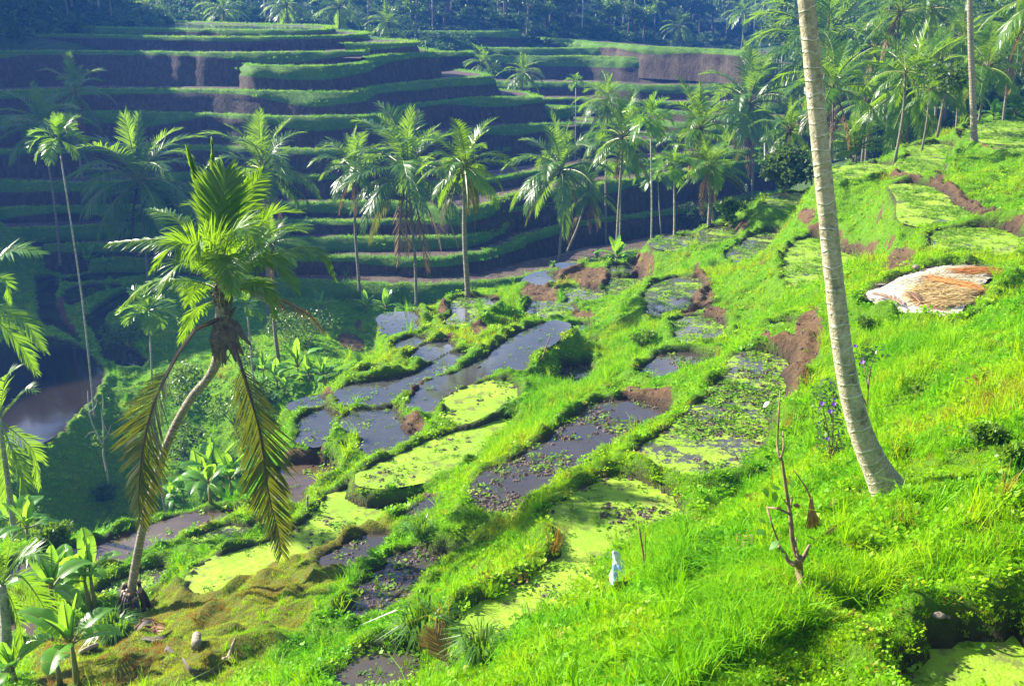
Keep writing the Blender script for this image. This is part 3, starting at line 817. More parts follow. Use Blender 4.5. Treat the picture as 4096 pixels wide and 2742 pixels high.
# ------------------------------------------------------------------ the terraced hill across the valley
# lips read along sheet 1 (to the right it runs on over sheet 2); level; depth of tread; how grassy the riser is
LIPS = [
 (2.0,[(-500,-14),(0,-12),(200,-12),(318,-8),(340,-22),(330,-50),(250,-60)],5,.35,1),
 (4.70,[(-300,172),(0,175),(400,180),(900,198),(1400,205),(1800,209),(2120,208),(2200,196),(2255,180),(2100,172),(1500,158),(1000,140),(420,128)],9,.25,0),
 (5.25,[(-300,238),(0,237),(500,238),(1000,250),(1500,255),(1850,252),(2200,245),(2400,238),(2450,224),(2390,215),(2250,211)],7,.35,0),
 (5.75,[(2300,296),(2440,294),(2600,296),(2770,291),(2800,280),(2600,266),(2450,262)],4,.15,0),
 (6.40,[(-300,352),(0,350),(600,348),(1000,355),(1500,360),(1800,358),(2335,351),(2420,346),(2480,338),(2470,318),(2440,305)],6,.55,1),
 (6.75,[(2420,388),(2540,379),(2700,366),(2880,355),(2925,343),(2860,328),(2700,326)],4,.9,0),
 (7.15,[(1630,432),(1680,442),(1800,448),(2100,450),(2335,438),(2460,425),(2500,412)],3,.75,0),
 (9.20,[(-300,620),(0,615),(600,600),(1000,598),(1500,610),(1800,612),(2335,622),(2420,610),(2500,586),(2650,565),(2900,545),(3060,525),(3230,517),(3260,503),(3150,480),(3050,470)],7,.5,1),
 (11.0,[(-300,795),(0,790),(300,780),(700,750),(1000,755),(1400,765),(1800,785),(2335,785),(2550,775),(2650,732),(2800,697),(3000,675),(3200,658),(3450,655),(3610,657),(3620,642),(3450,610),(3310,600)],7,.45,0),
 (12.3,[(3180,735),(3290,730),(3500,735),(3760,729),(3800,716),(3640,705)],5,.5,0),
 (13.3,[(-300,1015),(0,1010),(600,1000),(1000,970),(1450,990),(2100,1000),(2400,1000),(2620,1000),(2800,960),(2850,930),(2950,892),(3200,860),(3500,840),(3800,831),(4050,830),(4080,818),(3950,805),(3850,800)],6,.4,0),
 (15.3,[(-300,1220),(0,1215),(300,1230),(700,1235),(1300,1155),(1420,1155),(2000,1180),(2500,1160),(2900,1080),(3180,1010),(3560,975),(3900,955),(4250,950),(4500,940)],6,.35,0),
 (16.2,[(2500,1260),(2900,1230),(3340,1190),(3570,1150),(3900,1110),(4300,1080),(4700,1030),(5100,1000)],5,.3,0),
 (17.0,[(-300,1395),(200,1390),(500,1380),(1000,1395),(1300,1375),(2000,1352),(2400,1355),(2650,1358),(2890,1378),(3080,1400),(3260,1370),(3400,1310),(3600,1280),(3900,1250),(4300,1190),(4700,1120),(5100,1070),(5400,1050)],6,.5,0),
 (18.0,[(-300,1540),(200,1530),(900,1500),(1700,1490),(2250,1480),(2700,1470),(2900,1480),(3100,1470),(3300,1420),(3500,1370),(3800,1330),(4200,1250),(4700,1160),(5100,1130),(5400,1115)],6,.4,0),
 (18.9,[(300,1640),(1200,1610),(2252,1596),(2650,1597),(3000,1592),(3130,1582),(3220,1558),(3290,1529),(3380,1480),(3620,1400),(3930,1335),(4210,1310),(4500,1270),(4870,1201),(5054,1203),(5400,1190)],6,.35,0),
 (19.75,[(600,1740),(1500,1725),(2252,1711),(2550,1726),(2750,1736),(2950,1721),(3110,1706),(3300,1681),(3430,1621),(3500,1586),(3650,1551),(3810,1506),(4050,1470),(4350,1430),(4600,1400),(4870,1333),(4970,1308),(5100,1295),(5400,1270)],6,.3,0),
 (20.9,[(900,1850),(1600,1860),(2000,1880),(2252,1886),(2500,1899),(2850,1906),(3250,1891),(3430,1876),(3650,1830),(3900,1760),(4200,1700),(4600,1620),(4900,1560)],5,.95,0),
]
# the second terraced hill further back
LIPS2 = [
 (6.80,[(2600,226),(2700,213),(2950,214),(3200,216),(3400,214),(3480,206),(3300,198)],8,.9,0),
 (7.6,[(2850,352),(2920,350),(3100,352),(3130,345)],4,.9,0),
 (8.1,[(3250,238),(3500,250),(3800,272),(4100,300),(4350,318),(4700,330),(5000,350)],6,.9,0),
 (8.80,[(2700,340),(3000,330),(3130,320),(3350,325),(3550,330),(3950,325),(4250,335),(4700,350),(5000,368)],6,.8,0),
 (9.60,[(2800,385),(3100,380),(3280,375),(3550,380),(3950,380),(4300,395),(4600,400),(4800,410),(5200,430)],6,.75,1),
 (12.1,[(2900,540),(3200,545),(3310,550),(3650,555),(3940,555),(4150,572),(4585,580),(4900,585),(5400,600)],7,.6,1),
 (13.5,[(3100,670),(3500,668),(3630,664),(3950,662),(4200,690),(4585,685),(4900,690),(5400,700)],6,.6,0),
 (14.2,[(3300,722),(3700,718),(3810,714),(4200,715),(4585,760),(4900,775),(5400,790)],5,.6,0),
 (15.0,[(3500,800),(3900,800),(4200,800),(4585,830),(4900,850),(5400,870)],5,.6,0),
 (16.0,[(3700,890),(4000,895),(4300,900),(4585,905),(4900,915),(5400,930)],5,.5,0),
 (17.0,[(4100,985),(4400,980),(4700,985),(4950,990)],5,.5,0),
]
LIP_PTS = []       # rim of every terrace, for its grass
FV = []; FQ = []; FA = []; FG = []


def sheet1(pts):
    return [(u / 1.668, v / 1.668) for u, v in pts]


def loft(lev, pts, depth, grassy, big, seed):
    P = on_level(sheet1(pts), lev)
    P = chaikin(P, 3)
    P = resample(P, 0.7)
    n = len(P)
    d = np.gradient(P[:, :2], axis=0)
    for _ in range(4):
        d[1:-1] = (d[:-2] + d[1:-1] * 2 + d[2:]) / 4
    d /= np.linalg.norm(d, axis=1)[:, None] + 1e-9
    nr = np.stack([d[:, 1], -d[:, 0]], -1)
    s = np.arange(n) * 0.7
    zz = np.full(n, Z0 - lev * K)
    wob = 0.5 * vnoise(s, s * 0, 0.16, seed) + 0.25 * vnoise(s, s * 0, 0.55, seed + 9)
    P[:, :2] += nr * wob[:, None]
    g = np.clip(grassy * .75 + 0.45 * vnoise(s, s * 0, 0.09, seed + 3), 0.05, 1.0)   # how far down the grass hangs
    rows = [(-depth * K * .8, -0.12, 0), (-2.2, -.05, 0), (-1.05, -.02, .2), (-.70, .10, 1), (-.38, .17, 1), (-.10, .11, 1), (.12, -.12, 1)]
    sl = 0.55 if big else 0.26
    hs = [.45, .9, 1.4, 2.0, 2.8, 3.9, 5.4]
    base = len(FV)
    R_ = []
    for o, dz, gg in rows:
        R_.append((np.full(n, o), zz + dz + 0.10 * vnoise(s, s * 0 + o, 0.7, seed + 5), np.full(n, float(gg))))
    for k, h in enumerate(hs):
        out = .16 + h * sl + 0.22 * vnoise(s, s * 0 + k * 3.1, 0.35, seed + 7) + 0.10 * vnoise(s, s * 0 + k, 1.1, seed + 8)
        hang = g * 1.9
        gr = np.clip((hang - h) / 0.5 + .5, 0, 1)
        R_.append((out + gr * 0.22, zz - h, gr))
    for o, z, gr in R_:
        q = np.stack([P[:, 0] + nr[:, 0] * o, P[:, 1] + nr[:, 1] * o, z], -1)
        FV.extend(q); FA.extend(gr); FG.extend(np.full(n, 0.0))
    m = len(R_)
    for r in range(m - 1):
        a = base + r * n + np.arange(n - 1)
        FQ.extend(np.stack([a, a + n, a + n + 1, a + 1], -1))
    for o in (-.6, -.3, 0.0):
        LIP_PTS.append((np.stack([P[:, 0] + nr[:, 0] * o, P[:, 1] + nr[:, 1] * o, zz + .12], -1), 1.0))
    for k, h in enumerate((.45, .9, 1.4, 2.0)):
        r = R_[7 + k]
        mk = r[2] > .6
        q = np.stack([P[:, 0] + nr[:, 0] * r[0], P[:, 1] + nr[:, 1] * r[0], r[1]], -1)[mk]
        if len(q): LIP_PTS.append((q, .2))


for i, L in enumerate(LIPS):
    loft(*L, seed=20 + i * 3)
for i, L in enumerate(LIPS2):
    loft(*L, seed=120 + i * 3)

m_far, t, b = new_mat("far_terraces")
fg = vattr(t, "grass")
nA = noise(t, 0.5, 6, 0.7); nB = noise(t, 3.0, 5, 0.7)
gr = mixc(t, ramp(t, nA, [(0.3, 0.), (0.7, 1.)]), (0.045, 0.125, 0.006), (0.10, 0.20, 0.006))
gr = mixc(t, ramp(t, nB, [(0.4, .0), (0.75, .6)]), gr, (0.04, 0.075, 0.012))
g2 = t.nodes.new("ShaderNodeNewGeometry")
sx_ = t.nodes.new("ShaderNodeSeparateXYZ"); t.links.new(g2.outputs["Normal"], sx_.inputs[0])
mp = t.nodes.new("ShaderNodeMapping"); mp.inputs["Scale"].default_value = (1.2, 1.2, 0.35)
t.links.new(g2.outputs["Position"], mp.inputs[0])
st = noise(t, 2.0, 7, 0.75, mp.outputs[0])
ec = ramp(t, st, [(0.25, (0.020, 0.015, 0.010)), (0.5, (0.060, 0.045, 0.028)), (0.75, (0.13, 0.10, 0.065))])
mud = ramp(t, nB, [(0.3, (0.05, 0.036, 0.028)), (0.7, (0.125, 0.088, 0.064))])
flat = ramp(t, sx_.outputs[2], [(0.8, 0.), (0.95, 1.)])
ec = mixc(t, flat, ec, mud)
em = math_(t, 'ADD', fg, math_(t, 'MULTIPLY', math_(t, 'SUBTRACT', nB, 0.5), 0.8))
em = ramp(t, em, [(0.42, 0.), (0.58, 1.)])
t.links.new(mixc(t, em, ec, gr), b.inputs["Base Color"])
wetm = math_(t, 'MULTIPLY', flat, math_(t, 'SUBTRACT', 1.0, em))
t.links.new(math_(t, 'SUBTRACT', 0.9, math_(t, 'MULTIPLY', math_(t, 'MULTIPLY', wetm, ramp(t, nA, [(0.45, 0.), (0.6, 1.)])), 0.6)), b.inputs["Roughness"])
b.inputs["Specular IOR Level"].default_value = 0.25
bump(t, b, nB, 0.2, 0.7)
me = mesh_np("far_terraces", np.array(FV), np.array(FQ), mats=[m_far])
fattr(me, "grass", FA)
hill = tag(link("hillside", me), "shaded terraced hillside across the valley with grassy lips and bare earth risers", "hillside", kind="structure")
BV.append(BVHTree.FromPolygons([tuple(v) for v in FV], [tuple(x) for x in FQ]))

_o = on_level(sheet1([(-300, 165), (-300, 172), (400, 179), (900, 196), (1400, 203), (1800, 206), (2120, 206), (2230, 184), (2100, 174), (1500, 160), (1000, 142), (420, 130)]), 4.72)
me = bpy.data.meshes.new("upper_water"); me.from_pydata([tuple(p) for p in _o], [], [list(range(len(_o)))]); me.materials.append(m_water)
fattr(me, "algae", [.42] * len(_o)); fattr(me, "mud", [.2] * len(_o)); fattr(me, "deep", [0.] * len(_o))
tag(link("water", me), "flooded top terrace across the valley, pale with young rice", "water", kind="structure")

# ---- the land under and behind it
fx = np.arange(-190, 191, 3.0); fy = np.arange(96, 620, 3.0)
FX, FY = np.meshgrid(fx, fy)
FZ = BASE(FX, FY) - 3.6 * np.exp(-((FY - 130) / 60) ** 2) + 1.0 * vnoise(FX, FY, .05, 5) + .4 * vnoise(FX, FY, .17, 6)
FZ -= 7 * np.exp(-((FX - 20) / 38) ** 2 - ((FY - 178) / 36) ** 2)
# left hill: foot shows at the upper left corner, unseen height shaped for shade
side = np.clip((-FX - 74 - 0.10 * (FY - 190)) / 16, 0, 4.0)
FZ += np.where(FY > 120, 1, 0) * 13 * np.minimum(side, 1) ** .7 * np.clip((FY - 120) / 30, 0, 1) * np.clip((240 - FY) / 40, .15, 1) + (6.6 * np.clip(side - 1, 0, 4) + 6 * np.clip(side, 0, 1)) * np.clip((236 - FY) / 40, 0, 1)
nX, nY = len(fx), len(fy)
idx = np.arange(nX * nY).reshape(nY, nX)
fq = np.stack([idx[:-1, :-1], idx[:-1, 1:], idx[1:, 1:], idx[1:, :-1]], -1).reshape(-1, 4)
m_forest, t, b = new_mat("forest_floor")
nA = noise(t, 0.12, 6, 0.75); nB = noise(t, 0.9, 5, 0.7)
t.links.new(mixc(t, ramp(t, nB, [(.3, 0.), (.7, 1.)]), (0.022, 0.05, 0.010), (0.06, 0.12, 0.014)), b.inputs["Base Color"])
b.inputs["Roughness"].default_value = 0.95
bump(t, b, nB, 1.0, 0.8)
me = mesh_np("hills", np.stack([FX, FY, FZ], -1).reshape(-1, 3), fq, mats=[m_forest])
tag(link("hills", me), "forested hills behind the terraces", "hills", kind="structure")
fv3 = np.stack([FX, FY, FZ], -1).reshape(-1, 3)
BV.append(BVHTree.FromPolygons([tuple(v) for v in fv3], [tuple(x) for x in fq]))


def hit(sx, sy, far=2000):
    """where the bearing meets the land"""
    d = Vector(ray(sx, sy)).normalized()
    o = Vector((0, 0, Z0)); best = None
    for bv in BV:
        h = bv.ray_cast(o, d, far)
        if h[0] is not None and (best is None or h[3] < best[3]):
            best = h
    return best[0] if best else None


def drop(x, y):
    o = Vector((x, y, 200)); best = None
    for bv in BV:
        h = bv.ray_cast(o, Vector((0, 0, -1)), 600)
        if h[0] is not None and (best is None or h[0].z > best.z):
            best = h[0]
    return best if best is not None else Vector((x, y, float(BASE(x, y))))
# ------------------------------------------------------------------ plant materials
M_FROND = leaf_mat("palm_leaf", (0.035, 0.105, 0.008), (0.09, 0.20, 0.010), (0.28, 0.48, 0.012), 0.40, 0.36, 0.5)
M_FROND_Y = leaf_mat("palm_leaf_yellowing", (0.028, 0.050, 0.008), (0.075, 0.095, 0.008), (0.24, 0.27, 0.008), 0.24, 0.36)
M_FROND_DRY = leaf_mat("palm_leaf_dry", (0.16, 0.085, 0.035), (0.34, 0.21, 0.10), (0.30, 0.16, 0.05), 0.2, 0.7, 0.2)
M_RACHIS = simple("palm_rachis", (0.12, 0.16, 0.02), (0.24, 0.24, 0.05), 9, 0.45)
M_RACHIS_DK = simple("palm_rachis_dark", (0.04, 0.022, 0.016), (0.10, 0.05, 0.03), 9, 0.5)
M_DEAD = simple("dead_sheath", (0.035, 0.026, 0.024), (0.16, 0.12, 0.10), 7, 0.75, 0.02)
M_HUSK = simple("pale_fibre", (0.30, 0.20, 0.10), (0.52, 0.42, 0.24), 14, 0.8, 0.01)
M_ARECA = leaf_mat("areca_leaf", (0.045, 0.13, 0.010), (0.09, 0.22, 0.014), (0.25, 0.46, 0.015), 0.36, 0.32, 0.6)
M_NUT = simple("coconut_husk", (0.07, 0.10, 0.015), (0.16, 0.13, 0.03), 5, 0.5)


def trunk_mat(name, pale, dark, ring, freq, lichen=0.35):
    m, t, b = new_mat(name)
    tc = t.nodes.new("ShaderNodeTexCoord")
    f = noise(t, 5.0, 6, 0.7, tc.outputs["Object"])
    f2 = noise(t, 17.0, 5, 0.7, tc.outputs["Object"])
    at_ = t.nodes.new("ShaderNodeAttribute"); at_.attribute_name = "along"
    wv = math_(t, 'ADD', math_(t, 'MULTIPLY', at_.outputs["Fac"], freq), math_(t, 'MULTIPLY', noise(t, 2.4, 3, 0.6, tc.outputs["Object"]), 1.5))
    fr = math_(t, 'FRACT', wv)
    scar = ramp(t, fr, [(0.0, 1.0), (0.10, 1.0), (0.18, 0.0), (0.90, 0.0), (1.0, 1.0)])
    c = mixc(t, ramp(t, f2, [(0.35, 0.0), (0.65, 1.0)]), dark, pale)
    c = mixc(t, ramp(t, f, [(0.5, 0.0), (0.62, lichen)]), c, (0.16, 0.17, 0.06))
    c = mixc(t, ramp(t, noise(t, 2.6, 5, 0.75, tc.outputs["Object"]), [(0.55, 0.0), (0.68, 0.8)]), c, (0.055, 0.05, 0.04))
    scar = math_(t, 'MULTIPLY', scar, ramp(t, noise(t, 6.0, 4, 0.7, tc.outputs["Object"]), [(0.38, 0.1), (0.60, 1.0)]))
    c = mixc(t, math_(t, 'MULTIPLY', scar, 0.8), c, ring)
    t.links.new(c, b.inputs["Base Color"])
    b.inputs["Roughness"].default_value = 0.85
    bump(t, b, math_(t, 'ADD', math_(t, 'MULTIPLY', scar, 0.8), f2), 0.04, 1.0)
    return m


M_TRUNK = trunk_mat("coconut_bark", (0.36, 0.31, 0.22), (0.17, 0.14, 0.095), (0.55, 0.50, 0.38), 4.6)
M_TRUNK_FAR = trunk_mat("palm_bark", (0.26, 0.23, 0.18), (0.11, 0.095, 0.075), (0.36, 0.32, 0.25), 2.6, 0.2)
M_TRUNK_GREY = trunk_mat("areca_bark", (0.42, 0.41, 0.34), (0.20, 0.20, 0.15), (0.58, 0.56, 0.48), 2.2, 0.5)
M_SHAFT = simple("areca_crownshaft", (0.10, 0.20, 0.02), (0.16, 0.28, 0.03), 4, 0.35)


def trunk_mesh(name, pts, rad, mats, n=10, along=True, rough=0.03):
    mb = MB(); mb.tube(pts, rad, n, 0, True, rough)
    me = mb.mesh(name, mats)
    L = 0; al = []
    for i, p in enumerate(pts):
        if i: L += (Vector(p) - Vector(pts[i - 1])).length
        al += [L] * n
    fattr(me, "along", al)
    return me


# ------------------------------------------------------------------ fronds
def frond_geo(path, side, n=40, ll=0.26, w=0.011, hang=0.35, start=0.14, ang=(62, 28), seed=0, vee=0.25, rw=0.012,
              detail=2, skip=0.0, curl=0.0, mats=None, tipw=1.0):
    """pinnate frond along path (list of points); side = sideways hint; lengths are fractions of the path length"""
    rr = random.Random(seed)
    P = [Vector(p) for p in path]
    seg = [0.0]
    for a, b in zip(P, P[1:]): seg.append(seg[-1] + (b - a).length)
    L = seg[-1]

    def pos(s):
        s *= L
        for i in range(len(P) - 1):
            if s <= seg[i + 1] or i == len(P) - 2:
                d = (P[i + 1] - P[i])
                return P[i] + d * ((s - seg[i]) / max(1e-9, seg[i + 1] - seg[i])), d.normalized()
    V = []; F = []; MI = []
    # rachis
    ns = 9; k = 4
    mb = MB()
    mb.tube([pos(i / ns)[0] for i in range(ns + 1)], [L * rw * (1.25 - 1.15 * (i / ns)) for i in range(ns + 1)], k, 1, False)
    V += mb.v; F += mb.f; MI += mb.m
    sidev = Vector(side)
    for sgn in (-1, 1):
        for i in range(n):
            if rr.random() < skip: continue
            u = (i + rr.uniform(-.25, .25)) / (n - 1)
            u = min(max(u, 0), 1)
            s = start + (0.995 - start) * u
            p, t = pos(s)
            sd = (sidev - t * sidev.dot(t)).normalized()
            nr = sd.cross(t)
            if nr.z < 0: nr = -nr
            prof = min(1, .45 + 2.2 * u) * (1 - 0.62 * max(0, (u - .45) / .55) ** 1.4)
            l = L * ll * prof * rr.uniform(.86, 1.1)
            a = R(ang[0] + (ang[1] - ang[0]) * u + rr.uniform(-5, 5))
            d = (t * math.cos(a) + sd * sgn * math.sin(a) + nr * vee * rr.uniform(.5, 1.3)).normalized()
            wd = L * w * (0.75 + .5 * math.sin(math.pi * min(1, u * 1.1))) * rr.uniform(.85, 1.15)
            q = (t - d * t.dot(d)).normalized()
            # gentle twist so the blades catch the light differently
            q = (q + nr * rr.uniform(-.35, .35)).normalized()
            hg = hang * rr.uniform(.6, 1.4)
            o = len(V)
            V.append(p - q * wd * .45); V.append(p + q * wd * .45)
            pp = p; dd = d.copy()
            for j in range(1, detail + 1):
                dd = (dd + Vector((0, 0, -1)) * hg * (1.2 / detail) + q * curl).normalized()
                pp = pp + dd * (l / detail)
                f = j / detail
                if j < detail:
                    ww = wd * (0.55 if f > .5 else .62) * (1.0 if f < .7 else .75)
                    V.append(pp - q * ww); V.append(pp + q * ww)
                    b_ = o + 2 * (j - 1)
                    F.append((b_, b_ + 1, b_ + 3, b_ + 2)); MI.append(0)
                else:
                    b_ = o + 2 * (j - 1)
                    if tipw > 1.5:      # blunt, torn ends
                        V.append(pp - q * wd * .4); V.append(pp + q * wd * .4)
                        F.append((b_, b_ + 1, b_ + 3, b_ + 2)); MI.append(0)
                    else:
                        V.append(pp)
                        F.append((b_, b_ + 1, b_ + 2)); MI.append(0)
    return V, F, MI


def frond_mesh(name, path, side, mats, **kw):
    V, F, MI = frond_geo(path, side, **kw)
    me = bpy.data.meshes.new(name)
    me.from_pydata([tuple(v) for v in V], [], F)
    for m in mats: me.materials.append(m)
    me.polygons.foreach_set("material_index", MI)
    me.polygons.foreach_set("use_smooth", [False] * len(F))
    me.update()
    return me


def arch(e0, droop, n=9, pw=1.4, sway=0.0):
    """unit path leaving the crown at e0 degrees and bending down by droop degrees"""
    p = Vector((0, 0, 0)); out = [p.copy()]; st = 1 / (n - 1)
    for i in range(1, n):
        f = (i - .5) / (n - 1)
        e = R(e0 - droop * f ** pw); yaw = sway * f
        p = p + Vector((math.cos(e) * math.cos(yaw), math.cos(e) * math.sin(yaw), math.sin(e))) * st
        out.append(p.copy())
    return out


COCO = {}      # frond variants by steepness
_spec = [(86, 14), (74, 48), (60, 70), (44, 78), (28, 76), (12, 70), (-6, 58), (-28, 40), (-52, 22)]
for lvl_, n_, det_ in (("mid", 44, 2), ("far", 22, 2)):
    COCO[lvl_] = []
    for k, (e0, dr) in enumerate(_spec):
        vs_ = []
        for v in range(2 if lvl_ == "mid" else 1):
            me_ = frond_mesh("coconut_frond", arch(e0, dr + 8 * v, 9, 1.3 + .3 * v, (-.25, .3)[v]), (0, 1, 0),
                             [M_FROND, M_RACHIS], n=n_, ll=0.27, w=0.011 if lvl_ == "mid" else .019,
                             hang=.25 + .07 * k, seed=k * 7 + v, vee=.35 if k < 5 else .1, detail=det_, start=.15)
            vs_.append(me_)
        COCO[lvl_].append(vs_)
COCO_DRY = [frond_mesh("dead_frond", arch(-58 - 10 * v, 24, 8), (0, 1, 0), [M_FROND_DRY, M_RACHIS_DK], n=26, ll=.22, w=.010, hang=.9, seed=90 + v, vee=0, skip=.2) for v in range(2)]
COCO_Y = [frond_mesh("yellow_frond", arch(-20 - 22 * v, 40, 8), (0, 1, 0), [M_FROND_Y, M_RACHIS], n=38, ll=.25, w=.011, hang=.7, seed=95 + v, vee=0) for v in range(2)]
ARECA = []
for k, (e0, dr) in enumerate([(84, 22), (68, 62), (50, 88), (34, 100), (16, 100), (-6, 80)]):
    ARECA.append([frond_mesh("areca_frond", arch(e0, dr, 8, 1.2), (0, 1, 0), [M_ARECA, M_SHAFT], n=20, ll=.40, w=.026, hang=.16 + .05 * k,
                             seed=200 + k * 3 + v, vee=.5 if k < 4 else .2, start=.22, ang=(58, 34), detail=2, tipw=2) for v in range(2)])


def put_fronds(root, top, L, kind, n, seed, name="frond", lo=0, hi=None, dry=0, yellow=0):
    rr = random.Random(seed)
    table = ARECA if kind == "areca" else COCO[kind]
    hi = len(table) - 1 if hi is None else hi
    az = rr.uniform(0, 6.28); zsc = rr.uniform(.82, 1.18)
    for i in range(n):
        f = i / max(1, n - 1)
        k = min(hi, max(lo, int(round(lo + (hi - lo) * f ** .9 + rr.uniform(-.4, .4)))))
        me_ = rr.choice(table[k])
        if kind != "areca" and i >= n - dry:
            me_ = rr.choice(COCO_DRY)
        elif kind != "areca" and i >= n - dry - yellow:
            me_ = rr.choice(COCO_Y)
        o = link(name, me_, root)
        az += 2.39996 + rr.uniform(-.35, .35)
        o.location = top
        o.rotation_euler = (rr.uniform(-.12, .12), rr.uniform(-.10, .10), az)
        s = L * rr.uniform(.86, 1.1) * (0.8 if f < .12 else 1)
        o.scale = (s, s, s * zsc)


def palm(label, crown, base, L, kind="mid", n=20, Y=None, group="coconut palms along the valley", lean=None, r=None, seed=1, dry=1, yellow=1, cat="palm tree", bark=None, bend=0.0, nuts=True, hi=None, lo=0):
    """crown, base: bearings on sheet 0; L: frond length in the same; Y: distance in units if the foot is hidden"""
    csx, csy = src(0, *crown); bsx, bsy = src(0, *base)
    if Y is None:
        b = hit(bsx, bsy)
        if b is None: b = at(bsx, bsy, 90 * K)
        Yd = b.y
    else:
        Yd = Y * K
        q = at(bsx, bsy, Yd)
        b = drop(q.x, Yd)
    c = at(csx, csy, Yd)
    areca = kind == "areca"
    root = thing("areca_palm" if areca else "coconut_palm", label, cat, b, 0, group)
    h = c - b
    fl = L * 1.749 / FPX * Yd * (1.0 if areca else 1.22)
    r = r or (0.085 if areca else 0.17) * (1 if kind != "far" else 1.1)
    px = Vector((-h.y, h.x, 0)); rr = random.Random(seed)
    bend = bend or rr.uniform(-.035, .035) * h.z
    mid = h * .5 + Vector((bend + rr.uniform(-.02, .02) * h.z, rr.uniform(-.02, .02) * h.z, 0))
    pts = spline([Vector((0, 0, -.4)), h * .12 + (mid - h * .5) * .4, mid, h], 12)
    rad = [r * (1.55 if i == 0 else 1.2 if i == 1 else 1.0 - .35 * i / 11) for i in range(12)]
    link("trunk", trunk_mesh("palm_trunk", pts, rad, [bark or (M_TRUNK_GREY if areca else M_TRUNK_FAR)], 8), root)
    if areca:
        d = (pts[-1] - pts[-2]).normalized()
        mb = MB(); mb.tube([h - d * .1, h + d * .35 * fl * .6, h + d * fl * .45], [r * .9, r * 1.15, r * .55], 8)
        mb.build("crownshaft", M_SHAFT, root)
        put_fronds(root, h + d * fl * .42, fl, "areca", n, seed, hi=hi)
    else:
        mb = MB()          # fibrous leaf bases
        for q in range(9):
            a = q * 2.4; u = Vector((math.cos(a), math.sin(a), 0))
            mb.tube([h + u * r * .6 - Vector((0, 0, .35)), h + u * r * 1.1 + Vector((0, 0, .05)), h + u * r * 2.2 + Vector((0, 0, .45))], [r * .5, r * .38, r * .2], 5)
        mb.build("leaf_bases", M_DEAD if seed % 2 else M_RACHIS, root)
        if nuts and kind == "mid":
            for q in range(5):
                a = rr.uniform(0, 6.28)
                m_ = MB(); m_.lump(h + Vector((math.cos(a) * r * 2.1, math.sin(a) * r * 2.1, -.25 - .12 * (q % 3))), (.11, .11, .14), 0, q, 8, 6, .04)
                m_.build("coconut", M_NUT, root)
        put_fronds(root, h + Vector((0, 0, .1)), fl, kind, n + 7, seed, dry=dry + (seed % 3 if kind == 'mid' else 0), yellow=yellow, lo=lo, hi=hi)
    return root


VG = "coconut palms standing in front of the terraced hill"
AG = "slender areca palms"
# crown, foot, frond length (sheet 0)
palm("coconut palm with a full round crown right behind the big leaning palm", (604, 392), (606, 640), 128, seed=11, n=22, Y=70, group=VG)
palm("hazy coconut palm with tall upright fronds left of the leaning palm", (318, 415), (338, 640), 150, seed=12, n=22, group=VG)
palm("lower coconut palm crown half hidden under the hazy upright palm left of the leaning palm", (356, 488), (353, 607), 118, seed=13, n=16, group=VG, dry=2)
palm("farthest blue-hazed coconut palm at the left, with few ragged fronds", (172, 214), (199, 490), 78, seed=14, n=13, Y=88, group=VG, dry=0)
palm("blue-hazed coconut palm right behind the thin areca palm at the left", (95, 288), (137, 598), 110, seed=15, n=18, group=VG, dry=0)
palm("coconut palm with a narrow crown of upright fronds left of the wide drooping palm", (808, 388), (823, 664), 92, seed=16, n=17, group=VG, hi=7)
palm("wide coconut palm with long dark drooping fronds over the muddy terraces", (931, 398), (952, 700), 152, seed=17, n=24, group=VG, dry=2, yellow=2)
palm("coconut palm with yellowing lower fronds right of the wide drooping palm", (1063, 388), (1071, 679), 103, seed=18, n=19, group=VG, yellow=3)
palm("bright coconut palm with pale hanging fronds at the left end of the near slope's rim", (1283, 392), (1278, 592), 118, seed=19, n=22, group=VG, dry=0, yellow=2)
palm("coconut palm mostly hidden behind the bright palm with pale hanging fronds", (1345, 440), (1293, 583), 80, seed=20, n=12, group=VG)
palm("coconut palm with a bushy crown rising behind the group of areca palms", (1425, 318), (1424, 470), 92, Y=68, seed=21, n=20, group=VG)
palm("coconut palm with a low spreading crown right of the areca palms", (1622, 385), (1621, 514), 92, seed=22, n=20, group=VG, dry=2)
palm("coconut palm crown behind the spreading palm right of the areca group", (1600, 300), (1640, 500), 95, Y=66, seed=23, n=16, group=VG)
palm("tall coconut palm with coconuts under its crown left of the big bare trunk", (1714, 240), (1718, 456), 122, seed=24, n=24, group=VG, r=.20, dry=1)
palm("biggest coconut palm crown directly behind the big bare trunk", (1886, 120), (1903, 372), 166, seed=25, n=26, group=VG, r=.24, yellow=2)
palm("coconut palm with a dark trunk behind the biggest palm", (1905, 205), (1901, 372), 120, Y=60, seed=26, n=14, group=VG)
palm("coconut palm with a wide dark green crown at the end of the ridge path, right", (2083, 205), (2073, 320), 152, seed=27, n=24, group=VG, Y=62)
palm("low young coconut palm fountaining out of the bushes below the ridge", (1955, 345), (1952, 372), 95, Y=64, seed=28, n=16, group=VG, hi=5, dry=0)
palm("young coconut palm with feathery fronds behind the dark leafy bush", (1806, 300), (1802, 400), 82, Y=64, seed=29, n=14, group=VG, dry=0)
palm("coconut palm crown standing against the far stepped hill, centre right", (1389, 232), (1393, 290), 72, Y=92, seed=30, n=17, group=VG, dry=0)
palm("grey-green coconut palm at the foot of the far stepped hill", (1197, 168), (1192, 212), 50, Y=118, kind="far", seed=31, n=18, group=VG)
palm("small grey-green coconut palm on the tip of the terraced spur", (1104, 145), (1103, 175), 44, Y=122, kind="far", seed=32, n=15, group=VG)
palm("small areca palm in front of the far stepped hill", (1317, 200), (1313, 235), 26, Y=105, kind="areca", seed=33, n=10, group=AG)
palm("tallest areca palm on a thin pale leaning stem at the left", (138, 352), (216, 955), 74, kind="areca", seed=34, n=13, group=AG, r=.085)
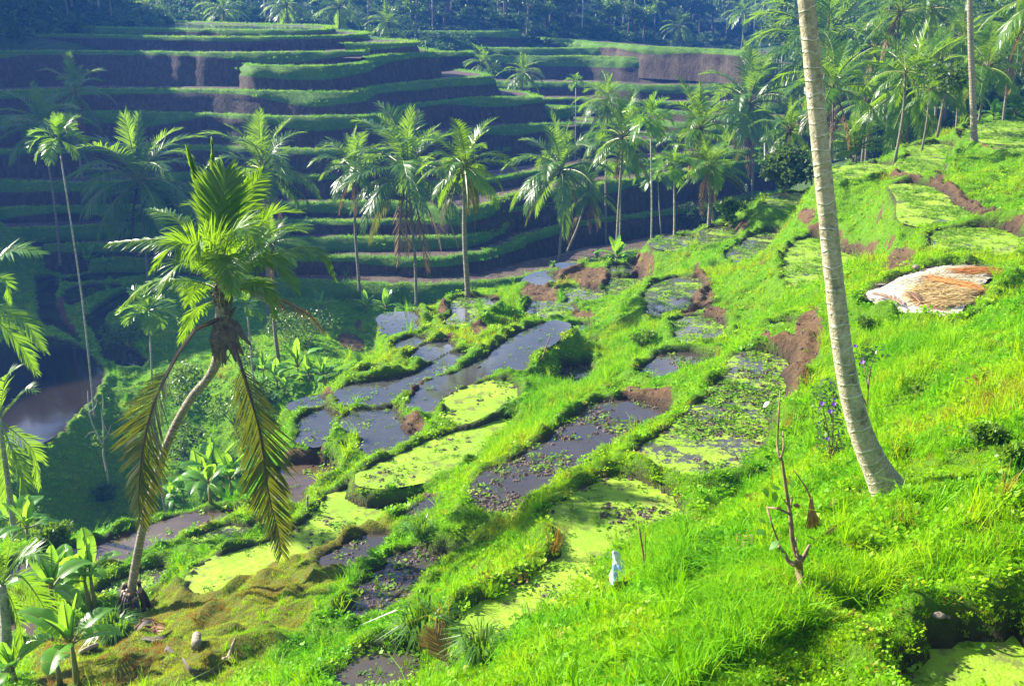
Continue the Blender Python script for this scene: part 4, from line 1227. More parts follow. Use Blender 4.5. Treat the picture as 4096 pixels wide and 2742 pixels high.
palm("dark areca palm standing highest in the areca group", (1488, 300), (1492, 480), 66, Y=60, kind="areca", seed=35, n=13, group=AG)
palm("areca palm with arching leaves left of the brightest areca palm", (1420, 392), (1416, 569), 66, kind="areca", seed=36, n=13, group=AG)
palm("brightest lime green areca palm at the rim of the near slope", (1505, 424), (1512, 536), 60, kind="areca", seed=37, n=13, group=AG)
palm("dark areca palm right beside the brightest areca palm", (1541, 402), (1542, 536), 58, kind="areca", seed=38, n=12, group=AG)
palm("short bushy areca palm growing out of the gully left of the leaning trunk", (342, 742), (350, 800), 78, Y=44, kind="areca", seed=39, n=13, group=AG)
palm("low areca palm deep in the gully behind the leaning trunk", (566, 720), (570, 815), 48, Y=46, kind="areca", seed=40, n=10, group=AG)
palm("coconut palm of which only a pale trunk shows, behind the leaning palm", (622, 560), (640, 822), 86, Y=52, seed=41, n=12, group=VG, nuts=False)
palm("feathery coconut palm behind the top terrace, leftmost of the upper edge", (335, 18), (336, 62), 46, Y=140, kind="far", seed=42, n=18, group="palms behind the top terrace", dry=0)
palm("sunlit coconut palm behind the top terrace, second from the left", (512, 26), (512, 66), 50, Y=142, kind="far", seed=43, n=18, group="palms behind the top terrace", dry=0)
palm("coconut palm with hanging fronds behind the top terrace, third from the left", (655, 14), (660, 70), 56, Y=142, kind="far", seed=44, n=18, group="palms behind the top terrace")
palm("coconut palm behind the right tip of the top terrace", (776, 18), (778, 66), 54, Y=144, kind="far", seed=45, n=18, group="palms behind the top terrace", dry=0)
palm("coconut palm standing low beside the tip of the second terrace", (886, 56), (884, 98), 46, Y=138, kind="far", seed=46, n=17, group="palms behind the top terrace", dry=0)
# ------------------------------------------------------------------ grass and other ground cover
def inst_leaf(name, stops, trans, tmul=(1.5, 1.35, .8), rough=0.5, spec=0.2):
    """blade whose tone comes from the tuft's own tint and a little chance"""
    m, t, b = new_mat(name)
    ti = vattr(t, "tint", 'INSTANCER')
    oi = t.nodes.new("ShaderNodeObjectInfo")
    f = math_(t, 'ADD', ti, math_(t, 'MULTIPLY', math_(t, 'SUBTRACT', oi.outputs["Random"], 0.5), 0.22))
    c = ramp(t, f, stops)
    t.links.new(c, b.inputs["Base Color"])
    b.inputs["Roughness"].default_value = rough
    b.inputs["Specular IOR Level"].default_value = spec
    tr = t.nodes.new("ShaderNodeBsdfTranslucent")
    t.links.new(mixc(t, 1.0, c, tmul, 'MULTIPLY'), tr.inputs[0])
    mx = t.nodes.new("ShaderNodeMixShader"); mx.inputs[0].default_value = trans
    t.links.new(b.outputs[0], mx.inputs[1]); t.links.new(tr.outputs[0], mx.inputs[2])
    t.links.new(mx.outputs[0], t.nodes["Material Output"].inputs[0])
    return m


M_GRASS = inst_leaf("grass_blade", [(0.0, (0.05, 0.19, 0.003)), (0.25, (0.10, 0.33, 0.002)), (0.5, (0.205, 0.44, 0.002)), (0.68, (0.31, 0.48, 0.004)), (0.85, (0.27, 0.24, 0.03)), (1.0, (0.24, 0.135, 0.035))], 0.42)
M_WEED = inst_leaf("weed_leaf", [(0.0, (0.05, 0.16, 0.008)), (0.5, (0.16, 0.34, 0.015)), (1.0, (0.30, 0.42, 0.06))], 0.3)
M_CLOD = simple("mud_clod", (0.045, 0.032, 0.024), (0.13, 0.092, 0.066), 9, 0.7, 0.02)


def tuft(name, n, h, spread, w, lean, seed, m=M_GRASS, tip=0.0):
    rr = random.Random(seed); V = []; F = []
    for i in range(n):
        a = rr.uniform(0, 6.283); r = spread * math.sqrt(rr.random())
        p = Vector((r * math.cos(a), r * math.sin(a), -0.03))
        la = rr.uniform(0, 6.283); ln = lean * rr.uniform(.2, 1.2)
        out = Vector((math.cos(la), math.sin(la), 0))
        hh = h * rr.uniform(.55, 1.15); ww = w * rr.uniform(.7, 1.2)
        fa = rr.uniform(0, 3.14); sd = Vector((math.cos(fa), math.sin(fa), 0)) * ww
        q = p + Vector((0, 0, hh * .6)) + out * hh * .35 * ln
        e = p + Vector((0, 0, hh * (1 - .35 * ln))) + out * hh * 1.0 * ln
        o = len(V)
        V += [p - sd, p + sd, q + sd * .75, q - sd * .75, e]
        F += [(o, o + 1, o + 2, o + 3), (o + 3, o + 2, o + 4)]
    me = bpy.data.meshes.new(name); me.from_pydata([tuple(v) for v in V], [], F)
    me.materials.append(m); me.update()
    return bpy.data.objects.new(name, me)


def rosette(name, n, r, seed, m=M_WEED, h=0.05, up=.35):
    rr = random.Random(seed); V = []; F = []
    for i in range(n):
        a = rr.uniform(0, 6.283); d = Vector((math.cos(a), math.sin(a), up * rr.uniform(.1, 1.6))).normalized()
        s = Vector((-math.sin(a), math.cos(a), 0)); c = Vector((rr.uniform(-r, r), rr.uniform(-r, r), h * rr.uniform(0, 1)))
        l = r * rr.uniform(.4, .8); w_ = l * .38; o = len(V)
        V += [c, c + d * l * .5 + s * w_, c + d * l, c + d * l * .5 - s * w_]; F.append((o, o + 1, o + 2, o + 3))
    me = bpy.data.meshes.new(name); me.from_pydata([tuple(v) for v in V], [], F); me.materials.append(m); me.update()
    return bpy.data.objects.new(name, me)


def scatter(name, label, cat, protos, P, rot, scl, tint, idx):
    """ONE object of uncountable small things: copies of the protos at the points"""
    cl = bpy.data.collections.new(name + "_kinds")
    for k, o in enumerate(protos):
        o.name = "%s_kind_%02d" % (name, k)
        cl.objects.link(o)
    n = len(P)
    me = bpy.data.meshes.new(name); me.vertices.add(n); me.vertices.foreach_set("co", np.asarray(P, np.float32).ravel())
    a = me.attributes.new("rot", 'FLOAT_VECTOR', 'POINT'); a.data.foreach_set("vector", np.asarray(rot, np.float32).ravel())
    fattr(me, "scl", scl); fattr(me, "tint", tint)
    a = me.attributes.new("idx", 'INT', 'POINT'); a.data.foreach_set("value", np.asarray(idx, np.int32))
    ob = link(name, me)
    g = bpy.data.node_groups.new(name, "GeometryNodeTree")
    g.interface.new_socket("Geometry", in_out='INPUT', socket_type='NodeSocketGeometry')
    g.interface.new_socket("Geometry", in_out='OUTPUT', socket_type='NodeSocketGeometry')
    N = g.nodes; Lk = g.links
    gi = N.new("NodeGroupInput"); go = N.new("NodeGroupOutput")
    ip = N.new("GeometryNodeInstanceOnPoints"); ci = N.new("GeometryNodeCollectionInfo")
    ci.inputs["Collection"].default_value = cl
    ci.inputs["Separate Children"].default_value = True
    ci.inputs["Reset Children"].default_value = True
    ip.inputs["Pick Instance"].default_value = True

    def na(nm, ty):
        x = N.new("GeometryNodeInputNamedAttribute"); x.data_type = ty; x.inputs["Name"].default_value = nm
        return x.outputs["Attribute"]
    er = N.new("FunctionNodeEulerToRotation")
    Lk.new(na("rot", 'FLOAT_VECTOR'), er.inputs[0])
    Lk.new(gi.outputs[0], ip.inputs["Points"]); Lk.new(ci.outputs[0], ip.inputs["Instance"])
    Lk.new(na("idx", 'INT'), ip.inputs["Instance Index"])
    Lk.new(er.outputs[0], ip.inputs["Rotation"]); Lk.new(na("scl", 'FLOAT'), ip.inputs["Scale"])
    Lk.new(ip.outputs[0], go.inputs[0])
    md = ob.modifiers.new("scatter", 'NODES'); md.node_group = g
    return tag(ob, label, cat, kind="stuff")


def in_view(x, y, z, mar=0.10):
    px, py = to_px(x, y, z)
    return (px > -4096 * mar) & (px < 4096 * (1 + mar)) & (py > -200) & (py < 2742 * (1 + mar)) & (y > 4)


TALL = [(5, [(1130, 1180), (1240, 1050), (1460, 960), (1560, 860), (1750, 780), (1900, 620), (2200, 700), (2050, 900), (1700, 1100), (1450, 1300), (1100, 1560), (900, 1568), (1000, 1420)]),
        (9, [(300, 760), (700, 700), (1100, 820), (1700, 800), (2335, 500), (2335, 780), (1500, 980), (900, 1150), (400, 1568), (0, 1568), (250, 1050)]),
        (8, [(1560, 700), (1750, 620), (2335, 420), (2335, 900), (1950, 900), (1700, 950), (1600, 850)]),
        (6, [(1300, 780), (1800, 700), (1900, 800), (1500, 1100), (1350, 1300), (1250, 1200)]),
        (5, [(1000, 560), (1130, 380), (1230, 290), (1300, 290), (1180, 480), (1100, 620)]),
        (8, [(450, 420), (620, 430), (650, 660), (480, 640)]), (6, [(170, 250), (330, 210), (380, 380), (200, 420)])]
LUSH = [(8, [(1560, 700), (1750, 620), (2335, 420), (2335, 700), (1950, 800)]), (7, [(640, 740), (1700, 400), (1750, 560), (1300, 640), (700, 860)]),
        (9, [(0, 350), (500, 100), (700, 100), (400, 500), (200, 800), (0, 900)]), (5, [(400, 1290), (640, 1240), (780, 1300), (620, 1400)]), (7, [(1900, 900), (2335, 850), (2335, 1568), (1500, 1568)])]

# candidate cells of the near ground
NT = 150000
CLEAR = [(hit(*src(8, 1912, 930)), .42), (hit(*src(8, 1912, 890)), .42), (hit(*src(7, 1312, 1360)), .22), (hit(*src(7, 1340, 1505)), .2), (hit(*src(8, 735, 1490)), .4), (hit(*src(9, 1790, 1130)), .3)]
ok = keep & ~wet & (D > np.where(YY < 14, 0.04, np.where(YY < 24, 0.11, 0.16)))
for q_, r_ in CLEAR: ok &= (XX - q_.x) ** 2 + (YY - q_.y) ** 2 > r_ * r_
cj, ci_ = np.nonzero(ok)
cx = gx[ci_] + RNG.uniform(-.5, .5, len(cj)) * GS; cyy = gy[cj] + RNG.uniform(-.5, .5, len(cj)) * GS
cz = ground_z(cx, cyy)
dist = np.sqrt(cx ** 2 + cyy ** 2 + (cz - Z0) ** 2)
e_ = earth[cj, ci_]
wgt = np.where(in_view(cx, cyy, cz), 1, 0) / np.maximum(dist, 9) ** 1.75 * np.clip(1.15 - 1.4 * e_, 0.02, 1)
sel = RNG.choice(len(cj), NT, replace=True, p=wgt / wgt.sum())
gxp = cx[sel] + RNG.uniform(-.5, .5, NT) * GS; gyp = cyy[sel] + RNG.uniform(-.5, .5, NT) * GS
gzp = ground_z(gxp, gyp); gd = dist[sel]
gpx, gpy = to_px(gxp, gyp, gzp)
tallm = np.zeros(NT); lush = np.zeros(NT)
for sh_, pts in TALL: tallm[inpoly(gpx, gpy, chaikin([src(sh_, u, v) for u, v in pts], 2, True))] = 1
for sh_, pts in LUSH: lush[inpoly(gpx, gpy, chaikin([src(sh_, u, v) for u, v in pts], 2, True))] = 1
dr = dry[cj[sel], ci_[sel]]
na_ = vnoise(gxp, gyp, .35, 31); nb_ = vnoise(gxp, gyp, 1.3, 32); nc_ = vnoise(gxp, gyp, .12, 33)
tint = 0.50 + 0.17 * na_ + 0.13 * nb_ + 0.06 * nc_ - 0.10 * lush
tint = np.where(dr > .3, tint + dr * (0.31 + .20 * nb_ + .10 * na_), tint)
tint += np.where(RNG.random(NT) < .08, .33, 0)
shade_v = gd > 62
dn_ = D[cj[sel], ci_[sel]]
tall_p = np.clip(tallm * .75 + .25 * (na_ > .45), 0, 1) * (dr < .5)
kind_ = np.where(RNG.random(NT) < tall_p, 3 + RNG.integers(0, 3, NT), RNG.integers(0, 3, NT))
kind_ = np.where((dn_ < .6) & (kind_ > 2), kind_ - 3, kind_)
low_ = inpoly(gpx, gpy, [src(0, *p) for p in [(1560, 1580), (1640, 1530), (1800, 1440), (2000, 1370), (2342, 1305), (2600, 1260), (2600, 1800), (1560, 1800)]])
short_ = inpoly(gpx, gpy, [src(9, *p) for p in [(1440, 130), (1560, 60), (2200, -60), (2600, 0), (2600, 110), (2100, 190), (1650, 290), (1440, 260)]])
kind_ = np.where(short_ & (kind_ > 2), kind_ - 3, kind_)
tint = tint + .12 * short_
kind_ = np.where(low_ & (kind_ > 2), kind_ - 3, kind_)
kind_ = np.where((RNG.random(NT) < .10) & (kind_ < 3) & (dr < .4), 8 + RNG.integers(0, 2, NT), kind_)
kind_ = np.where(~low_ & (RNG.random(NT) < .006), 6 + RNG.integers(0, 2, NT), kind_)
dn = D[cj[sel], ci_[sel]]
scl = (0.6 + .5 * RNG.random(NT)) * (1 + np.clip((gd - 22) / 90, 0, .5)) * np.where(dr > .4, .6, 1) * np.where((dn < .75) & (kind_ < 6), .72, 1) * np.where(low_, .6, 1) * np.where(short_, .5, 1) * np.where(kind_ < 3, .82, 1)
rot = np.stack([RNG.normal(0, .16, NT), RNG.normal(0, .16, NT), RNG.uniform(0, 6.283, NT)], -1)
# blades lean out from steep banks
ry = bilin(gzx, GX0, GY0, GS, gxp, gyp); rx = bilin(gzy, GX0, GY0, GS, gxp, gyp)
protos = [tuft("lawn", 16, .17, .17, .0085, .8, 1), tuft("lawn", 18, .14, .18, .009, 1.0, 2), tuft("lawn", 15, .20, .16, .0085, .7, 3),
          tuft("tall", 15, .42, .15, .0085, .75, 4), tuft("tall", 13, .52, .16, .009, .9, 5), tuft("tall", 16, .34, .17, .008, .8, 6),
          tuft("sedge", 26, .80, .14, .010, 1.0, 7), tuft("sedge", 22, .65, .16, .010, 1.1, 8), rosette("herb", 14, .17, 21, M_GRASS, .08, .8), rosette("herb", 18, .13, 22, M_GRASS, .10, .6)]
scatter("grass", "bright green grass on the bunds and banks of the near slope", "grass", protos,
        np.stack([gxp, gyp, gzp], -1), rot, scl, np.clip(tint, 0, 1), kind_)

# grass along the rims of the far terraces
LP = np.concatenate([p for p, w_ in LIP_PTS]); LW = np.concatenate([np.full(len(p), w_) for p, w_ in LIP_PTS])
iv = in_view(LP[:, 0], LP[:, 1], LP[:, 2], .06)
LP = LP[iv]; LW = LW[iv]
NF = 17000
sel = RNG.choice(len(LP), NF, p=LW / LW.sum())
q = LP[sel] + np.stack([RNG.normal(0, .35, NF), RNG.normal(0, .22, NF), np.zeros(NF)], -1)
tn = np.clip(.46 + .14 * vnoise(q[:, 0], q[:, 1], .2, 41) + RNG.normal(0, .06, NF), 0, 1)
scatter("rim_grass", "green grass hanging over the rims of the far terraces", "grass",
        [tuft("rim", 13, .22, .34, .018, .9, 11), tuft("rim", 12, .18, .36, .018, 1.1, 12), tuft("rim", 9, .32, .2, .016, .9, 13)], q,
        np.stack([RNG.normal(0, .2, NF), RNG.normal(0, .2, NF), RNG.uniform(0, 6.28, NF)], -1), RNG.uniform(.7, 1.35, NF), tn, RNG.integers(0, 3, NF))

# mud clods and floating weeds in the paddies
CP = []; WP = []
for n, (kind, lev, out) in enumerate(PAD):
    if kind in 'svu': continue
    o = out[:, :2]; z = Z0 - lev * K
    A = abs(np.sum(o[:, 0] * np.roll(o[:, 1], -1) - np.roll(o[:, 0], -1) * o[:, 1])) / 2
    dd = np.linalg.norm(np.r_[o.mean(0), z - Z0])
    near = min(1.0, (34 / dd) ** 1.2)
    for dens, store, want in ((44 if 'm' in kind else 7.0 if 'a' in kind else 0.6, CP, .05), ({'w': 3, 'x': 22, 'g': 34, 'a': 6, 'ma': 34, 'am': 16, 'm': 9, 'b': 20, 'ab': 5, 'p': 4}.get(kind, 4), WP, -.1)):
        k = int(A * dens * near)
        if k < 1: continue
        x = RNG.uniform(o[:, 0].min(), o[:, 0].max(), k * 4); y = RNG.uniform(o[:, 1].min(), o[:, 1].max(), k * 4)
        m_ = inpoly(x, y, o)
        f = vnoise(x, y, .8, 50 + n) + .5 * vnoise(x, y, 2.3, 60 + n)
        if kind == 'am' and store is CP: f -= .35
        m_ &= f + RNG.normal(0, .25, len(x)) > want
        x = x[m_][:k]; y = y[m_][:k]
        store.append(np.stack([x, y, np.full(len(x), z), np.full(len(x), dd)], -1))
for dens_, thr_ in ((5.0, .55),):                     # stones and crumbs on the bare banks
    ej, ei = np.nonzero((earth > thr_) & ~wet & keep)
    k = int(len(ej) * GS * GS * dens_); pick = RNG.choice(len(ej), k)
    x = gx[ei[pick]] + RNG.uniform(-.07, .07, k); y = gy[ej[pick]] + RNG.uniform(-.07, .07, k)
    CP.append(np.stack([x, y, ground_z(x, y) + .01, np.full(k, 5.0)], -1))
CP = np.concatenate(CP); WP = np.concatenate(WP)
CP = CP[in_view(CP[:, 0], CP[:, 1], CP[:, 2])]; WP = WP[in_view(WP[:, 0], WP[:, 1], WP[:, 2])]


def clod(seed):
    mb = MB(); rr = random.Random(seed)
    for i in range(4): mb.lump((rr.uniform(-.09, .09), rr.uniform(-.09, .09), rr.uniform(-.01, .03)), (rr.uniform(.04, .10), rr.uniform(.04, .09), rr.uniform(.03, .06)), 0, seed * 9 + i, 6, 4, .35)
    return bpy.data.objects.new("clod", mb.mesh("clod", M_CLOD, False))


def rand_rot(n): return np.stack([RNG.normal(0, .1, n), RNG.normal(0, .1, n), RNG.uniform(0, 6.28, n)], -1)


n_ = len(CP)
scatter("mud_clods", "dark clods of ploughed mud standing out of the paddy water", "mud clods", [clod(k) for k in range(4)], CP[:, :3] - [0, 0, .015], rand_rot(n_),
        RNG.uniform(.25, .75, n_) * (1 + CP[:, 3] / 130), np.zeros(n_), RNG.integers(0, 4, n_))
n_ = len(WP)
scatter("water_weeds", "small pale green weeds floating and rooting in the paddies", "water weeds", [rosette("weed", 9, .14, 3), rosette("weed", 12, .18, 4, h=.03), tuft("shoot", 7, .22, .08, .007, .6, 9, M_WEED), rosette("weed", 7, .10, 5)],
        WP[:, :3] + [0, 0, .012], rand_rot(n_), RNG.uniform(.35, .85, n_) * (1 + WP[:, 3] / 90), np.clip(RNG.normal(.45, .25, n_), 0, 1), RNG.integers(0, 4, n_))
# ------------------------------------------------------------------ the big leaning palm on the left
base_ = hit(*src(0, 300, 1412)); YB = base_.y


def pp(c, u, v, dy=0.0):
    return at(*src(c, u, v), YB + dy)


root = thing("coconut_palm", "big leaning coconut palm with curved trunk and two long fronds hanging down in front", "palm tree", base_, 0, "coconut palms in the foreground")
L_ = lambda p: p - base_
tp = [pp(0, 292, 1425), pp(0, 297, 1380), pp(0, 312, 1280), pp(0, 340, 1150), pp(0, 384, 1010), pp(0, 436, 912), pp(0, 478, 862), pp(0, 500, 812), pp(0, 508, 750), pp(0, 508, 690), pp(0, 508, 655)]
tp = [L_(p) for p in spline(tp, 34)]
scale_m = YB / cp / FPX
tr = np.interp(np.linspace(0, 1, 34), [0, .08, .3, .6, .7, .8, 1], [.18, .135, .115, .110, .15, .20, .15])
link("trunk", trunk_mesh("leaning_trunk", tp, list(tr), [M_TRUNK], 16), root)
mb = MB(); rr = random.Random(3)
b0 = L_(pp(0, 297, 1400)); axis = (tp[6] - tp[1]).normalized()
for i in range(17):
    a = i / 17 * 6.283 + rr.uniform(-.15, .15); u = Vector((math.cos(a), math.sin(a), 0))
    hgt = rr.uniform(.75, 1.15); fl = rr.uniform(.40, .72)
    q0 = tp[1] + axis * hgt + u * .24
    q3 = Vector((u.x * fl, u.y * fl, 0)); g = q3 + base_; q3.z = float(ground_z(g.x, g.y)) - base_.z - .08
    q1 = q0.lerp(q3, .35) + u * .03; q2 = q0.lerp(q3, .7) - u * .02
    mb.tube(spline([q0, q1, q2, q3], 7), [rr.uniform(.045, .07) * k for k in (1.15, 1, .9, .85, .8, .75, .7)], 6, 0, True, .12)
    mb.lump(q0 + Vector((0, 0, .02)), (.075, .075, .045), 1, i, 6, 4, .2)
mb.build("root_flare", [simple("root_dark", (0.025, 0.017, 0.014), (0.09, 0.06, 0.045), 9, 0.7, .01), simple("root_cut", (0.30, 0.19, 0.13), (0.45, 0.30, 0.22), 8, .7)], root)
# dead sheaths and fibres under the crown
mb = MB()
for i in range(34):
    u0 = rr.uniform(690, 830); v0 = rr.uniform(1170, 1250); l = rr.uniform(120, 290)
    a0 = pp(10, u0, v0, -.35 + rr.uniform(-.1, .15)); a1 = pp(10, u0 + rr.uniform(-35, 30), v0 + l * .5, -.5 + rr.uniform(-.1, .2)); a2 = pp(10, u0 + rr.uniform(-60, 70), v0 + l, -.35 + rr.uniform(-.15, .15))
    w_ = rr.uniform(.015, .065)
    mb.strip([L_(p) for p in spline([a0, a1, a2], 7)], Vector((1, rr.uniform(-.5, .5), 0)).normalized(), [w_ * k for k in (.8, 1, 1, .9, .7, .5, .15)])
for u, v, u2, v2 in ((760, 1200, 700, 1480), (800, 1190, 890, 1440), (830, 1200, 945, 1375), (740, 1215, 690, 1440), (800, 1210, 840, 1480), (770, 1210, 770, 1500)):
    a0 = pp(10, u, v, -.35); a2 = pp(10, u2, v2, -.5); a1 = (a0 + a2) / 2 + Vector((0, -.2, .05))
    mb.strip([L_(p) for p in spline([a0, a1, a2], 8)], Vector((1, .2, 0)).normalized(), [.06, .09, .10, .10, .09, .07, .05, .02])
mb.build("dead_sheath", M_DEAD, root)
mb = MB()
for i in range(26):       # leaf bases round the heart
    a = rr.uniform(0, 6.283); u0 = 745 + 45 * math.cos(a) * rr.uniform(.5, 1.2); v0 = rr.uniform(960, 1230)
    p0 = pp(10, 755 + 20 * math.cos(a), v0, .22 * math.sin(a)); p2 = pp(10, 755 + 60 * math.cos(a) * rr.uniform(.7, 1.5), v0 - rr.uniform(50, 150), .3 * math.sin(a))
    mb.tube([L_(p0), L_((p0 + p2) / 2), L_(p2)], [.085, .065, .03], 6, 0, True, .2)
mb.build("leaf_bases", M_DEAD, root)
mb = MB()
for i in range(60):       # pale net of fibre
    a = rr.uniform(0, 6.283)
    p0 = pp(10, 740 + rr.uniform(-45, 40), rr.uniform(860, 1040), -.2 + rr.uniform(-.1, .1))
    mb.strip([L_(p0), L_(p0) + Vector((rr.uniform(-.12, .12), rr.uniform(-.1, .05), rr.uniform(-.2, .1))), L_(p0) + Vector((rr.uniform(-.3, .3), rr.uniform(-.2, .1), rr.uniform(-.45, .1)))],
             Vector((rr.uniform(-1, 1), rr.uniform(-1, 1), .3)).normalized(), [.018, .014, .003])
mb.build("fibre_net", M_HUSK, root)
HF = [  # way of the midrib (sheet 10, depth), sideways hint, leaflets
 ([(740, 960, 0), (690, 640, 0), (600, 330, .1), (520, 60, .1)], (1, .2, 0), dict(n=70, ll=.14, w=.013, ang=(14, 9), hang=.0, vee=.3, start=.25)),
 ([(740, 960, 0), (720, 650, 0), (692, 230, .1), (682, 10, .2)], (1, .2, 0), dict(n=60, ll=.12, w=.013, ang=(8, 5), hang=.0, vee=.2, start=.3)),
 ([(745, 960, -.1), (738, 660, -.25), (745, 430, -.3), (768, 205, -.1)], (1, .15, 0), dict(n=66, ll=.36, w=.016, ang=(52, 30), hang=.02, vee=.05, start=.36)),
 ([(760, 960, .2), (800, 640, .4), (890, 400, .8), (1010, 230, 1.2)], (.9, .5, 0), dict(n=64, ll=.25, w=.011, hang=.25, vee=.2, start=.3)),
 ([(735, 960, .2), (690, 760, .6), (520, 590, 1.2), (400, 500, 1.6), (275, 460, 2.0)], (.2, 1, .2), dict(n=70, ll=.22, w=.010, hang=.5, vee=.2)),
 ([(735, 970, 0), (690, 820, .2), (450, 670, .5), (250, 665, .8), (5, 685, 1.0)], (.1, 1, .2), dict(n=78, ll=.19, w=.009, hang=.6, vee=.15)),
 ([(735, 1020, -.2), (640, 960, -.3), (480, 935, -.4), (250, 960, -.4), (55, 1130, -.3)], (0, 1, .1), dict(n=76, ll=.21, w=.010, hang=.7, vee=.2)),
 ([(730, 960, -.4), (640, 760, -.9), (500, 690, -1.4), (390, 740, -1.8), (300, 860, -2.0)], (.4, .8, .2), dict(n=70, ll=.26, w=.010, hang=.55, vee=.3)),
 ([(730, 1060, .3), (650, 1090, .6), (570, 1150, 1.0), (480, 1340, 1.2)], (.5, .8, 0), dict(n=64, ll=.28, w=.010, hang=.6)),
 ([(765, 960, .2), (830, 770, .5), (960, 610, .9), (1100, 490, 1.2), (1245, 480, 1.5)], (.3, 1, 0), dict(n=72, ll=.25, w=.010, hang=.3, vee=.3)),
 ([(765, 970, -.1), (840, 830, -.2), (1000, 670, -.4), (1170, 590, -.5), (1318, 592, -.6)], (.2, 1, 0), dict(n=74, ll=.24, w=.010, hang=.45, vee=.25)),
 ([(770, 990, 0), (850, 880, 0), (1050, 790, .1), (1260, 720, .2), (1400, 740, .3), (1490, 905, .4)], (.1, 1, .1), dict(n=86, ll=.22, w=.009, hang=.7, vee=.15)),
 ([(770, 1030, -.2), (850, 960, -.5), (960, 950, -.8), (1050, 1010, -1.0), (1090, 1170, -1.1)], (.3, .9, 0), dict(n=70, ll=.30, w=.010, hang=.6)),
 ([(770, 1020, .5), (900, 990, .9), (1110, 1060, 1.2), (1300, 1150, 1.5), (1425, 1280, 1.7)], (.2, 1, 0), dict(n=60, ll=.16, w=.008, hang=.9, dryish=1)),
 ([(725, 1195, -.3), (716, 1190, -.4), (596, 1237, -.6), (486, 1367, -.8), (366, 1587, -1.0), (306, 1717, -1.1), (246, 1917, -1.1), (206, 2135, -1.0), (191, 2372, -.9), (200, 2560, -.8)], (1, -.25, .1), dict(n=104, ll=.20, w=.0046, ang=(46, 22), hang=.10, vee=.25, start=.30, yel=1)),
 ([(790, 1190, -.3), (826, 1370, -.6), (866, 1467, -.9), (916, 1647, -1.0), (966, 1817, -1.1), (1016, 2017, -1.1), (1030, 2172, -1.1), (1066, 2402, -1.0), (1116, 2572, -.9), (1146, 2762, -.8)], (1, .2, .1), dict(n=104, ll=.20, w=.0046, ang=(44, 20), hang=.10, vee=.25, start=.20, yel=1)),
 ([(750, 960, -.5), (770, 720, -1.1), (850, 590, -1.6), (930, 620, -2.0), (1010, 720, -2.3)], (.3, .9, .2), dict(n=66, ll=.26, w=.010, hang=.5, vee=.3)),
 ([(740, 960, -.5), (720, 760, -1.2), (650, 660, -1.8), (590, 680, -2.2), (530, 790, -2.5)], (.5, .8, .2), dict(n=66, ll=.30, w=.010, hang=.6, vee=.3)),
 ([(755, 960, .6), (760, 700, 1.2), (690, 520, 1.8), (610, 440, 2.3), (520, 430, 2.8)], (.4, .9, 0), dict(n=60, ll=.24, w=.010, hang=.3, vee=.3)),
 ([(760, 960, .6), (830, 720, 1.3), (960, 560, 1.9), (1060, 560, 2.4)], (.3, .9, 0), dict(n=60, ll=.25, w=.010, hang=.4, vee=.3)),
 ([(750, 980, -.6), (760, 860, -1.4), (770, 800, -2.0), (790, 860, -2.6), (800, 980, -2.8)], (1, 0, 0), dict(n=56, ll=.28, w=.010, hang=.5, vee=.2)),
]
_r = random.Random(12)
for k in range(5):       # the rest of the crown, all round
    a = -2.6 + k * 1.16; e = _r.uniform(-.1, 1.0)
    du = 400 * math.cos(a); dd_ = 2.4 * math.sin(a)
    HF.append(([(755, 990, 0), (755 + du * .4, 960 - 190 * e, dd_ * .4), (755 + du * .8, 930 - 260 * e, dd_ * .8), (755 + du * 1.1, 960 - 170 * e + 40, dd_ * 1.1), (755 + du * 1.25, 1080 - 120 * e, dd_ * 1.25)], (-math.sin(a), math.cos(a), .1), dict(n=64, ll=.26, w=.010, hang=.5, vee=.25)))
for k, (way, side, kw) in enumerate(HF):
    kw = dict(kw); yel = kw.pop('yel', 0); dry_ = kw.pop('dryish', 0)
    path = [L_(pp(10, u, v, d)) for u, v, d in way]
    path = spline(path, 22)
    mats = [M_FROND_Y, M_RACHIS_DK] if yel else [M_FROND_DRY, M_RACHIS_DK] if dry_ else [M_FROND, M_RACHIS]
    o = link("frond", frond_mesh("leaning_palm_frond", path, side, mats, seed=300 + k, detail=3, rw=.007, **kw), root)
    if yel:
        o["label"] = "long yellowing frond hanging straight down"

# ------------------------------------------------------------------ the big bare trunk on the right
bb = hit(*src(0, 2038, 1128)); YR = bb.y
root = thing("coconut_palm", "big pale ringed palm trunk curving up out of the picture at the right", "palm tree", bb, 0, "coconut palms in the foreground")
way = [(2056, 1155, 118), (2032, 1118, 94), (2001, 1062, 71), (1974, 1000, 62), (1950, 920, 57), (1927, 800, 52), (1908, 640, 49), (1890, 470, 47), (1872, 290, 46), (1856, 120, 45), (1840, -40, 44), (1815, -330, 42), (1790, -700, 40), (1770, -1060, 36)]
pts = [at(*src(0, x, y), YR) - bb for x, y, w_ in way]
rad = []
for (x, y, w_), p in zip(way, pts):
    q = p + bb - Vector((0, 0, Z0)); rad.append(w_ * .88 * 1.749 / 2 / FPX * (q.y * cp - q.z * sp))
P_ = spline(pts, 60); rad = np.interp(np.linspace(0, 1, 60), np.linspace(0, 1, len(rad)), rad)
link("trunk", trunk_mesh("big_trunk", P_, list(rad), [trunk_mat("pale_ringed_bark", (0.52, 0.46, 0.32), (0.30, 0.26, 0.17), (0.74, 0.70, 0.56), 5.6, .5)], 20, rough=.025), root)
put_fronds(root, P_[-1], 4.6, "mid", 16, 77, hi=5)
palm("tall slim coconut trunk at the right edge with its crown out of the picture", (2222, -330), (2238, 272), 150, Y=50.5, seed=51, n=12, group=VG, r=.25, hi=5, dry=0, yellow=0, bark=M_TRUNK)
palm("coconut palm hanging its dark crown into the upper right corner", (2395, -10), (2372, 250), 150, Y=56, seed=52, n=18, group=VG)
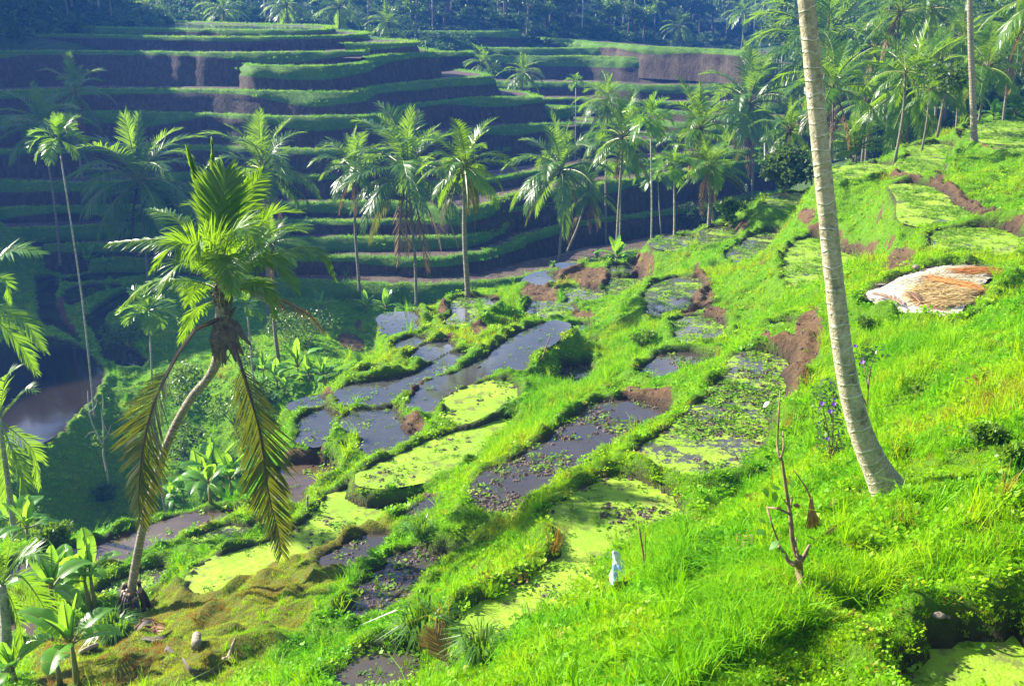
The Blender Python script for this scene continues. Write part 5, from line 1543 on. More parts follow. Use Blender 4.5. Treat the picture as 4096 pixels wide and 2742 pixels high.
FG_ = "coconut palms in the forest at the right"
for i, (lab, cx_, cy_, bx_, by_, fl_, Y_) in enumerate([
 ("pale coconut palm highest in the forest left of the slim right trunk", 2059, 30, 2060, 190, 88, 84), ("second pale coconut palm high in the forest left of the slim trunk", 2130, 24, 2128, 180, 80, 90),
 ("coconut palm just left of the slim right trunk", 2200, 92, 2202, 210, 92, 80), ("coconut palm just right of the slim right trunk", 2258, 158, 2262, 260, 96, 66),
 ("coconut palm high between the slim trunk and the right edge", 2318, 92, 2320, 230, 96, 72), ("coconut palm behind the wide dark crown on the ridge", 2150, 150, 2150, 260, 86, 78),
 ("sunlit coconut palm in the forest right of the biggest crown", 2000, 110, 2000, 260, 78, 86), ("coconut palm half hidden in the forest under the biggest crown", 1985, 235, 1985, 330, 78, 72),
 ("blue-hazed coconut palm left of the tall palm with coconuts", 1555, 62, 1560, 200, 40, 190), ("blue-hazed thin palm high above the tall palm with coconuts", 1700, 30, 1690, 170, 40, 200)]):
    palm(lab, (cx_, cy_), (bx_, by_), fl_, Y=Y_, seed=400 + i, n=17, group=FG_, nuts=False, kind="mid" if Y_ < 100 else "far", dry=0)

# ------------------------------------------------------------------ the small palms at the left edge
EG = "small palms at the left edge"
for lab, c_, b_, Y_, ways, knd in [
 ("small palm at the lower left corner with a long drooping frond", (4, 1338), (6, 1560), None, [((30, 1290), (75, 1265), (112, 1290)), ((40, 1310), (90, 1370), (130, 1450)), ((-40, 1290), (-90, 1300), (-130, 1380)), ((20, 1260), (30, 1230), (60, 1225)), ((-20, 1260), (-40, 1225), (-70, 1230)), ((25, 1370), (45, 1430), (50, 1480))], 0),
 ("small palm at the left edge with drooping dark fronds above the banana plant", (-2, 960), (16, 1200), 30, [((30, 920), (60, 890), (82, 895)), ((30, 985), (75, 1030), (92, 1110)), ((20, 1010), (50, 1080), (60, 1160)), ((-30, 910), (-80, 920), (-110, 990)), ((5, 900), (15, 860), (40, 840)), ((10, 1020), (15, 1090), (10, 1150))], 1),
 ("palm leaning in at the left edge with big sunlit fronds", (-70, 680), (-120, 1150), 26, [((-20, 600), (40, 572), (92, 580)), ((-30, 640), (10, 640), (26, 690)), ((-20, 700), (50, 730), (100, 800)), ((-20, 720), (40, 780), (82, 850)), ((-120, 620), (-180, 620), (-230, 690)), ((-70, 600), (-60, 540), (-40, 500))], 0)]:
    if Y_ is None: b = hit(*src(0, *b_))
    else:
        q = at(*src(0, *b_), Y_ * K); b = drop(q.x, q.y)
    root = thing("young_palm", lab, "palm tree", b, 0, EG)
    c = at(*src(0, *c_), b.y) - b
    link("trunk", trunk_mesh("young_trunk", spline([Vector((0, 0, -.3)), c * .5 + Vector((.1, 0, 0)), c], 10), list(np.linspace(.16, .10, 10)), [M_TRUNK_GREY], 9), root)
    for k, wy in enumerate(ways):
        dy = (-.6, .5, -.2, .3, -.5, .2)[k]
        path = spline([c] + [at(*src(0, *p), b.y + dy * (j + 1) / 3 * 1.6) - b for j, p in enumerate(wy)], 14)
        link("frond", frond_mesh("young_frond", path, (.2, 1, .2), [M_ARECA if knd == 0 else M_FROND, M_SHAFT], n=34, ll=.26, w=.014, hang=.35, seed=500 + k + knd * 9, detail=2, rw=.008, vee=.25), root)

# ------------------------------------------------------------------ banana plants
M_BAN = leaf_mat("banana_leaf", (0.06, 0.19, 0.014), (0.12, 0.31, 0.03), (0.32, 0.60, 0.03), 0.45, 0.35, 0.5)
M_BSTEM = simple("banana_stem", (0.10, 0.12, 0.03), (0.22, 0.19, 0.07), 5, .6)


def banana_leaf(e0, droop, w, seed, tears=True):
    rr = random.Random(seed); n = 15
    P = arch(e0, droop, n, 1.2, rr.uniform(-.2, .2))
    V = []; F = []; MI = []
    mb = MB(); mb.tube(P, [.016 * (1.3 - 1.1 * i / (n - 1)) for i in range(n)], 5, 1, False)
    V += mb.v; F += mb.f; MI += mb.m
    for sg in (-1, 1):
        prev = None
        for i in range(3, n):
            f = (i - 3) / (n - 4)
            ww = w * (math.sin(math.pi * min(1, f * .93 + .06)) ** .55)
            t = (P[min(i + 1, n - 1)] - P[i - 1]).normalized(); sd = Vector((0, 1, 0)); nr = sd.cross(t)
            if nr.z < 0: nr = -nr
            dz = rr.uniform(-.02, .02)
            e = P[i] + sd * sg * ww + nr * (ww * .22 + dz); mdl = P[i] + sd * sg * ww * .5 + nr * ww * .25
            o = len(V); V += [P[i], mdl, e]
            if prev is not None:
                if tears and rr.random() < .22:      # a tear: this piece hangs on its own
                    o2 = len(V); k = rr.uniform(.15, .5)
                    V += [V[prev], V[prev + 1].lerp(mdl, k * .4), V[prev + 2].lerp(e, k) + Vector((0, 0, -.03 * rr.random()))]
                    a = o2
                else: a = prev
                F += [(a, a + 1, o + 1, o), (a + 1, a + 2, o + 2, o + 1)]; MI += [0, 0]
            prev = o
    me = bpy.data.meshes.new("banana_leaf"); me.from_pydata([tuple(v) for v in V], [], F)
    me.materials.append(M_BAN); me.materials.append(M_BSTEM)
    me.polygons.foreach_set("material_index", MI); me.polygons.foreach_set("use_smooth", [True] * len(F)); me.update()
    return me


BL = [[banana_leaf(e0, dr, w_, 600 + k * 5 + v) for v in range(2)] for k, (e0, dr, w_) in enumerate([(86, 8, .14), (76, 35, .18), (62, 62, .19), (46, 80, .19), (28, 85, .17)])]
BST = [trunk_mesh("banana_stem", [Vector((0, 0, -.15)), Vector((.01, 0, .25)), Vector((0, .015, .6)), Vector((0, 0, 1))], [.085, .08, .065, .045], [M_BSTEM], 9) for _ in range(1)]


def banana(label, foot, top, seed, n=8, group=None, frac=.5):
    """foot and top of the plant on sheet 0; frac: how much of it is stem"""
    b = hit(*src(0, *foot))
    if b is None: return
    h = (at(*src(0, *top), b.y) - b).z
    root = thing("banana_plant", label, "banana plant", b, 0, group)
    rr = random.Random(seed)
    s = link("stem", BST[0], root); sh = max(.12, h * frac); s.scale = (max(.9, sh * .7), max(.9, sh * .7), sh); s.rotation_euler = (rr.uniform(-.06, .06), rr.uniform(-.06, .06), 0)
    az = rr.uniform(0, 6.28); ll = h * (1 - frac) * 1.25
    for i in range(n):
        k = min(4, int(i / n * 5.2)); az += 2.2 + rr.uniform(-.5, .5)
        o = link("leaf", rr.choice(BL[k]), root)
        o.location = (0, 0, sh * .97); o.rotation_euler = (rr.uniform(-.1, .1), rr.uniform(-.1, .1), az)
        q = ll * rr.uniform(.8, 1.08) * (1.0 if k else .95); o.scale = (q, q * 1.1, q)


def c2p(c, u, v):
    x, y = src(c, u, v); return (x / 1.749, y / 1.749)


B1, B2, B3 = "banana plants beside the leaning palm", "banana plants behind the leaning trunk", "banana plants on the gully edge"
for lab, foot, top, n, g, fr in [
 ("tall banana plant with torn leaves, leftmost of the three left of the leaning trunk", c2p(7, 392, 1190), c2p(7, 330, 640), 8, B1, .52),
 ("tall banana plant between two others left of the leaning trunk", c2p(7, 458, 1040), c2p(7, 440, 640), 7, B1, .42),
 ("tall banana plant nearest the leaning trunk, with a big bent leaf", c2p(7, 632, 1050), c2p(7, 600, 590), 7, B1, .5),
 ("thin banana plant standing behind the one nearest the leaning trunk", c2p(7, 596, 1070), c2p(7, 560, 720), 5, B1, .6),
 ("small banana plant with upright paddle leaves in front of the leaning trunk's foot", c2p(7, 512, 1545), c2p(7, 480, 1010), 7, B1, .48),
 ("banana sucker with one bent leaf at the bottom edge", c2p(7, 402, 1560), c2p(7, 380, 1330), 3, B1, .6),
 ("banana plant in the lower left corner with a long slanting leaf", c2p(7, 100, 1560), c2p(7, 130, 1240), 7, B1, .3),
 ("wide dusty green banana plant on the shaded slope at the left edge", c2p(7, 110, 610), c2p(7, 150, 290), 9, B3, .35),
 ("banana plant right of the wide one on the shaded slope", c2p(7, 190, 600), c2p(7, 230, 330), 7, B3, .3),
 ("small light banana plant right of the leaning trunk, lowest of its row", c2p(7, 1160, 372), c2p(7, 1140, 200), 5, B2, .35),
 ("banana plant second in the row right of the leaning trunk", c2p(7, 1225, 352), c2p(7, 1210, 165), 7, B2, .4),
 ("tall banana plant in the middle of the row right of the leaning trunk", c2p(7, 1355, 352), c2p(7, 1330, 30), 8, B2, .42),
 ("tallest banana plant with a lit upright leaf behind the hanging frond", c2p(7, 1450, 335), c2p(7, 1500, -60), 9, B2, .42),
 ("banana plant partly behind the right hanging frond", c2p(7, 1545, 322), c2p(7, 1560, 20), 8, B2, .42),
 ("dark stemmed banana plant between the two tallest behind the fronds", c2p(7, 1405, 345), c2p(7, 1420, 60), 6, B2, .45),
 ("banana plant left end of the lit clump on the gully edge", c2p(4, 1760, 1015), c2p(4, 1760, 860), 7, B3, .25),
 ("banana plant second in the lit clump on the gully edge", c2p(4, 1850, 1090), c2p(4, 1840, 910), 7, B3, .25),
 ("banana plant with upright leaves highest in the lit clump on the gully edge", c2p(4, 1990, 1000), c2p(4, 2010, 780), 8, B3, .25),
 ("banana plant in the middle of the lit clump on the gully edge", c2p(4, 2060, 1050), c2p(4, 2060, 880), 8, B3, .25),
 ("banana plant right end of the lit clump on the gully edge", c2p(4, 2160, 1075), c2p(4, 2170, 880), 8, B3, .3),
 ("low banana plant in front of the lit clump on the gully edge", c2p(4, 1900, 1140), c2p(4, 1890, 1000), 6, B3, .25),
 ("banana plant with bright lime leaves at the rim behind the near slope", c2p(5, 1860, 252), c2p(5, 1850, 90), 8, B3, .2),
 ("low banana plant left of the bright lime one at the rim", c2p(5, 1730, 240), c2p(5, 1720, 165), 6, B3, .2),
 ("banana plant at the foot of the muddy terraces, left of two", c2p(5, 190, 582), c2p(5, 180, 450), 7, B3, .2),
 ("banana plant at the foot of the muddy terraces, right of two", c2p(5, 325, 580), c2p(5, 310, 445), 6, B3, .2),
 ("thin banana plant standing alone in the dark gully", c2p(4, 2140, 625), c2p(4, 2165, 440), 4, B3, .4),
 ("dim banana plant by the curved channel in the valley", c2p(4, 592, 305), c2p(4, 590, 130), 7, B3, .35),
 ("smaller dim banana plant by the curved channel in the valley", c2p(4, 700, 290), c2p(4, 700, 205), 5, B3, .35),
 ("large lime green banana plant right of the slim trunk at the right edge", c2p(3, 2270, 785), c2p(3, 2260, 590), 9, B3, .15),
 ("lime green banana plant at the foot of the slim trunk", c2p(3, 2130, 800), c2p(3, 2110, 650), 8, B3, .15),
 ("banana plant cut by the right edge above the ridge", c2p(3, 2345, 780), c2p(3, 2340, 560), 7, B3, .2),
 ("pale banana plant low at the rim left of the tall palm's trunk", c2p(3, 390, 1510), c2p(3, 395, 1440), 6, B3, .15)]:
    banana(lab, foot, top, hash(foot) % 9999, n, g, fr)
# ------------------------------------------------------------------ broadleaf trees, bushes and the far forest
M_LEAF = [leaf_mat("broad_leaf", (0.022, 0.060, 0.010), (0.060, 0.125, 0.012), (0.16, 0.30, 0.015), 0.28, 0.45, .4, rnd=.6),
          leaf_mat("broad_leaf_light", (0.045, 0.12, 0.012), (0.10, 0.21, 0.015), (0.25, 0.42, 0.02), 0.32, 0.45, .4, rnd=.6)]
M_BARK = simple("grey_bark", (0.09, 0.07, 0.05), (0.24, 0.20, 0.15), 6, .85, .02)
M_PALE = simple("pale_bark", (0.30, 0.28, 0.24), (0.50, 0.47, 0.42), 5, .8, .01)


def crown_mesh(name, rad, nclump, nleaf, leaf, seed, mat, hollow=.55):
    rr = np.random.default_rng(seed)
    d = rr.normal(size=(nclump, 3)); d /= np.linalg.norm(d, axis=1)[:, None]
    c = d * np.array(rad) * rr.uniform(hollow, 1.0, (nclump, 1)); c[:, 2] = np.where(c[:, 2] < -rad[2] * .55, -c[:, 2] * .5, c[:, 2])
    cr = rr.uniform(.25, .46, nclump) * min(rad[0], rad[1])
    ci = np.repeat(np.arange(nclump), nleaf); n = len(ci)
    v = rr.normal(size=(n, 3)); v /= np.linalg.norm(v, axis=1)[:, None]
    p = c[ci] + v * cr[ci][:, None] * rr.uniform(.55, 1.05, (n, 1)) * [1, 1, .75]
    ax = v * .6 + rr.normal(size=(n, 3)) * .6 + [0, 0, -.25]; ax /= np.linalg.norm(ax, axis=1)[:, None]
    sd = np.cross(ax, rr.normal(size=(n, 3))); sd /= np.linalg.norm(sd, axis=1)[:, None]
    L = leaf * rr.uniform(.7, 1.3, (n, 1))
    V = np.stack([p, p + ax * L * .5 + sd * L * .30, p + ax * L, p + ax * L * .5 - sd * L * .30], 1).reshape(-1, 3)
    return mesh_np(name, V, np.arange(4 * n).reshape(-1, 4), mats=[mat], smooth=False), c


def tree_trunk(name, h, r, clumps, seed, mat):
    rr = random.Random(seed); mb = MB()
    top = Vector((rr.uniform(-.06, .06) * h, rr.uniform(-.06, .06) * h, h))
    P_ = spline([Vector((0, 0, -.3)), top * .5 + Vector((rr.uniform(-.05, .05) * h, 0, 0)), top], 8)
    mb.tube(P_, [r * (1.25 - .75 * i / 7) for i in range(8)], 7)
    for c in clumps[:9]:
        c = Vector(c) + Vector((0, 0, h)); s = P_[rr.randint(4, 7)]
        mb.tube(spline([s, s.lerp(c, .5) + Vector((0, 0, .1 * h * rr.random())), c], 5), [r * k for k in (.45, .36, .27, .19, .08)], 5)
    return mb.mesh(name, mat)


FT = []
for k in range(5):
    hh = (5.5, 7, 8.5, 6, 9.5)[k]; rd = [(3.2, 3.2, 2.6), (2.6, 2.6, 3.2), (3.6, 3.4, 2.6), (2.4, 2.4, 2.2), (3.0, 2.8, 4.0)][k]
    cm, cl_ = crown_mesh("tree_crown", rd, 22, 44, .62, 700 + k, M_LEAF[k % 2])
    FT.append((hh, tree_trunk("tree_trunk", hh, .20, cl_, 720 + k, M_BARK), cm))
FARP = [(9.5, trunk_mesh("far_palm_trunk", spline([Vector((0, 0, -.3)), Vector((.3, .1, 5)), Vector((.1, 0, 9.5))], 7), [.2, .16, .15, .14, .13, .12, .11], [M_TRUNK_FAR], 6))]


def hit_hills(sx, sy):
    d = Vector(ray(sx, sy)).normalized(); o = Vector((0, 0, Z0)); best = None; wh = -1
    for k, bv in enumerate(BV):
        h = bv.ray_cast(o, d, 2000)
        if h[0] is not None and (best is None or h[3] < best[3]): best = h; wh = k
    return (best[0], wh) if best else (None, -1)


def forest(n, box, group, labels, palms, size, seed, bare=.06, only=2, step=20):
    rr = random.Random(seed); k = 0; tries = 0; spots = []
    while k < n and tries < n * 14:
        tries += 1
        x = rr.uniform(box[0], box[2]); y = rr.uniform(box[1], box[3])
        b, wh = hit_hills(*src(0, x, y))
        if b is None or (wh != only): continue
        if any((b - q).length < 3.2 for q in spots): continue
        spots.append(b); k += 1
        s = size * rr.uniform(.75, 1.3); az = rr.uniform(0, 6.28); u = rr.random()
        if u < palms:
            r_ = thing("coconut_palm", labels[1], "palm tree", b, az, group + ", palms")
            o = link("trunk", FARP[0][1], r_); o.scale = (s, s, s)
            put_fronds(r_, Vector((.1, 0, 9.5)) * s, 4.6 * s, "far", 13, seed + k)
        elif u < palms + bare:
            r_ = thing("bare_tree", labels[2], "tree", b, az, group + ", pale trunks")
            mb = MB(); H_ = rr.uniform(11, 16) * s
            mb.tube(spline([Vector((0, 0, -.3)), Vector((rr.uniform(-.4, .4), 0, H_ * .5)), Vector((rr.uniform(-.6, .6), 0, H_))], 7), [.17, .15, .14, .12, .11, .09, .07], 6)
            mb.build("trunk", M_PALE, r_)
            o = link("crown", FT[3][2], r_); o.location = (0, 0, H_ + .5); o.scale = (.8, .8, .8)
        else:
            hh, tm, cm = FT[rr.randrange(5)]
            r_ = thing("forest_tree", labels[0], "tree", b, az, group)
            o = link("trunk", tm, r_); o.scale = (s, s, s)
            o = link("crown", cm, r_); o.location = (0, 0, hh * s); o.scale = (s, s, s * rr.uniform(.85, 1.15))


forest(46, (140, -40, 1000, 66), "trees behind the top terrace", ("green tree in the forest edge behind the top terrace", "small palm in the forest edge behind the top terrace", "tall pale trunk in the forest edge behind the top terrace"), .2, .75, 1, .12)
forest(62, (930, -60, 1460, 96), "trees on the far slope above the stepped hill", ("hazy tree on the far slope above the stepped hill", "hazy palm on the far slope above the stepped hill", "tall pale bare trunk on the far slope above the stepped hill"), .22, 1.0, 2, .14)
forest(90, (1380, -60, 1870, 330), "trees in the blue valley", ("blue-hazed tree in the valley behind the big trunk", "blue-hazed palm in the valley behind the big trunk", "thin pale trunk in the blue valley behind the big trunk"), .22, 1.05, 3, .10)
forest(80, (1840, -30, 2420, 330), "trees in the forest at the right", ("bright green tree in the forest at the upper right", "palm among the trees of the forest at the upper right", "thin pale trunk in the forest at the upper right"), .38, .75, 4, .08)
forest(24, (1640, 240, 2150, 380), "trees below the ridge", ("green tree in the hollow below the ridge", "palm in the hollow below the ridge", "thin pale trunk in the hollow below the ridge"), .25, .5, 5, .1, only=0)
forest(14, (-60, -60, 140, 40), "trees on the left hill", ("dark tree on the tall hill at the upper left corner", "palm on the tall hill at the upper left corner", "pale trunk on the tall hill at the upper left corner"), .1, .8, 6)

# undergrowth: uncountable leafy mass on the hills
UP = []
rr = np.random.default_rng(5)
for (x0, y0, x1, y1, n, w_) in ((-60, -60, 1000, 80, 1500, 2), (930, -60, 1870, 330, 3200, 2), (1840, -40, 2420, 350, 2600, 2)):
    for x, y in zip(rr.uniform(x0, x1, n), rr.uniform(y0, y1, n)):
        b, wh = hit_hills(*src(0, x, y))
        if b is not None and wh == w_: UP.append(b)
n_ = len(UP); UP = np.array([tuple(p) for p in UP])
M_UNDER = inst_leaf("undergrowth_leaf", [(0.0, (0.02, 0.06, 0.010)), (0.5, (0.05, 0.125, 0.012)), (1.0, (0.10, 0.20, 0.015))], .28)
us = []
for k in range(3):
    cm, _c = crown_mesh("undergrowth", (1.5, 1.5, 1.1), 10, 32, .5, 760 + k, M_UNDER); us.append(bpy.data.objects.new("undergrowth", cm))
scatter("undergrowth", "dense leafy undergrowth covering the forested hills", "undergrowth", us, UP, np.stack([np.zeros(n_), np.zeros(n_), RNG.uniform(0, 6.28, n_)], -1),
        RNG.uniform(.5, 1.25, n_), np.clip(RNG.normal(.5, .25, n_), 0, 1), RNG.integers(0, 3, n_))


def bush(name, label, foot, wpx, hpx, seed, mat, leaf=.16, nc=20, nl=60, cat="bush", group=None, stems=5):
    b = hit(*src(0, *foot))
    sc = 1.749 / FPX * math.hypot(b.y, b.z - Z0)
    w_, h_ = wpx * sc / 2, hpx * sc / 2
    root = thing(name, label, cat, b, 0, group)
    cm, cl_ = crown_mesh(name + "_leaves", (w_, w_ * .8, h_), nc, nl, leaf, seed, mat, .3)
    o = link("foliage", cm, root); o.location = (0, 0, h_ * .95)
    mb = MB()
    for c in cl_[:stems]:
        mb.tube(spline([Vector((0, 0, -.1)), Vector(c) * .4 + Vector((0, 0, h_ * .5)), Vector(c) + Vector((0, 0, h_ * .95))], 5), [.035, .03, .025, .018, .008], 5)
    mb.build("stems", M_BARK, root)
    return root


bush("leafy_bush", "dark glossy leafy bush behind the rim left of the big bare trunk", (1792, 440), 130, 125, 1, M_LEAF[0], .32, 34, 70)
bush("leafy_bush", "light green bush low at the rim, left of the dark glossy bush", (1668, 512), 62, 60, 2, M_LEAF[1], .25)
bush("leafy_bush", "dark bush right behind the brightest areca palms", (1580, 520), 90, 60, 3, M_LEAF[0], .25)
bush("leafy_bush", "feathery light green bush behind the bend of the leaning trunk", c2p(4, 1240, 1240), 150, 130, 4, M_LEAF[1], .26, 26, 60)
bush("leafy_bush", "shaded bush in the gully between the leaning trunk and the hanging frond", c2p(7, 1300, 120), 120, 130, 5, M_LEAF[0], .24)
bush("leafy_bush", "round green bush in the gully under the short areca palm", c2p(4, 860, 840), 110, 80, 6, M_LEAF[0], .24)
bush("leafy_bush", "broad green bush in the gully left of the lit banana clump", c2p(4, 1700, 980), 100, 90, 7, M_LEAF[1], .22)
bush("leafy_bush", "mossy green bush on the gully bank right of the thin banana plant", c2p(4, 2050, 800), 150, 90, 8, M_LEAF[0], .2, 24, 60)
bush("leafy_bush", "low bush on the gully bank below the muddy terraces", c2p(4, 1900, 760), 110, 70, 9, M_LEAF[0], .2)
bush("leafy_bush", "dark bush at the foot of the pond bank, under the hanging frond", c2p(7, 700, 340), 60, 50, 10, M_LEAF[0], .16)
bush("leafy_bush", "small bush beside the wide banana plant at the left edge", c2p(7, 370, 590), 70, 45, 11, M_LEAF[1], .14)
bush("leafy_bush", "dense green bush between the two rows of banana plants", c2p(4, 1560, 1330), 120, 110, 12, M_LEAF[1], .2)
bush("leafy_bush", "bush in the gully behind the right hanging frond", c2p(4, 1700, 1250), 110, 100, 13, M_LEAF[0], .2)
bush("fern", "dark green fern clump over a hollow in the grassy slope", c2p(5, 2040, 830), 62, 48, 14, M_LEAF[1], .14, 14, 50, "fern")
bush("leafy_bush", "small green shrub at the right edge of the grass bank", c2p(9, 2290, 110), 70, 60, 15, M_LEAF[1], .10, 16, 50)
bush("leafy_bush", "dark green shrub in the grass right of the trunk's shadow", c2p(6, 2080, 1440), 84, 40, 16, M_LEAF[1], .09, 14, 40)
bush("leafy_bush", "leafy weeds on the bank below the straw mat", c2p(6, 1280, 680), 64, 26, 17, M_LEAF[1], .07, 18, 50)
bush("leafy_bush", "leafy green shrub in the hollow under the biggest palm", (1960, 372), 120, 66, 18, M_LEAF[1], .3)
bush("leafy_bush", "bright bush left of the large lime banana plant at the right", c2p(3, 1960, 790), 80, 70, 19, M_LEAF[1], .26)
bush("leafy_bush", "light green bush at the end of the ridge path", c2p(3, 1620, 930), 110, 60, 20, M_LEAF[1], .26)

# ------------------------------------------------------------------ haze: the valley's morning air
hz = bpy.data.materials.new("valley_air"); hz.use_nodes = True
t = hz.node_tree; t.nodes.remove(t.nodes["Principled BSDF"])
pv = t.nodes.new("ShaderNodeVolumePrincipled")
pv.inputs["Color"].default_value = (0.08, 0.29, 1.0, 1)
pv.inputs["Density"].default_value = 0.00054
pv.inputs["Anisotropy"].default_value = 0.25
t.links.new(pv.outputs[0], t.nodes["Material Output"].inputs["Volume"])
zlo = min(float(FZ.min()), float(Z.min())) - 1.0; zhi = max(float(FZ.max()) + 26, Z0 + 30)
x0_, x1_, y0_, y1_ = -200, 200, -30, 640
V = [(x, y, z) for z in (zlo, zhi) for y in (y0_, y1_) for x in (x0_, x1_)]
me = bpy.data.meshes.new("haze"); me.from_pydata(V, [], [(0, 2, 3, 1), (4, 5, 7, 6), (0, 1, 5, 4), (2, 6, 7, 3), (0, 4, 6, 2), (1, 3, 7, 5)])
me.materials.append(hz); me.update()
tag(link("haze", me), "bluish morning haze lying in the valley", "haze", kind="stuff")
# ------------------------------------------------------------------ small things
M_WOOD = simple("weathered_wood", (0.16, 0.12, 0.08), (0.36, 0.30, 0.22), 10, .8, .01)
M_TWIG = simple("brown_twig", (0.12, 0.06, 0.03), (0.27, 0.15, 0.08), 12, .7, .005)
M_STONE = simple("stone", (0.12, 0.095, 0.07), (0.27, 0.22, 0.16), 6, .85, .02)


def upx(p):            # metres per survey bearing at p
    q = p - Vector((0, 0, Z0)); return (q.y * cp - q.z * sp) / FPX


def on_plane(base, c, u, v, dy=0.0):
    return at(*src(c, u, v), base.y + dy) - base


# pruned shrub, lower right
M_SHRUB = simple("shrub_bark", (0.10, 0.065, 0.035), (0.30, 0.20, 0.11), 12, .8, .01)
b = hit(*src(9, 828, 985)); root = thing("bare_shrub", "leafless pruned shrub with forked brown stems in the bright grass", "shrub", b)
mb = MB(); k = upx(b) / 1.668
for way, r0, r1 in [([(825, 1010), (845, 900), (835, 790), (835, 715)], 24, 27), ([(835, 740), (805, 650), (785, 550), (778, 440), (768, 380), (745, 240), (725, 90), (712, 40)], 19, 8),
                    ([(715, 60), (695, 20), (690, -60), (700, -250), (708, -400)], 10, 4), ([(715, 50), (730, -20), (728, -130)], 8, 6), ([(820, 760), (770, 740), (735, 680), (700, 640)], 20, 9),
                    ([(705, 650), (690, 590), (650, 480), (620, 380)], 8, 5), ([(620, 378), (690, 385), (770, 420)], 7, 8), ([(845, 740), (875, 690), (895, 645), (910, 625)], 18, 8),
                    ([(780, 380), (785, 320), (783, 305)], 7, 6), ([(830, 720), (815, 640), (812, 580)], 9, 5), ([(770, 380), (745, 345), (712, 300)], 6, 2)]:
    P_ = spline([on_plane(b, 9, u, v, .12 * math.sin(u * .05 + v * .02)) for u, v in way], 9)
    mb.tube(P_, [k * (r0 + (r1 - r0) * i / 8) for i in range(9)], 8, 0, True, .10)
mb.build("stems", M_SHRUB, root)
for i, (u, v) in enumerate(((790, 195), (565, 520), (590, 525), (720, 640), (735, 675), (650, 250), (670, 270), (640, 650), (700, 600), (640, -330), (660, -310), (560, 450), (600, 245))):
    rr = random.Random(i); mb = MB(); p0 = on_plane(b, 9, u, v, rr.uniform(-.12, .12)); l = k * rr.uniform(34, 75)
    d = Vector((rr.uniform(-1, 1), rr.uniform(-1, .2), rr.uniform(-.5, .3))).normalized(); sd = d.cross(Vector((rr.uniform(-.3, .3), -.4, 1))).normalized()
    mb.strip([p0 + d * l * f + Vector((0, 0, -.3 * l * f * f)) for f in (0, .25, .5, .75, 1)], sd, [l * w_ for w_ in (.02, .25, .32, .22, .01)])
    mb.build("leaf", M_BAN, root)
for u, v, l, cl_ in ((700, 375, 30, M_FROND_Y), (815, 360, 42, M_TWIG), (1405, 290, 36, M_FROND_Y)):
    if u > 1000: continue
    mb = MB(); p0 = on_plane(b, 9, u, v, -.1); mb.strip([p0 + Vector((k * l * f, -.02, -k * l * f * .2)) for f in (-.5, 0, .5)], Vector((0, .2, 1)).normalized(), [k * 4, k * l * .4, k * 8]); mb.build("leaf", cl_, root)


def dead_frond(label, c, way, lift, n=30, ll=.35, w=.010, mats=None, seed=1, side=(1, 0, 0), group="dead palm fronds lying about", ang=(40, 16), hang=.05, skip=.1, plane=False):
    pts = []
    for i, ((u, v), h) in enumerate(zip(way, lift)):
        if plane and i:
            pts.append(at(*src(c, u, v), pts[0].y + .06 * i)); continue
        q = hit(*src(c, u, v)); pts.append(q + Vector((0, 0, h)))
    b = pts[0].copy()
    root = thing("dead_frond", label, "palm frond", b, 0, group)
    link("leaflets", frond_mesh("fallen_frond", spline([p - b for p in pts], 12), side, mats or [M_FROND_DRY, M_TWIG], n=n, ll=ll, w=w, ang=ang, hang=hang, vee=.25, seed=seed, rw=.012, start=.1, skip=skip), root)
    return root


dead_frond("big dried reddish palm frond standing out of the muddy pool at the bottom", 8, [(735, 1450), (715, 1380), (670, 1280), (640, 1195)], (.05, .22, .32, .30), 44, .75, .024, mats=[M_FROND_DRY, M_HUSK], seed=3, plane=True, side=(1, .1, .0), ang=(46, 22))
b = hit(*src(9, 935, 575)); root = thing("dead_frond", "rusty dry frond with hanging ribs behind the pruned shrub", "palm frond", b, 0, "dead palm fronds lying about"); k = upx(b) / 1.668; rr = random.Random(4)
mb = MB(); mb.tube(spline([on_plane(b, 9, 795, 125), on_plane(b, 9, 870, 230), on_plane(b, 9, 915, 330), on_plane(b, 9, 935, 420)], 9), [k * r for r in (3, 4, 5, 6, 7, 7, 7, 6, 5)], 6); mb.build("midrib", M_TWIG, root)
mb = MB()
for i in range(15):
    u = 872 + i * 9.5 + rr.uniform(-5, 5); v = 560 - max(0, i - 8) * 11 + rr.uniform(-25, 15)
    mb.strip(spline([on_plane(b, 9, 912 + rr.uniform(-8, 10), 322 + rr.uniform(-20, 30), rr.uniform(-.05, .05)), on_plane(b, 9, 912 * .55 + u * .45, 440, -.08), on_plane(b, 9, u, v, rr.uniform(-.06, .06))], 6), Vector((1, rr.uniform(-.6, .6), 0)).normalized(), [k * w_ for w_ in (3, 5, 5.5, 5, 4, 1.5)])
mb.build("leaflets", simple("rusty_leaflet", (0.20, 0.075, 0.03), (0.36, 0.17, 0.08), 9, .6), root)
dead_frond("grey-brown dry frond leaning right of the pruned shrub's fork", 9, [(880, 680), (960, 590), (1040, 530), (1125, 478)], (.25, .22, .18, .10), 34, .24, .009, seed=5, plane=True, ang=(26, 12))
dead_frond("small upright reddish dry frond near the foot of the big bare trunk", 9, [(1010, 440), (1030, 400), (1050, 350), (1060, 320)], (.05, .2, .34, .42), 12, .5, .012, seed=6, plane=True, ang=(26, 12))
dead_frond("dead frond half sunk in the bank by the narrow ditch", 8, [(370, 1090), (460, 1040), (560, 1010), (640, 990)], (.05, .12, .12, .06), 30, .22, .009, seed=7, plane=True, ang=(30, 14), mats=[M_FROND_Y, M_TWIG])
dead_frond("curled dark dead frond at the foot of the leaning palm", 7, [(900, 1200), (990, 1165), (1045, 1210), (1060, 1290)], (.08, .25, .2, .04), 14, .18, .02, seed=8)
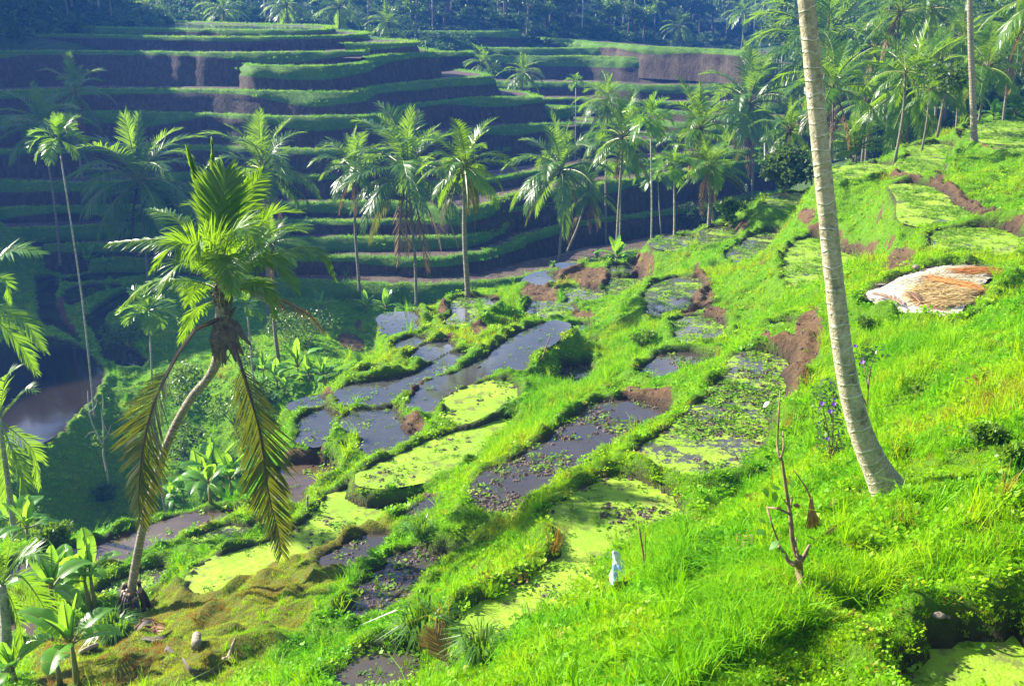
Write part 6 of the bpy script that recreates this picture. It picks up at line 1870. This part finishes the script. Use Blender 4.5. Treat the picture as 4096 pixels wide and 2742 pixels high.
# sheaths and logs on the mossy ground
def sheath(label, c, way, lift, wpx, seed):
    pts = [hit(*src(c, u, v)) + Vector((0, 0, h)) for (u, v), h in zip(way, lift)]; b = pts[0].copy(); k = upx(b) / 1.668
    mb = MB(); rr = random.Random(seed); P_ = spline([p - b for p in pts], 12)
    for j in range(3):
        off = Vector((0, rr.uniform(-.03, .03), .012 * j)); wd = [wpx * k * (.3 + .7 * math.sin(math.pi * (i + .4) / 12)) * rr.uniform(.6, 1) for i in range(12)]
        mb.strip([p + off for p in P_], Vector((rr.uniform(-.2, .2), .75, .6)).normalized(), wd)
    o = mb.build("dead_sheath", M_DEAD, None); o.location = b
    tag(o, label, "palm sheath", "dead palm sheaths on the mossy ground")


sheath("grey palm sheath curled like a boat on the brown moss", 7, [(1225, 1440), (1270, 1480), (1340, 1500), (1400, 1490), (1480, 1445)], (.22, .07, .06, .07, .06), 22, 1)
sheath("dark palm sheath in the shade right of the leaning palm's roots", 7, [(945, 1265), (1020, 1275), (1090, 1265), (1155, 1225)], (.05, .09, .09, .10), 18, 2)
sheath("pale dead sheath leaning against the leaning palm's roots", 7, [(920, 1200), (970, 1185), (1030, 1175)], (.06, .16, .18), 16, 3)
sheath("crumpled brown leaf scrap on the mossy ground", 7, [(1095, 1355), (1120, 1345), (1160, 1360)], (.05, .12, .05), 14, 4)
b = hit(*src(7, 1310, 1345)); k = upx(b) / 1.668
mb = MB(); p0 = on_plane(b, 7, 1310, 1345, -.05) + Vector((0, 0, .16)); p1 = hit(*src(7, 1318, 1270)) - b + Vector((0, 0, .17))
mb.tube([p0, p0.lerp(p1, .3), p0.lerp(p1, .65), p1], [32 * k, 32 * k, 31 * k, 29 * k], 16, 0, True, .03)
o = mb.build("cut_log", M_TRUNK, None); o.location = b
tag(o, "short pale cut piece of palm trunk lying on the brown moss", "log"); fattr(o.data, "along", [i // 16 * .2 for i in range(len(o.data.vertices))])


def stick(label, c, way, lift, r0, r1, cat="stick", mat=None, name="stick", knob=False):
    pts = [hit(*src(c, u, v)) + Vector((0, 0, h)) for (u, v), h in zip(way, lift)]; b = pts[0].copy(); k = upx(b) / 1.668
    mb = MB(); P_ = spline([p - b for p in pts], 8); mb.tube(P_, [k * (r0 + (r1 - r0) * i / 7) for i in range(8)], 8, 0, True, .12)
    if knob:
        for i in range(5): mb.lump(P_[0] + Vector((random.uniform(-.1, .1), random.uniform(-.06, .06), random.uniform(-.03, .05))), (.07, .06, .05), 0, i, 7, 5, .3)
    o = mb.build(name, mat or M_WOOD, None); o.location = b
    return tag(o, label, cat)


stick("grey branch stub with a knobbly dark end on the brown moss", 7, [(1520, 1410), (1545, 1360), (1575, 1285)], (.06, .12, .14), 17, 9, "branch", None, "branch", True)
stick("short weathered log beside the grass clump at the leaning palm's foot", 7, [(535, 1360), (590, 1335), (655, 1310)], (.07, .09, .09), 15, 16, "log", None, "log")
# sticks that stand up: foot and head bearings
def pole(label, c, foot, head, r, lean=0.0, cat="pole", mat=None, name="pole"):
    b = hit(*src(c, *foot)); k = upx(b) / 1.668; e = on_plane(b, c, head[0], head[1], lean)
    mb = MB(); mb.tube(spline([Vector((0, 0, -.15)), e * .5 + Vector((.015, 0, 0)), e], 6), [r * k * f for f in (1.1, 1, 1, .95, .9, .8)], 7, 0, True, .08)
    o = mb.build(name, mat or M_TWIG, None); o.location = b
    return tag(o, label, cat)


pole("thin dark pole leaning on the bund beside the long flooded paddy", 5, (1355, 905), (1418, 742), 4.5)
pole("dry brown stalk with a pale leaf standing above the white and blue bundle", 8, (2058, 890), (2012, 515), 7, name="dry_stalk", cat="stalk")
pole("thinner dry stalk crossing the taller one beside the white and blue bundle", 8, (2040, 850), (2052, 540), 4, name="dry_stalk", cat="stalk")
pole("short post at the edge of the narrow ditch by the hanging frond", 7, (2045, 385), (2052, 300), 8, name="post", cat="post", mat=M_WOOD)
pole("dark stick in the small pond by the grassy round bund", 4, (2110, 1440), (2070, 1400), 5)
pole("little broken post on the bund left of the leaning trunk", 7, (608, 620), (604, 545), 5, name="post", cat="post", mat=M_WOOD)
pole("pale stake on the ridge among the bushes left of the big bare trunk", 3, (612, 1090), (608, 918), 10, name="post", cat="post", mat=M_PALE)
# bundle of broken reddish sticks
b = hit(*src(9, 480, 690)); k = upx(b) / 1.668; rr = random.Random(4); mb = MB()
for i in range(26):
    p0 = Vector((rr.uniform(-75, 75) * k, rr.uniform(-.25, .25), rr.uniform(.02, .16))); d = Vector((rr.uniform(-1, 1), rr.uniform(-.5, .5), rr.uniform(-.1, .35))).normalized() * k * rr.uniform(40, 90)
    mb.tube([p0, p0 + d * .5 + Vector((0, 0, .01)), p0 + d], [k * rr.uniform(2.5, 5)] * 3, 5)
o = mb.build("brushwood", M_TWIG, None); o.location = b; tag(o, "heap of reddish dry twigs on the bank left of the pruned shrub", "twigs")

# white and blue bundle: a sheet tied round a post
M_SHEET = simple("white_blue_sheet", (0.12, 0.24, 0.62), (0.80, 0.83, 0.88), 7, .45, .01)
b = hit(*src(8, 1915, 885)); k = upx(b) / 1.668
root = thing("wrapped_bundle", "white and blue plastic sheet bundled round a post in the tall grass", "plastic sheet", b)
mb = MB(); rr = random.Random(6); N = 26; rows = []
prof = [(1915, 890, 80), (1915, 850, 84), (1908, 810, 76), (1893, 775, 60), (1880, 750, 42), (1872, 735, 30), (1866, 715, 27), (1860, 695, 25), (1852, 678, 20), (1849, 670, 5)]
vs_ = []
for j, (u, v, wd) in enumerate(prof):
    c0 = on_plane(b, 8, u, v)
    for i in range(N):
        a = 6.283 * i / N; f = 1 + (.20 * math.sin(a * 5 + j * .8) + .12 * math.sin(a * 9 + 2 + j)) * (1 if j < 5 else .5) + rr.uniform(-.06, .06)
        vs_.append(c0 + Vector((math.cos(a) * wd * k * f, math.sin(a) * wd * k * f * .8, rr.uniform(-.02, .02) + (.10 * math.sin(a * 4) if j == 0 else 0))))
mb.add(vs_, [(j * N + i, j * N + (i + 1) % N, (j + 1) * N + (i + 1) % N, (j + 1) * N + i) for j in range(len(prof) - 1) for i in range(N)])
nf = len(mb.f); mb.m = [1 if (i // N) < 4 and (i % N) % 13 < 8 else 0 for i in range(nf)]
mb.build("sheet", [M_SHEET, simple("blue_sheet", (0.05, 0.14, 0.50), (0.20, 0.34, 0.75), 7, .45, .01)], root)
mb = MB(); mb.tube([Vector((0, 0, -.1)), on_plane(b, 8, 1868, 750)], [.035, .03], 7); mb.build("post", M_WOOD, root)
mb = MB(); c0 = on_plane(b, 8, 1872, 764); mb.tube([c0 + Vector((math.cos(a) * 25 * k, math.sin(a) * 21 * k, 0)) for a in np.linspace(0, 6.283, 13)], [.012] * 13, 5); mb.build("tie", M_HUSK, root)
b = hit(*src(8, 1900, 945)); root = thing("fern", "yellow-green fern frond drooping in front of the white and blue bundle", "fern", b)
k = upx(b) / 1.668
for q, (wy) in enumerate([[(1930, 870), (1905, 890), (1890, 950)], [(1940, 880), (1960, 900), (1968, 925)], [(1915, 875), (1880, 890), (1872, 930)]]):
    P_ = spline([Vector((0, .05, 0))] + [on_plane(b, 8, u, v, -.12) for u, v in wy], 10)
    link("frond", frond_mesh("fern_frond", P_, (1, .3, 0), [M_FROND_Y if q else M_WEED, M_RACHIS], n=22, ll=.36, w=.03, hang=.3, seed=q, ang=(75, 50), rw=.01), root)

# straw drying in the emptied paddy
M_TARP = simple("white_sacking", (0.34, 0.28, 0.19), (0.74, 0.70, 0.60), 2.2, .7, .03, False)
kind, lev, out = [q for q in PAD if q[0] == 's'][0]
zs = Z0 - lev * K
gx_ = np.arange(out[:, 0].min(), out[:, 0].max(), .06); gy_ = np.arange(out[:, 1].min(), out[:, 1].max(), .06)
TX, TY = np.meshgrid(gx_, gy_); TZ = zs + .10 + .05 * vnoise(TX, TY, 1.1, 81) + .03 * vnoise(TX, TY, 3.3, 82) + .012 * vnoise(TX, TY, 8.0, 83)
q = grow(out, -.15)[:, :2]; mk = inpoly(TX, TY, q)
mk = mk[:-1, :-1] & mk[1:, 1:]; jj, ii = np.nonzero(mk); W_ = TX.shape[1]
me = mesh_np("ground_sheet", np.stack([TX, TY, TZ], -1).reshape(-1, 3), np.stack([jj * W_ + ii, jj * W_ + ii + 1, (jj + 1) * W_ + ii + 1, (jj + 1) * W_ + ii], -1), mats=[M_TARP])
tag(link("ground_sheet", me), "pale sacking spread over the small drained paddy at the right", "ground sheet")
M_STRAW = [simple("golden_straw", (0.46, 0.29, 0.09), (0.76, 0.58, 0.27), 9, .7, 0, False), simple("rust_straw", (0.36, 0.13, 0.03), (0.60, 0.27, 0.06), 9, .7, 0, False), simple("pale_straw", (0.58, 0.49, 0.31), (0.80, 0.73, 0.53), 9, .7, 0, False)]


def straw(label, poly, mat, n, seed, lift=.07, l=(.7, 1.5)):
    s = chaikin([src(6, u, v) for u, v in poly], 1, True); w_ = on_level(s, lev)[:, :2]; rr = np.random.default_rng(seed)
    x0, y0 = w_.min(0); x1, y1 = w_.max(0); c0 = w_.mean(0)
    d0 = (w_[np.argmax(s[:, 0])] - w_[np.argmin(s[:, 0])]); d0 /= np.linalg.norm(d0)
    V = []; F = []
    k = 0
    while k < n:
        x, y = rr.uniform(x0, x1), rr.uniform(y0, y1)
        if not inpoly(np.array([x]), np.array([y]), w_)[0]: continue
        k += 1
        a = math.atan2(d0[1], d0[0]) + rr.normal(0, .22); L = rr.uniform(*l); z = zs + .13 + lift * rr.random() * .9
        d = Vector((math.cos(a), math.sin(a), rr.normal(0, .04))); sd = Vector((-d.y, d.x, rr.normal(0, .5))).normalized() * .009
        p = Vector((x - c0[0], y - c0[1], z - zs)); o = len(V)
        V += [p - d * L / 2 - sd, p - d * L / 2 + sd, p + sd + Vector((0, 0, .03)), p - sd + Vector((0, 0, .03)), p + d * L / 2 + sd * .5, p + d * L / 2 - sd * .5]
        F += [(o, o + 1, o + 2, o + 3), (o + 3, o + 2, o + 4, o + 5)]
    me = bpy.data.meshes.new("straw"); me.from_pydata([tuple(v) for v in V], [], F); me.materials.append(mat); me.update()
    o = link("straw", me); o.location = (c0[0], c0[1], zs); tag(o, label, "straw", "heaps of straw drying on the sacking")


straw("wide heap of golden straw in the middle of the sacking", [(1600, 480), (1700, 400), (1800, 390), (1960, 430), (1940, 520), (1870, 580), (1750, 570), (1660, 540)], M_STRAW[0], 1500, 1)
straw("band of rust brown straw at the far right corner of the sacking", [(1900, 325), (2110, 320), (2110, 350), (2060, 365), (1960, 350)], M_STRAW[1], 900, 2)
straw("rust brown streak of straw along the top of the golden heap", [(1740, 395), (1830, 400), (1960, 430), (1940, 450), (1850, 440)], M_STRAW[1], 700, 3, .10)
straw("pale straw strewn over the back half of the sacking", [(1500, 420), (1680, 340), (1830, 300), (2000, 305), (2080, 330), (2040, 400), (1950, 420), (1800, 385), (1690, 400), (1590, 470)], M_STRAW[2], 300, 4, .05)
for lab, wy, sd_ in (("dark red dead frond lying across the front of the sacking", [(1640, 570), (1600, 530), (1560, 495)], (1, -.3, 0)), ("thin brown dead frond at the left point of the sacking", [(1520, 585), (1450, 540), (1330, 505)], (.3, 1, 0)), ("brown dead frond along the front edge of the sacking", [(1600, 585), (1700, 605), (1840, 630)], (.2, 1, 0))):
    p3 = [Vector(on_level([src(6, u, v)], lev)[0]) + Vector((0, 0, .24)) for u, v in wy]; b = p3[0].copy()
    root = thing("dead_frond", lab, "palm frond", b, 0, "dead palm fronds lying about")
    link("leaflets", frond_mesh("fallen_frond", spline([p - b for p in p3], 10), sd_, [M_TWIG, M_TWIG], n=28, ll=.42, w=.016, ang=(40, 20), hang=.12, vee=.1, seed=len(lab), rw=.014), root)


def rock(label, c, u, v, rx, ry, rz, seed, mat=M_STONE, name="stone"):
    b = hit(*src(c, u, v)); k = upx(b) / 1.668; mb = MB(); mb.lump((0, 0, rz * k * .5), (rx * k, ry * k, rz * k), 0, seed, 12, 8, .12)
    o = mb.build(name, mat, None); o.location = b; tag(o, label, "stone")


rock("rounded pale stone on the grassy bund behind the straw", 6, 1615, 290, 24, 22, 18, 1)
rock("flat pale slab on the grassy bund left of the straw", 6, 1380, 398, 40, 24, 6, 2)
rock("grey-brown stone in the dark grass at the lower right", 9, 1765, 1105, 46, 36, 20, 3)
rock("smaller stone touching the grey-brown stone at the lower right", 9, 1825, 1112, 20, 20, 11, 4)
rock("small pale stone on the mossy hummock", 7, 1108, 1022, 9, 9, 8, 5)

# shrub with violet flowers and its spindly neighbour
M_VIOLET = simple("violet_petal", (0.30, 0.08, 0.62), (0.50, 0.20, 0.80), 30, .5)
def flower_shrub(label, c, foot, blooms, leaves, stems, seed):
    b = hit(*src(c, *foot)); k = upx(b) / 1.668; rr = random.Random(seed); root = thing("flowering_shrub", label, "shrub", b, 0, "shrubs with violet flowers")
    mb = MB()
    for way in stems:
        mb.tube(spline([on_plane(b, c, u, v, rr.uniform(-.2, .2)) for u, v in way], 7), [k * r for r in (6, 5.5, 5, 4.2, 3.5, 2.5, 1.5)], 5)
    mb.build("stems", M_SHRUB, root)
    V = []; F = []
    for (u0, v0, u1, v1, n) in leaves:
        for _ in range(n):
            p = on_plane(b, c, rr.uniform(u0, u1), rr.uniform(v0, v1), rr.uniform(-.4, .4)); l = k * rr.uniform(26, 48)
            d = Vector((rr.uniform(-1, 1), rr.uniform(-1, 1), rr.uniform(-.7, .3))).normalized(); sd = d.cross(Vector((rr.uniform(-.4, .4), rr.uniform(-.4, .4), 1))).normalized() * l * .24
            o = len(V); V += [p, p + d * l * .5 + sd, p + d * l, p + d * l * .5 - sd]; F.append((o, o + 1, o + 2, o + 3))
    me = bpy.data.meshes.new("shrub_leaves"); me.from_pydata([tuple(v) for v in V], [], F); me.materials.append(M_LEAF[0]); me.update(); link("foliage", me, root)
    for u, v, r_ in blooms:
        mb = MB(); p = on_plane(b, c, u, v, -.45); nrm = Vector((rr.uniform(-.4, .2), -.8, .5)).normalized(); a1 = nrm.orthogonal().normalized(); a2 = nrm.cross(a1)
        for q in range(5):
            an = q * 1.2566; d = a1 * math.cos(an) + a2 * math.sin(an); s = nrm.cross(d)
            mb.add([p, p + d * r_ * k * .6 + s * r_ * k * .5 + nrm * .01, p + d * r_ * k + nrm * .02, p + d * r_ * k * .6 - s * r_ * k * .5 + nrm * .01], [(0, 1, 2, 3)])
        mb.build("flower", M_VIOLET, root)


flower_shrub("leafy shrub with violet flowers left of the big bare trunk", 6, (1040, 1560), [(985, 1188, 17), (1065, 1192, 18), (1040, 1243, 17), (1045, 1052, 10), (1068, 1160, 9), (1022, 1422, 13), (965, 1320, 8), (1070, 1235, 8), (965, 1220, 8)],
             [(930, 1060, 1100, 1300, 210), (950, 1280, 1130, 1500, 230), (990, 1010, 1080, 1100, 40)], [[(1040, 1570), (1030, 1400), (1000, 1250), (985, 1120)], [(1045, 1560), (1060, 1380), (1060, 1220), (1060, 1100)], [(1050, 1560), (1090, 1430), (1100, 1330)]], 1)
flower_shrub("spindly shrub with one violet flower right of the big bare trunk", 6, (1300, 1280), [(1257, 912, 15), (1208, 806, 13)],
             [(1190, 810, 1330, 920, 70), (1250, 790, 1420, 900, 60), (1220, 900, 1320, 1000, 26)], [[(1300, 1290), (1290, 1200), (1295, 1100), (1275, 980), (1260, 860)], [(1290, 1210), (1265, 1160), (1250, 1110)], [(1295, 1100), (1310, 960), (1350, 850)]], 2)

# bare white tree on the pond bank and its small leafy foot
b = hit(*src(7, 725, 275)); root = thing("bare_tree", "small bare whitish tree on the dark bank below the pond", "tree", b); k = upx(b) / 1.668; mb = MB()
for way, r0, r1 in [([(725, 275), (715, 150), (690, 30), (690, -20)], 8, 5), ([(690, -20), (650, -110), (610, -190), (590, -300), (585, -400)], 6, 2), ([(690, -20), (690, -150), (680, -240), (690, -330), (680, -370)], 5, 2),
                    ([(620, -170), (600, -230), (560, -270)], 3, 1.2), ([(685, -200), (720, -120), (765, -110)], 3, 1.2), ([(600, -260), (640, -300), (640, -360)], 2.5, 1), ([(690, -60), (730, -140), (740, -170)], 3, 1), ([(640, -130), (600, -120), (570, -90)], 2.5, 1)]:
    mb.tube(spline([on_plane(b, 7, u, v, .3 * math.sin(u * .1)) for u, v in way], 7), [k * (r0 + (r1 - r0) * i / 6) for i in range(7)], 5)
mb.build("branches", M_PALE, root)
cm, _c = crown_mesh("sparse_leaves", (k * 45, k * 30, k * 80), 8, 14, .14, 5, M_LEAF[1]); o = link("foliage", cm, root); o.location = on_plane(b, 7, 650, -70)

# grass clump at the leaning palm and a few tall ones elsewhere: each clump one thing
for lab, c, u, v, s_ in (("big arching grass clump overhanging a hollow at the leaning palm's foot", 7, 770, 1270, 1.9), ("spiky grass clump on the bank of the narrow ditch", 8, 560, 560, 1.2), ("tall grass tuft with seed heads over the round algae paddy", 5, 1180, 1265, 1.2),
                         ("green reed tuft standing in the muddy pool at the bottom", 8, 960, 1400, 1.3), ("reed stalks with long blades left of the dried reddish frond", 8, 575, 1270, 1.7), ("bushy grass clump over the earth bank at the rim", 6, 270, 300, 1.6), ("spiky grass tuft on the low bund by the gully", 5, 150, 900, 1.3)):
    b = hit(*src(c, u, v)); rr = random.Random(u); V = []; F = []
    for i in range(int(150 * s_)):
        a = rr.uniform(0, 6.283); r_ = .16 * s_ * math.sqrt(rr.random()); p = Vector((r_ * math.cos(a), r_ * math.sin(a), -.05)); o_ = Vector((math.cos(a), math.sin(a), 0)); h_ = .52 * s_ * rr.uniform(.5, 1.2); ln = rr.uniform(.25, 1.1)
        sd = Vector((-math.sin(a + rr.uniform(-1, 1)), math.cos(a), 0)) * .011 * s_; n0 = len(V)
        V += [p - sd, p + sd, p + Vector((0, 0, h_ * .7)) + o_ * h_ * .3 * ln + sd * .8, p + Vector((0, 0, h_ * .7)) + o_ * h_ * .3 * ln - sd * .8, p + Vector((0, 0, h_ * (1 - .6 * ln))) + o_ * h_ * .95 * ln]
        F += [(n0, n0 + 1, n0 + 2, n0 + 3), (n0 + 3, n0 + 2, n0 + 4)]
    me = bpy.data.meshes.new("grass_clump"); me.from_pydata([tuple(q) for q in V], [], F); me.materials.append(M_WEEDY if 'M_WEEDY' in globals() else M_ARECA); me.update()
    o = link("grass_clump", me); o.location = b; tag(o, lab, "grass clump", "tall grass clumps")

# maize-like stalks on the spur of the far hill
for lab, f, t_ in (("taller bright green stalk plant on the spur of the far terraces", (584, 392), (605, 262)), ("shorter bright green stalk plant on the spur of the far terraces", (498, 402), (500, 350))):
    b = hit(*src(2, *f)); h_ = on_plane(b, 2, *t_).z; root = thing("stalk_plant", lab, "plant", b, 0, "stalk plants on the far spur"); mb = MB()
    mb.tube([Vector((0, 0, -.2)), Vector((.05, 0, h_ * .5)), Vector((.15, 0, h_ * .95))], [.07, .05, .03], 6); mb.build("stem", M_SHAFT, root); rr = random.Random(3)
    for i in range(14):
        a = rr.uniform(0, 6.28); z = h_ * rr.uniform(.1, 1); d = Vector((math.cos(a), math.sin(a), 0)); l = h_ * .33; mb = MB()
        mb.strip([Vector((.1 * z / h_, 0, z)) + d * l * f + Vector((0, 0, l * (.9 * f - 1.3 * f * f))) for f in (0, .3, .6, 1)], Vector((-d.y, d.x, 0)), [.05, .11, .09, .01]); mb.build("leaf", M_BAN, root)

# bird scarer and violet post on the top terrace
b = at(*src(1, 604, 134), 143 * K); b = drop(b.x, b.y); k = upx(b) / 1.668
mb = MB(); mb.tube([Vector((0, 0, -.3)), Vector((0, 0, 26 * k)), Vector((0, 0, 34 * k))], [5 * k, 5 * k, 4 * k], 10, 0, True, .06); mb.lump((0, 0, 36 * k), (4 * k, 4 * k, 5 * k), 0, 2, 8, 6, .1)
o = mb.build("wrapped_post", simple("violet_cloth", (0.10, 0.04, 0.42), (0.22, 0.07, 0.55), 3, .8), None); o.location = at(*src(1, 604, 136), b.y); tag(o, "violet wrapped post on the rim of the top terrace", "post")
root = thing("bird_scarer", "dark diamond flag on a thin cane over the top terrace", "flag", at(*src(1, 556, 138), b.y)); b = root.location
mb = MB(); e = on_plane(b, 1, 536, -6); mb.tube([Vector((0, 0, -.4)), e * .5 + Vector((.3, 0, 0)), e], [.05, .04, .03], 6); mb.build("cane", M_WOOD, root)
mb = MB(); c0 = on_plane(b, 1, 553, 80)
A_ = [c0 + Vector((x * k, .0, z * k)) for x, z in ((-2, 16), (12, 1), (4, -14), (-11, -1))]
mb.add([p + Vector((0, dy, 0)) for dy in (-.02, .02) for p in A_], [(0, 1, 2, 3), (7, 6, 5, 4), (0, 4, 5, 1), (1, 5, 6, 2), (2, 6, 7, 3), (3, 7, 4, 0)]); mb.build("flag", simple("dark_cloth", (0.02, 0.02, 0.03), (0.05, 0.05, 0.06), 3, .9), root)
mb = MB(); mb.tube([e, e.lerp(c0, .6) + Vector((.1, 0, 0)), A_[0]], [.02] * 3, 4); mb.build("string", M_TWIG, root)

# ------------------------------------------------------------------ the farmer
b = hit(*src(3, 477, 1300)); k = upx(b) / 1.668
person = thing("person", "farmer in pale shirt, cream shorts and sun hat working on the muddy terrace", "person", b)
S_ = 72 * k / 1.70         # metres of figure per metre of height
M_SKIN = simple("skin", (0.16, 0.085, 0.05), (0.22, 0.12, 0.07), 6, .6)
J = {'pelvis': (0, 0, .88, .115), 'belly': (0, 0, 1.02, .115), 'chest': (.01, -.01, 1.24, .13), 'neck': (.01, -.02, 1.43, .05), 'head': (.015, -.035, 1.53, .085), 'crown': (.01, -.03, 1.64, .075),
     'shl': (-.17, 0, 1.36, .06), 'ell': (-.33, -.06, 1.14, .042), 'wrl': (-.50, -.14, .98, .030), 'hal': (-.56, -.17, .93, .033), 'shr': (.18, 0, 1.36, .06), 'elr': (.24, .03, 1.10, .042), 'wrr': (.20, -.10, .90, .03), 'har': (.19, -.14, .84, .033),
     'hipl': (-.09, 0, .82, .09), 'knl': (-.12, -.05, .48, .055), 'anl': (-.11, .02, .09, .036), 'tol': (-.12, -.13, .03, .032), 'hipr': (.09, 0, .82, .09), 'knr': (.10, -.02, .48, .055), 'anr': (.09, .05, .09, .036), 'tor': (.10, -.10, .03, .032)}
E = [('pelvis', 'belly'), ('belly', 'chest'), ('chest', 'neck'), ('neck', 'head'), ('head', 'crown'), ('chest', 'shl'), ('shl', 'ell'), ('ell', 'wrl'), ('wrl', 'hal'), ('chest', 'shr'), ('shr', 'elr'), ('elr', 'wrr'), ('wrr', 'har'),
     ('pelvis', 'hipl'), ('hipl', 'knl'), ('knl', 'anl'), ('anl', 'tol'), ('pelvis', 'hipr'), ('hipr', 'knr'), ('knr', 'anr'), ('anr', 'tor')]
for nm, sgn in (('l', -1), ('r', 1)):        # fingers and thumb
    h0 = Vector(J['ha' + nm][:3]); w0 = Vector(J['wr' + nm][:3]); dv = (h0 - w0).normalized(); sd = dv.cross(Vector((0, 1, 0))).normalized()
    for f in range(4):
        q = h0 + dv * (.055 + .012 * (f in (1, 2))) + sd * (f - 1.5) * .018 + Vector((0, -.02, 0)); J['f%s%d' % (nm, f)] = (*q, .009); E.append(('ha' + nm, 'f%s%d' % (nm, f)))
    q = h0 + sd * .05 + Vector((0, -.02, 0)); J['t' + nm] = (*q, .010); E.append(('ha' + nm, 't' + nm))
names = list(J)
me = bpy.data.meshes.new("body"); me.from_pydata([tuple(Vector(J[n][:3]) * S_) for n in names], [(names.index(a), names.index(c)) for a, c in E], []); me.materials.append(M_SKIN)
body = link("body", me, person); sk = body.modifiers.new("skin", 'SKIN')
for v, n in zip(me.skin_vertices[0].data, names): v.radius = (J[n][3] * S_, J[n][3] * S_); v.use_root = n == 'pelvis'
sb = body.modifiers.new("subdivision", 'SUBSURF'); sb.levels = 1; sb.render_levels = 2


def cloth(name, tubes, mat):
    mb = MB()
    for pts, rad in tubes: mb.tube([Vector(p) * S_ for p in pts], [r * S_ for r in rad], 12, 0, True, .03)
    mb.build(name, mat, person)


cloth("shirt", [([(0, 0, .84), (0, 0, 1.02), (.01, -.01, 1.24), (.01, -.015, 1.38), (.01, -.02, 1.43)], [.16, .15, .17, .14, .07]), ([(-.10, 0, 1.36), (-.19, -.01, 1.34), (-.31, -.05, 1.17)], [.08, .085, .07]), ([(.11, 0, 1.36), (.20, 0, 1.33), (.235, .025, 1.14)], [.08, .085, .07])], simple("pale_shirt", (0.55, 0.52, 0.46), (0.72, 0.70, 0.64), 4, .8))
cloth("shorts", [([(0, 0, .92), (0, 0, .80)], [.165, .17]), ([(-.085, 0, .84), (-.115, -.04, .50)], [.115, .10]), ([(.085, 0, .84), (.10, -.01, .50)], [.115, .10])], simple("cream_shorts", (0.55, 0.46, 0.30), (0.70, 0.62, 0.44), 4, .8))
cloth("hat", [([(.012, -.03, 1.585), (.012, -.03, 1.60), (.012, -.03, 1.66), (.012, -.03, 1.735)], [.19, .17, .11, .03])], simple("straw_hat", (0.45, 0.40, 0.32), (0.62, 0.57, 0.47), 6, .8))
mb = MB()
for x in (-.03, .03): mb.lump(Vector((.015 + x, -.118, 1.54)) * S_, .012 * S_, 0, 1, 6, 5, 0)
mb.lump(Vector((.015, -.128, 1.515)) * S_, (.014 * S_, .02 * S_, .022 * S_), 1, 2, 6, 5, 0)
mb.build("face", [simple("eye_dark", (0.01, 0.01, 0.01), (0.02, 0.02, 0.02)), M_SKIN], person)
mb = MB(); a0 = Vector((-.48, -.17, 1.02)) * S_; a1 = Vector((-.80, -.20, .62)) * S_; mb.tube([a0, a0.lerp(a1, .5), a1], [.016 * S_] * 3, 7)
mb.add([a1 + Vector(p) * S_ for p in ((-.08, 0, .05), (.06, 0, -.03), (.02, -.03, -.14), (-.12, -.03, -.06))], [(0, 1, 2, 3)])
o = mb.build("hoe", M_WOOD, None); o.location = b; tag(o, "short handled hoe held out by the farmer", "hoe")
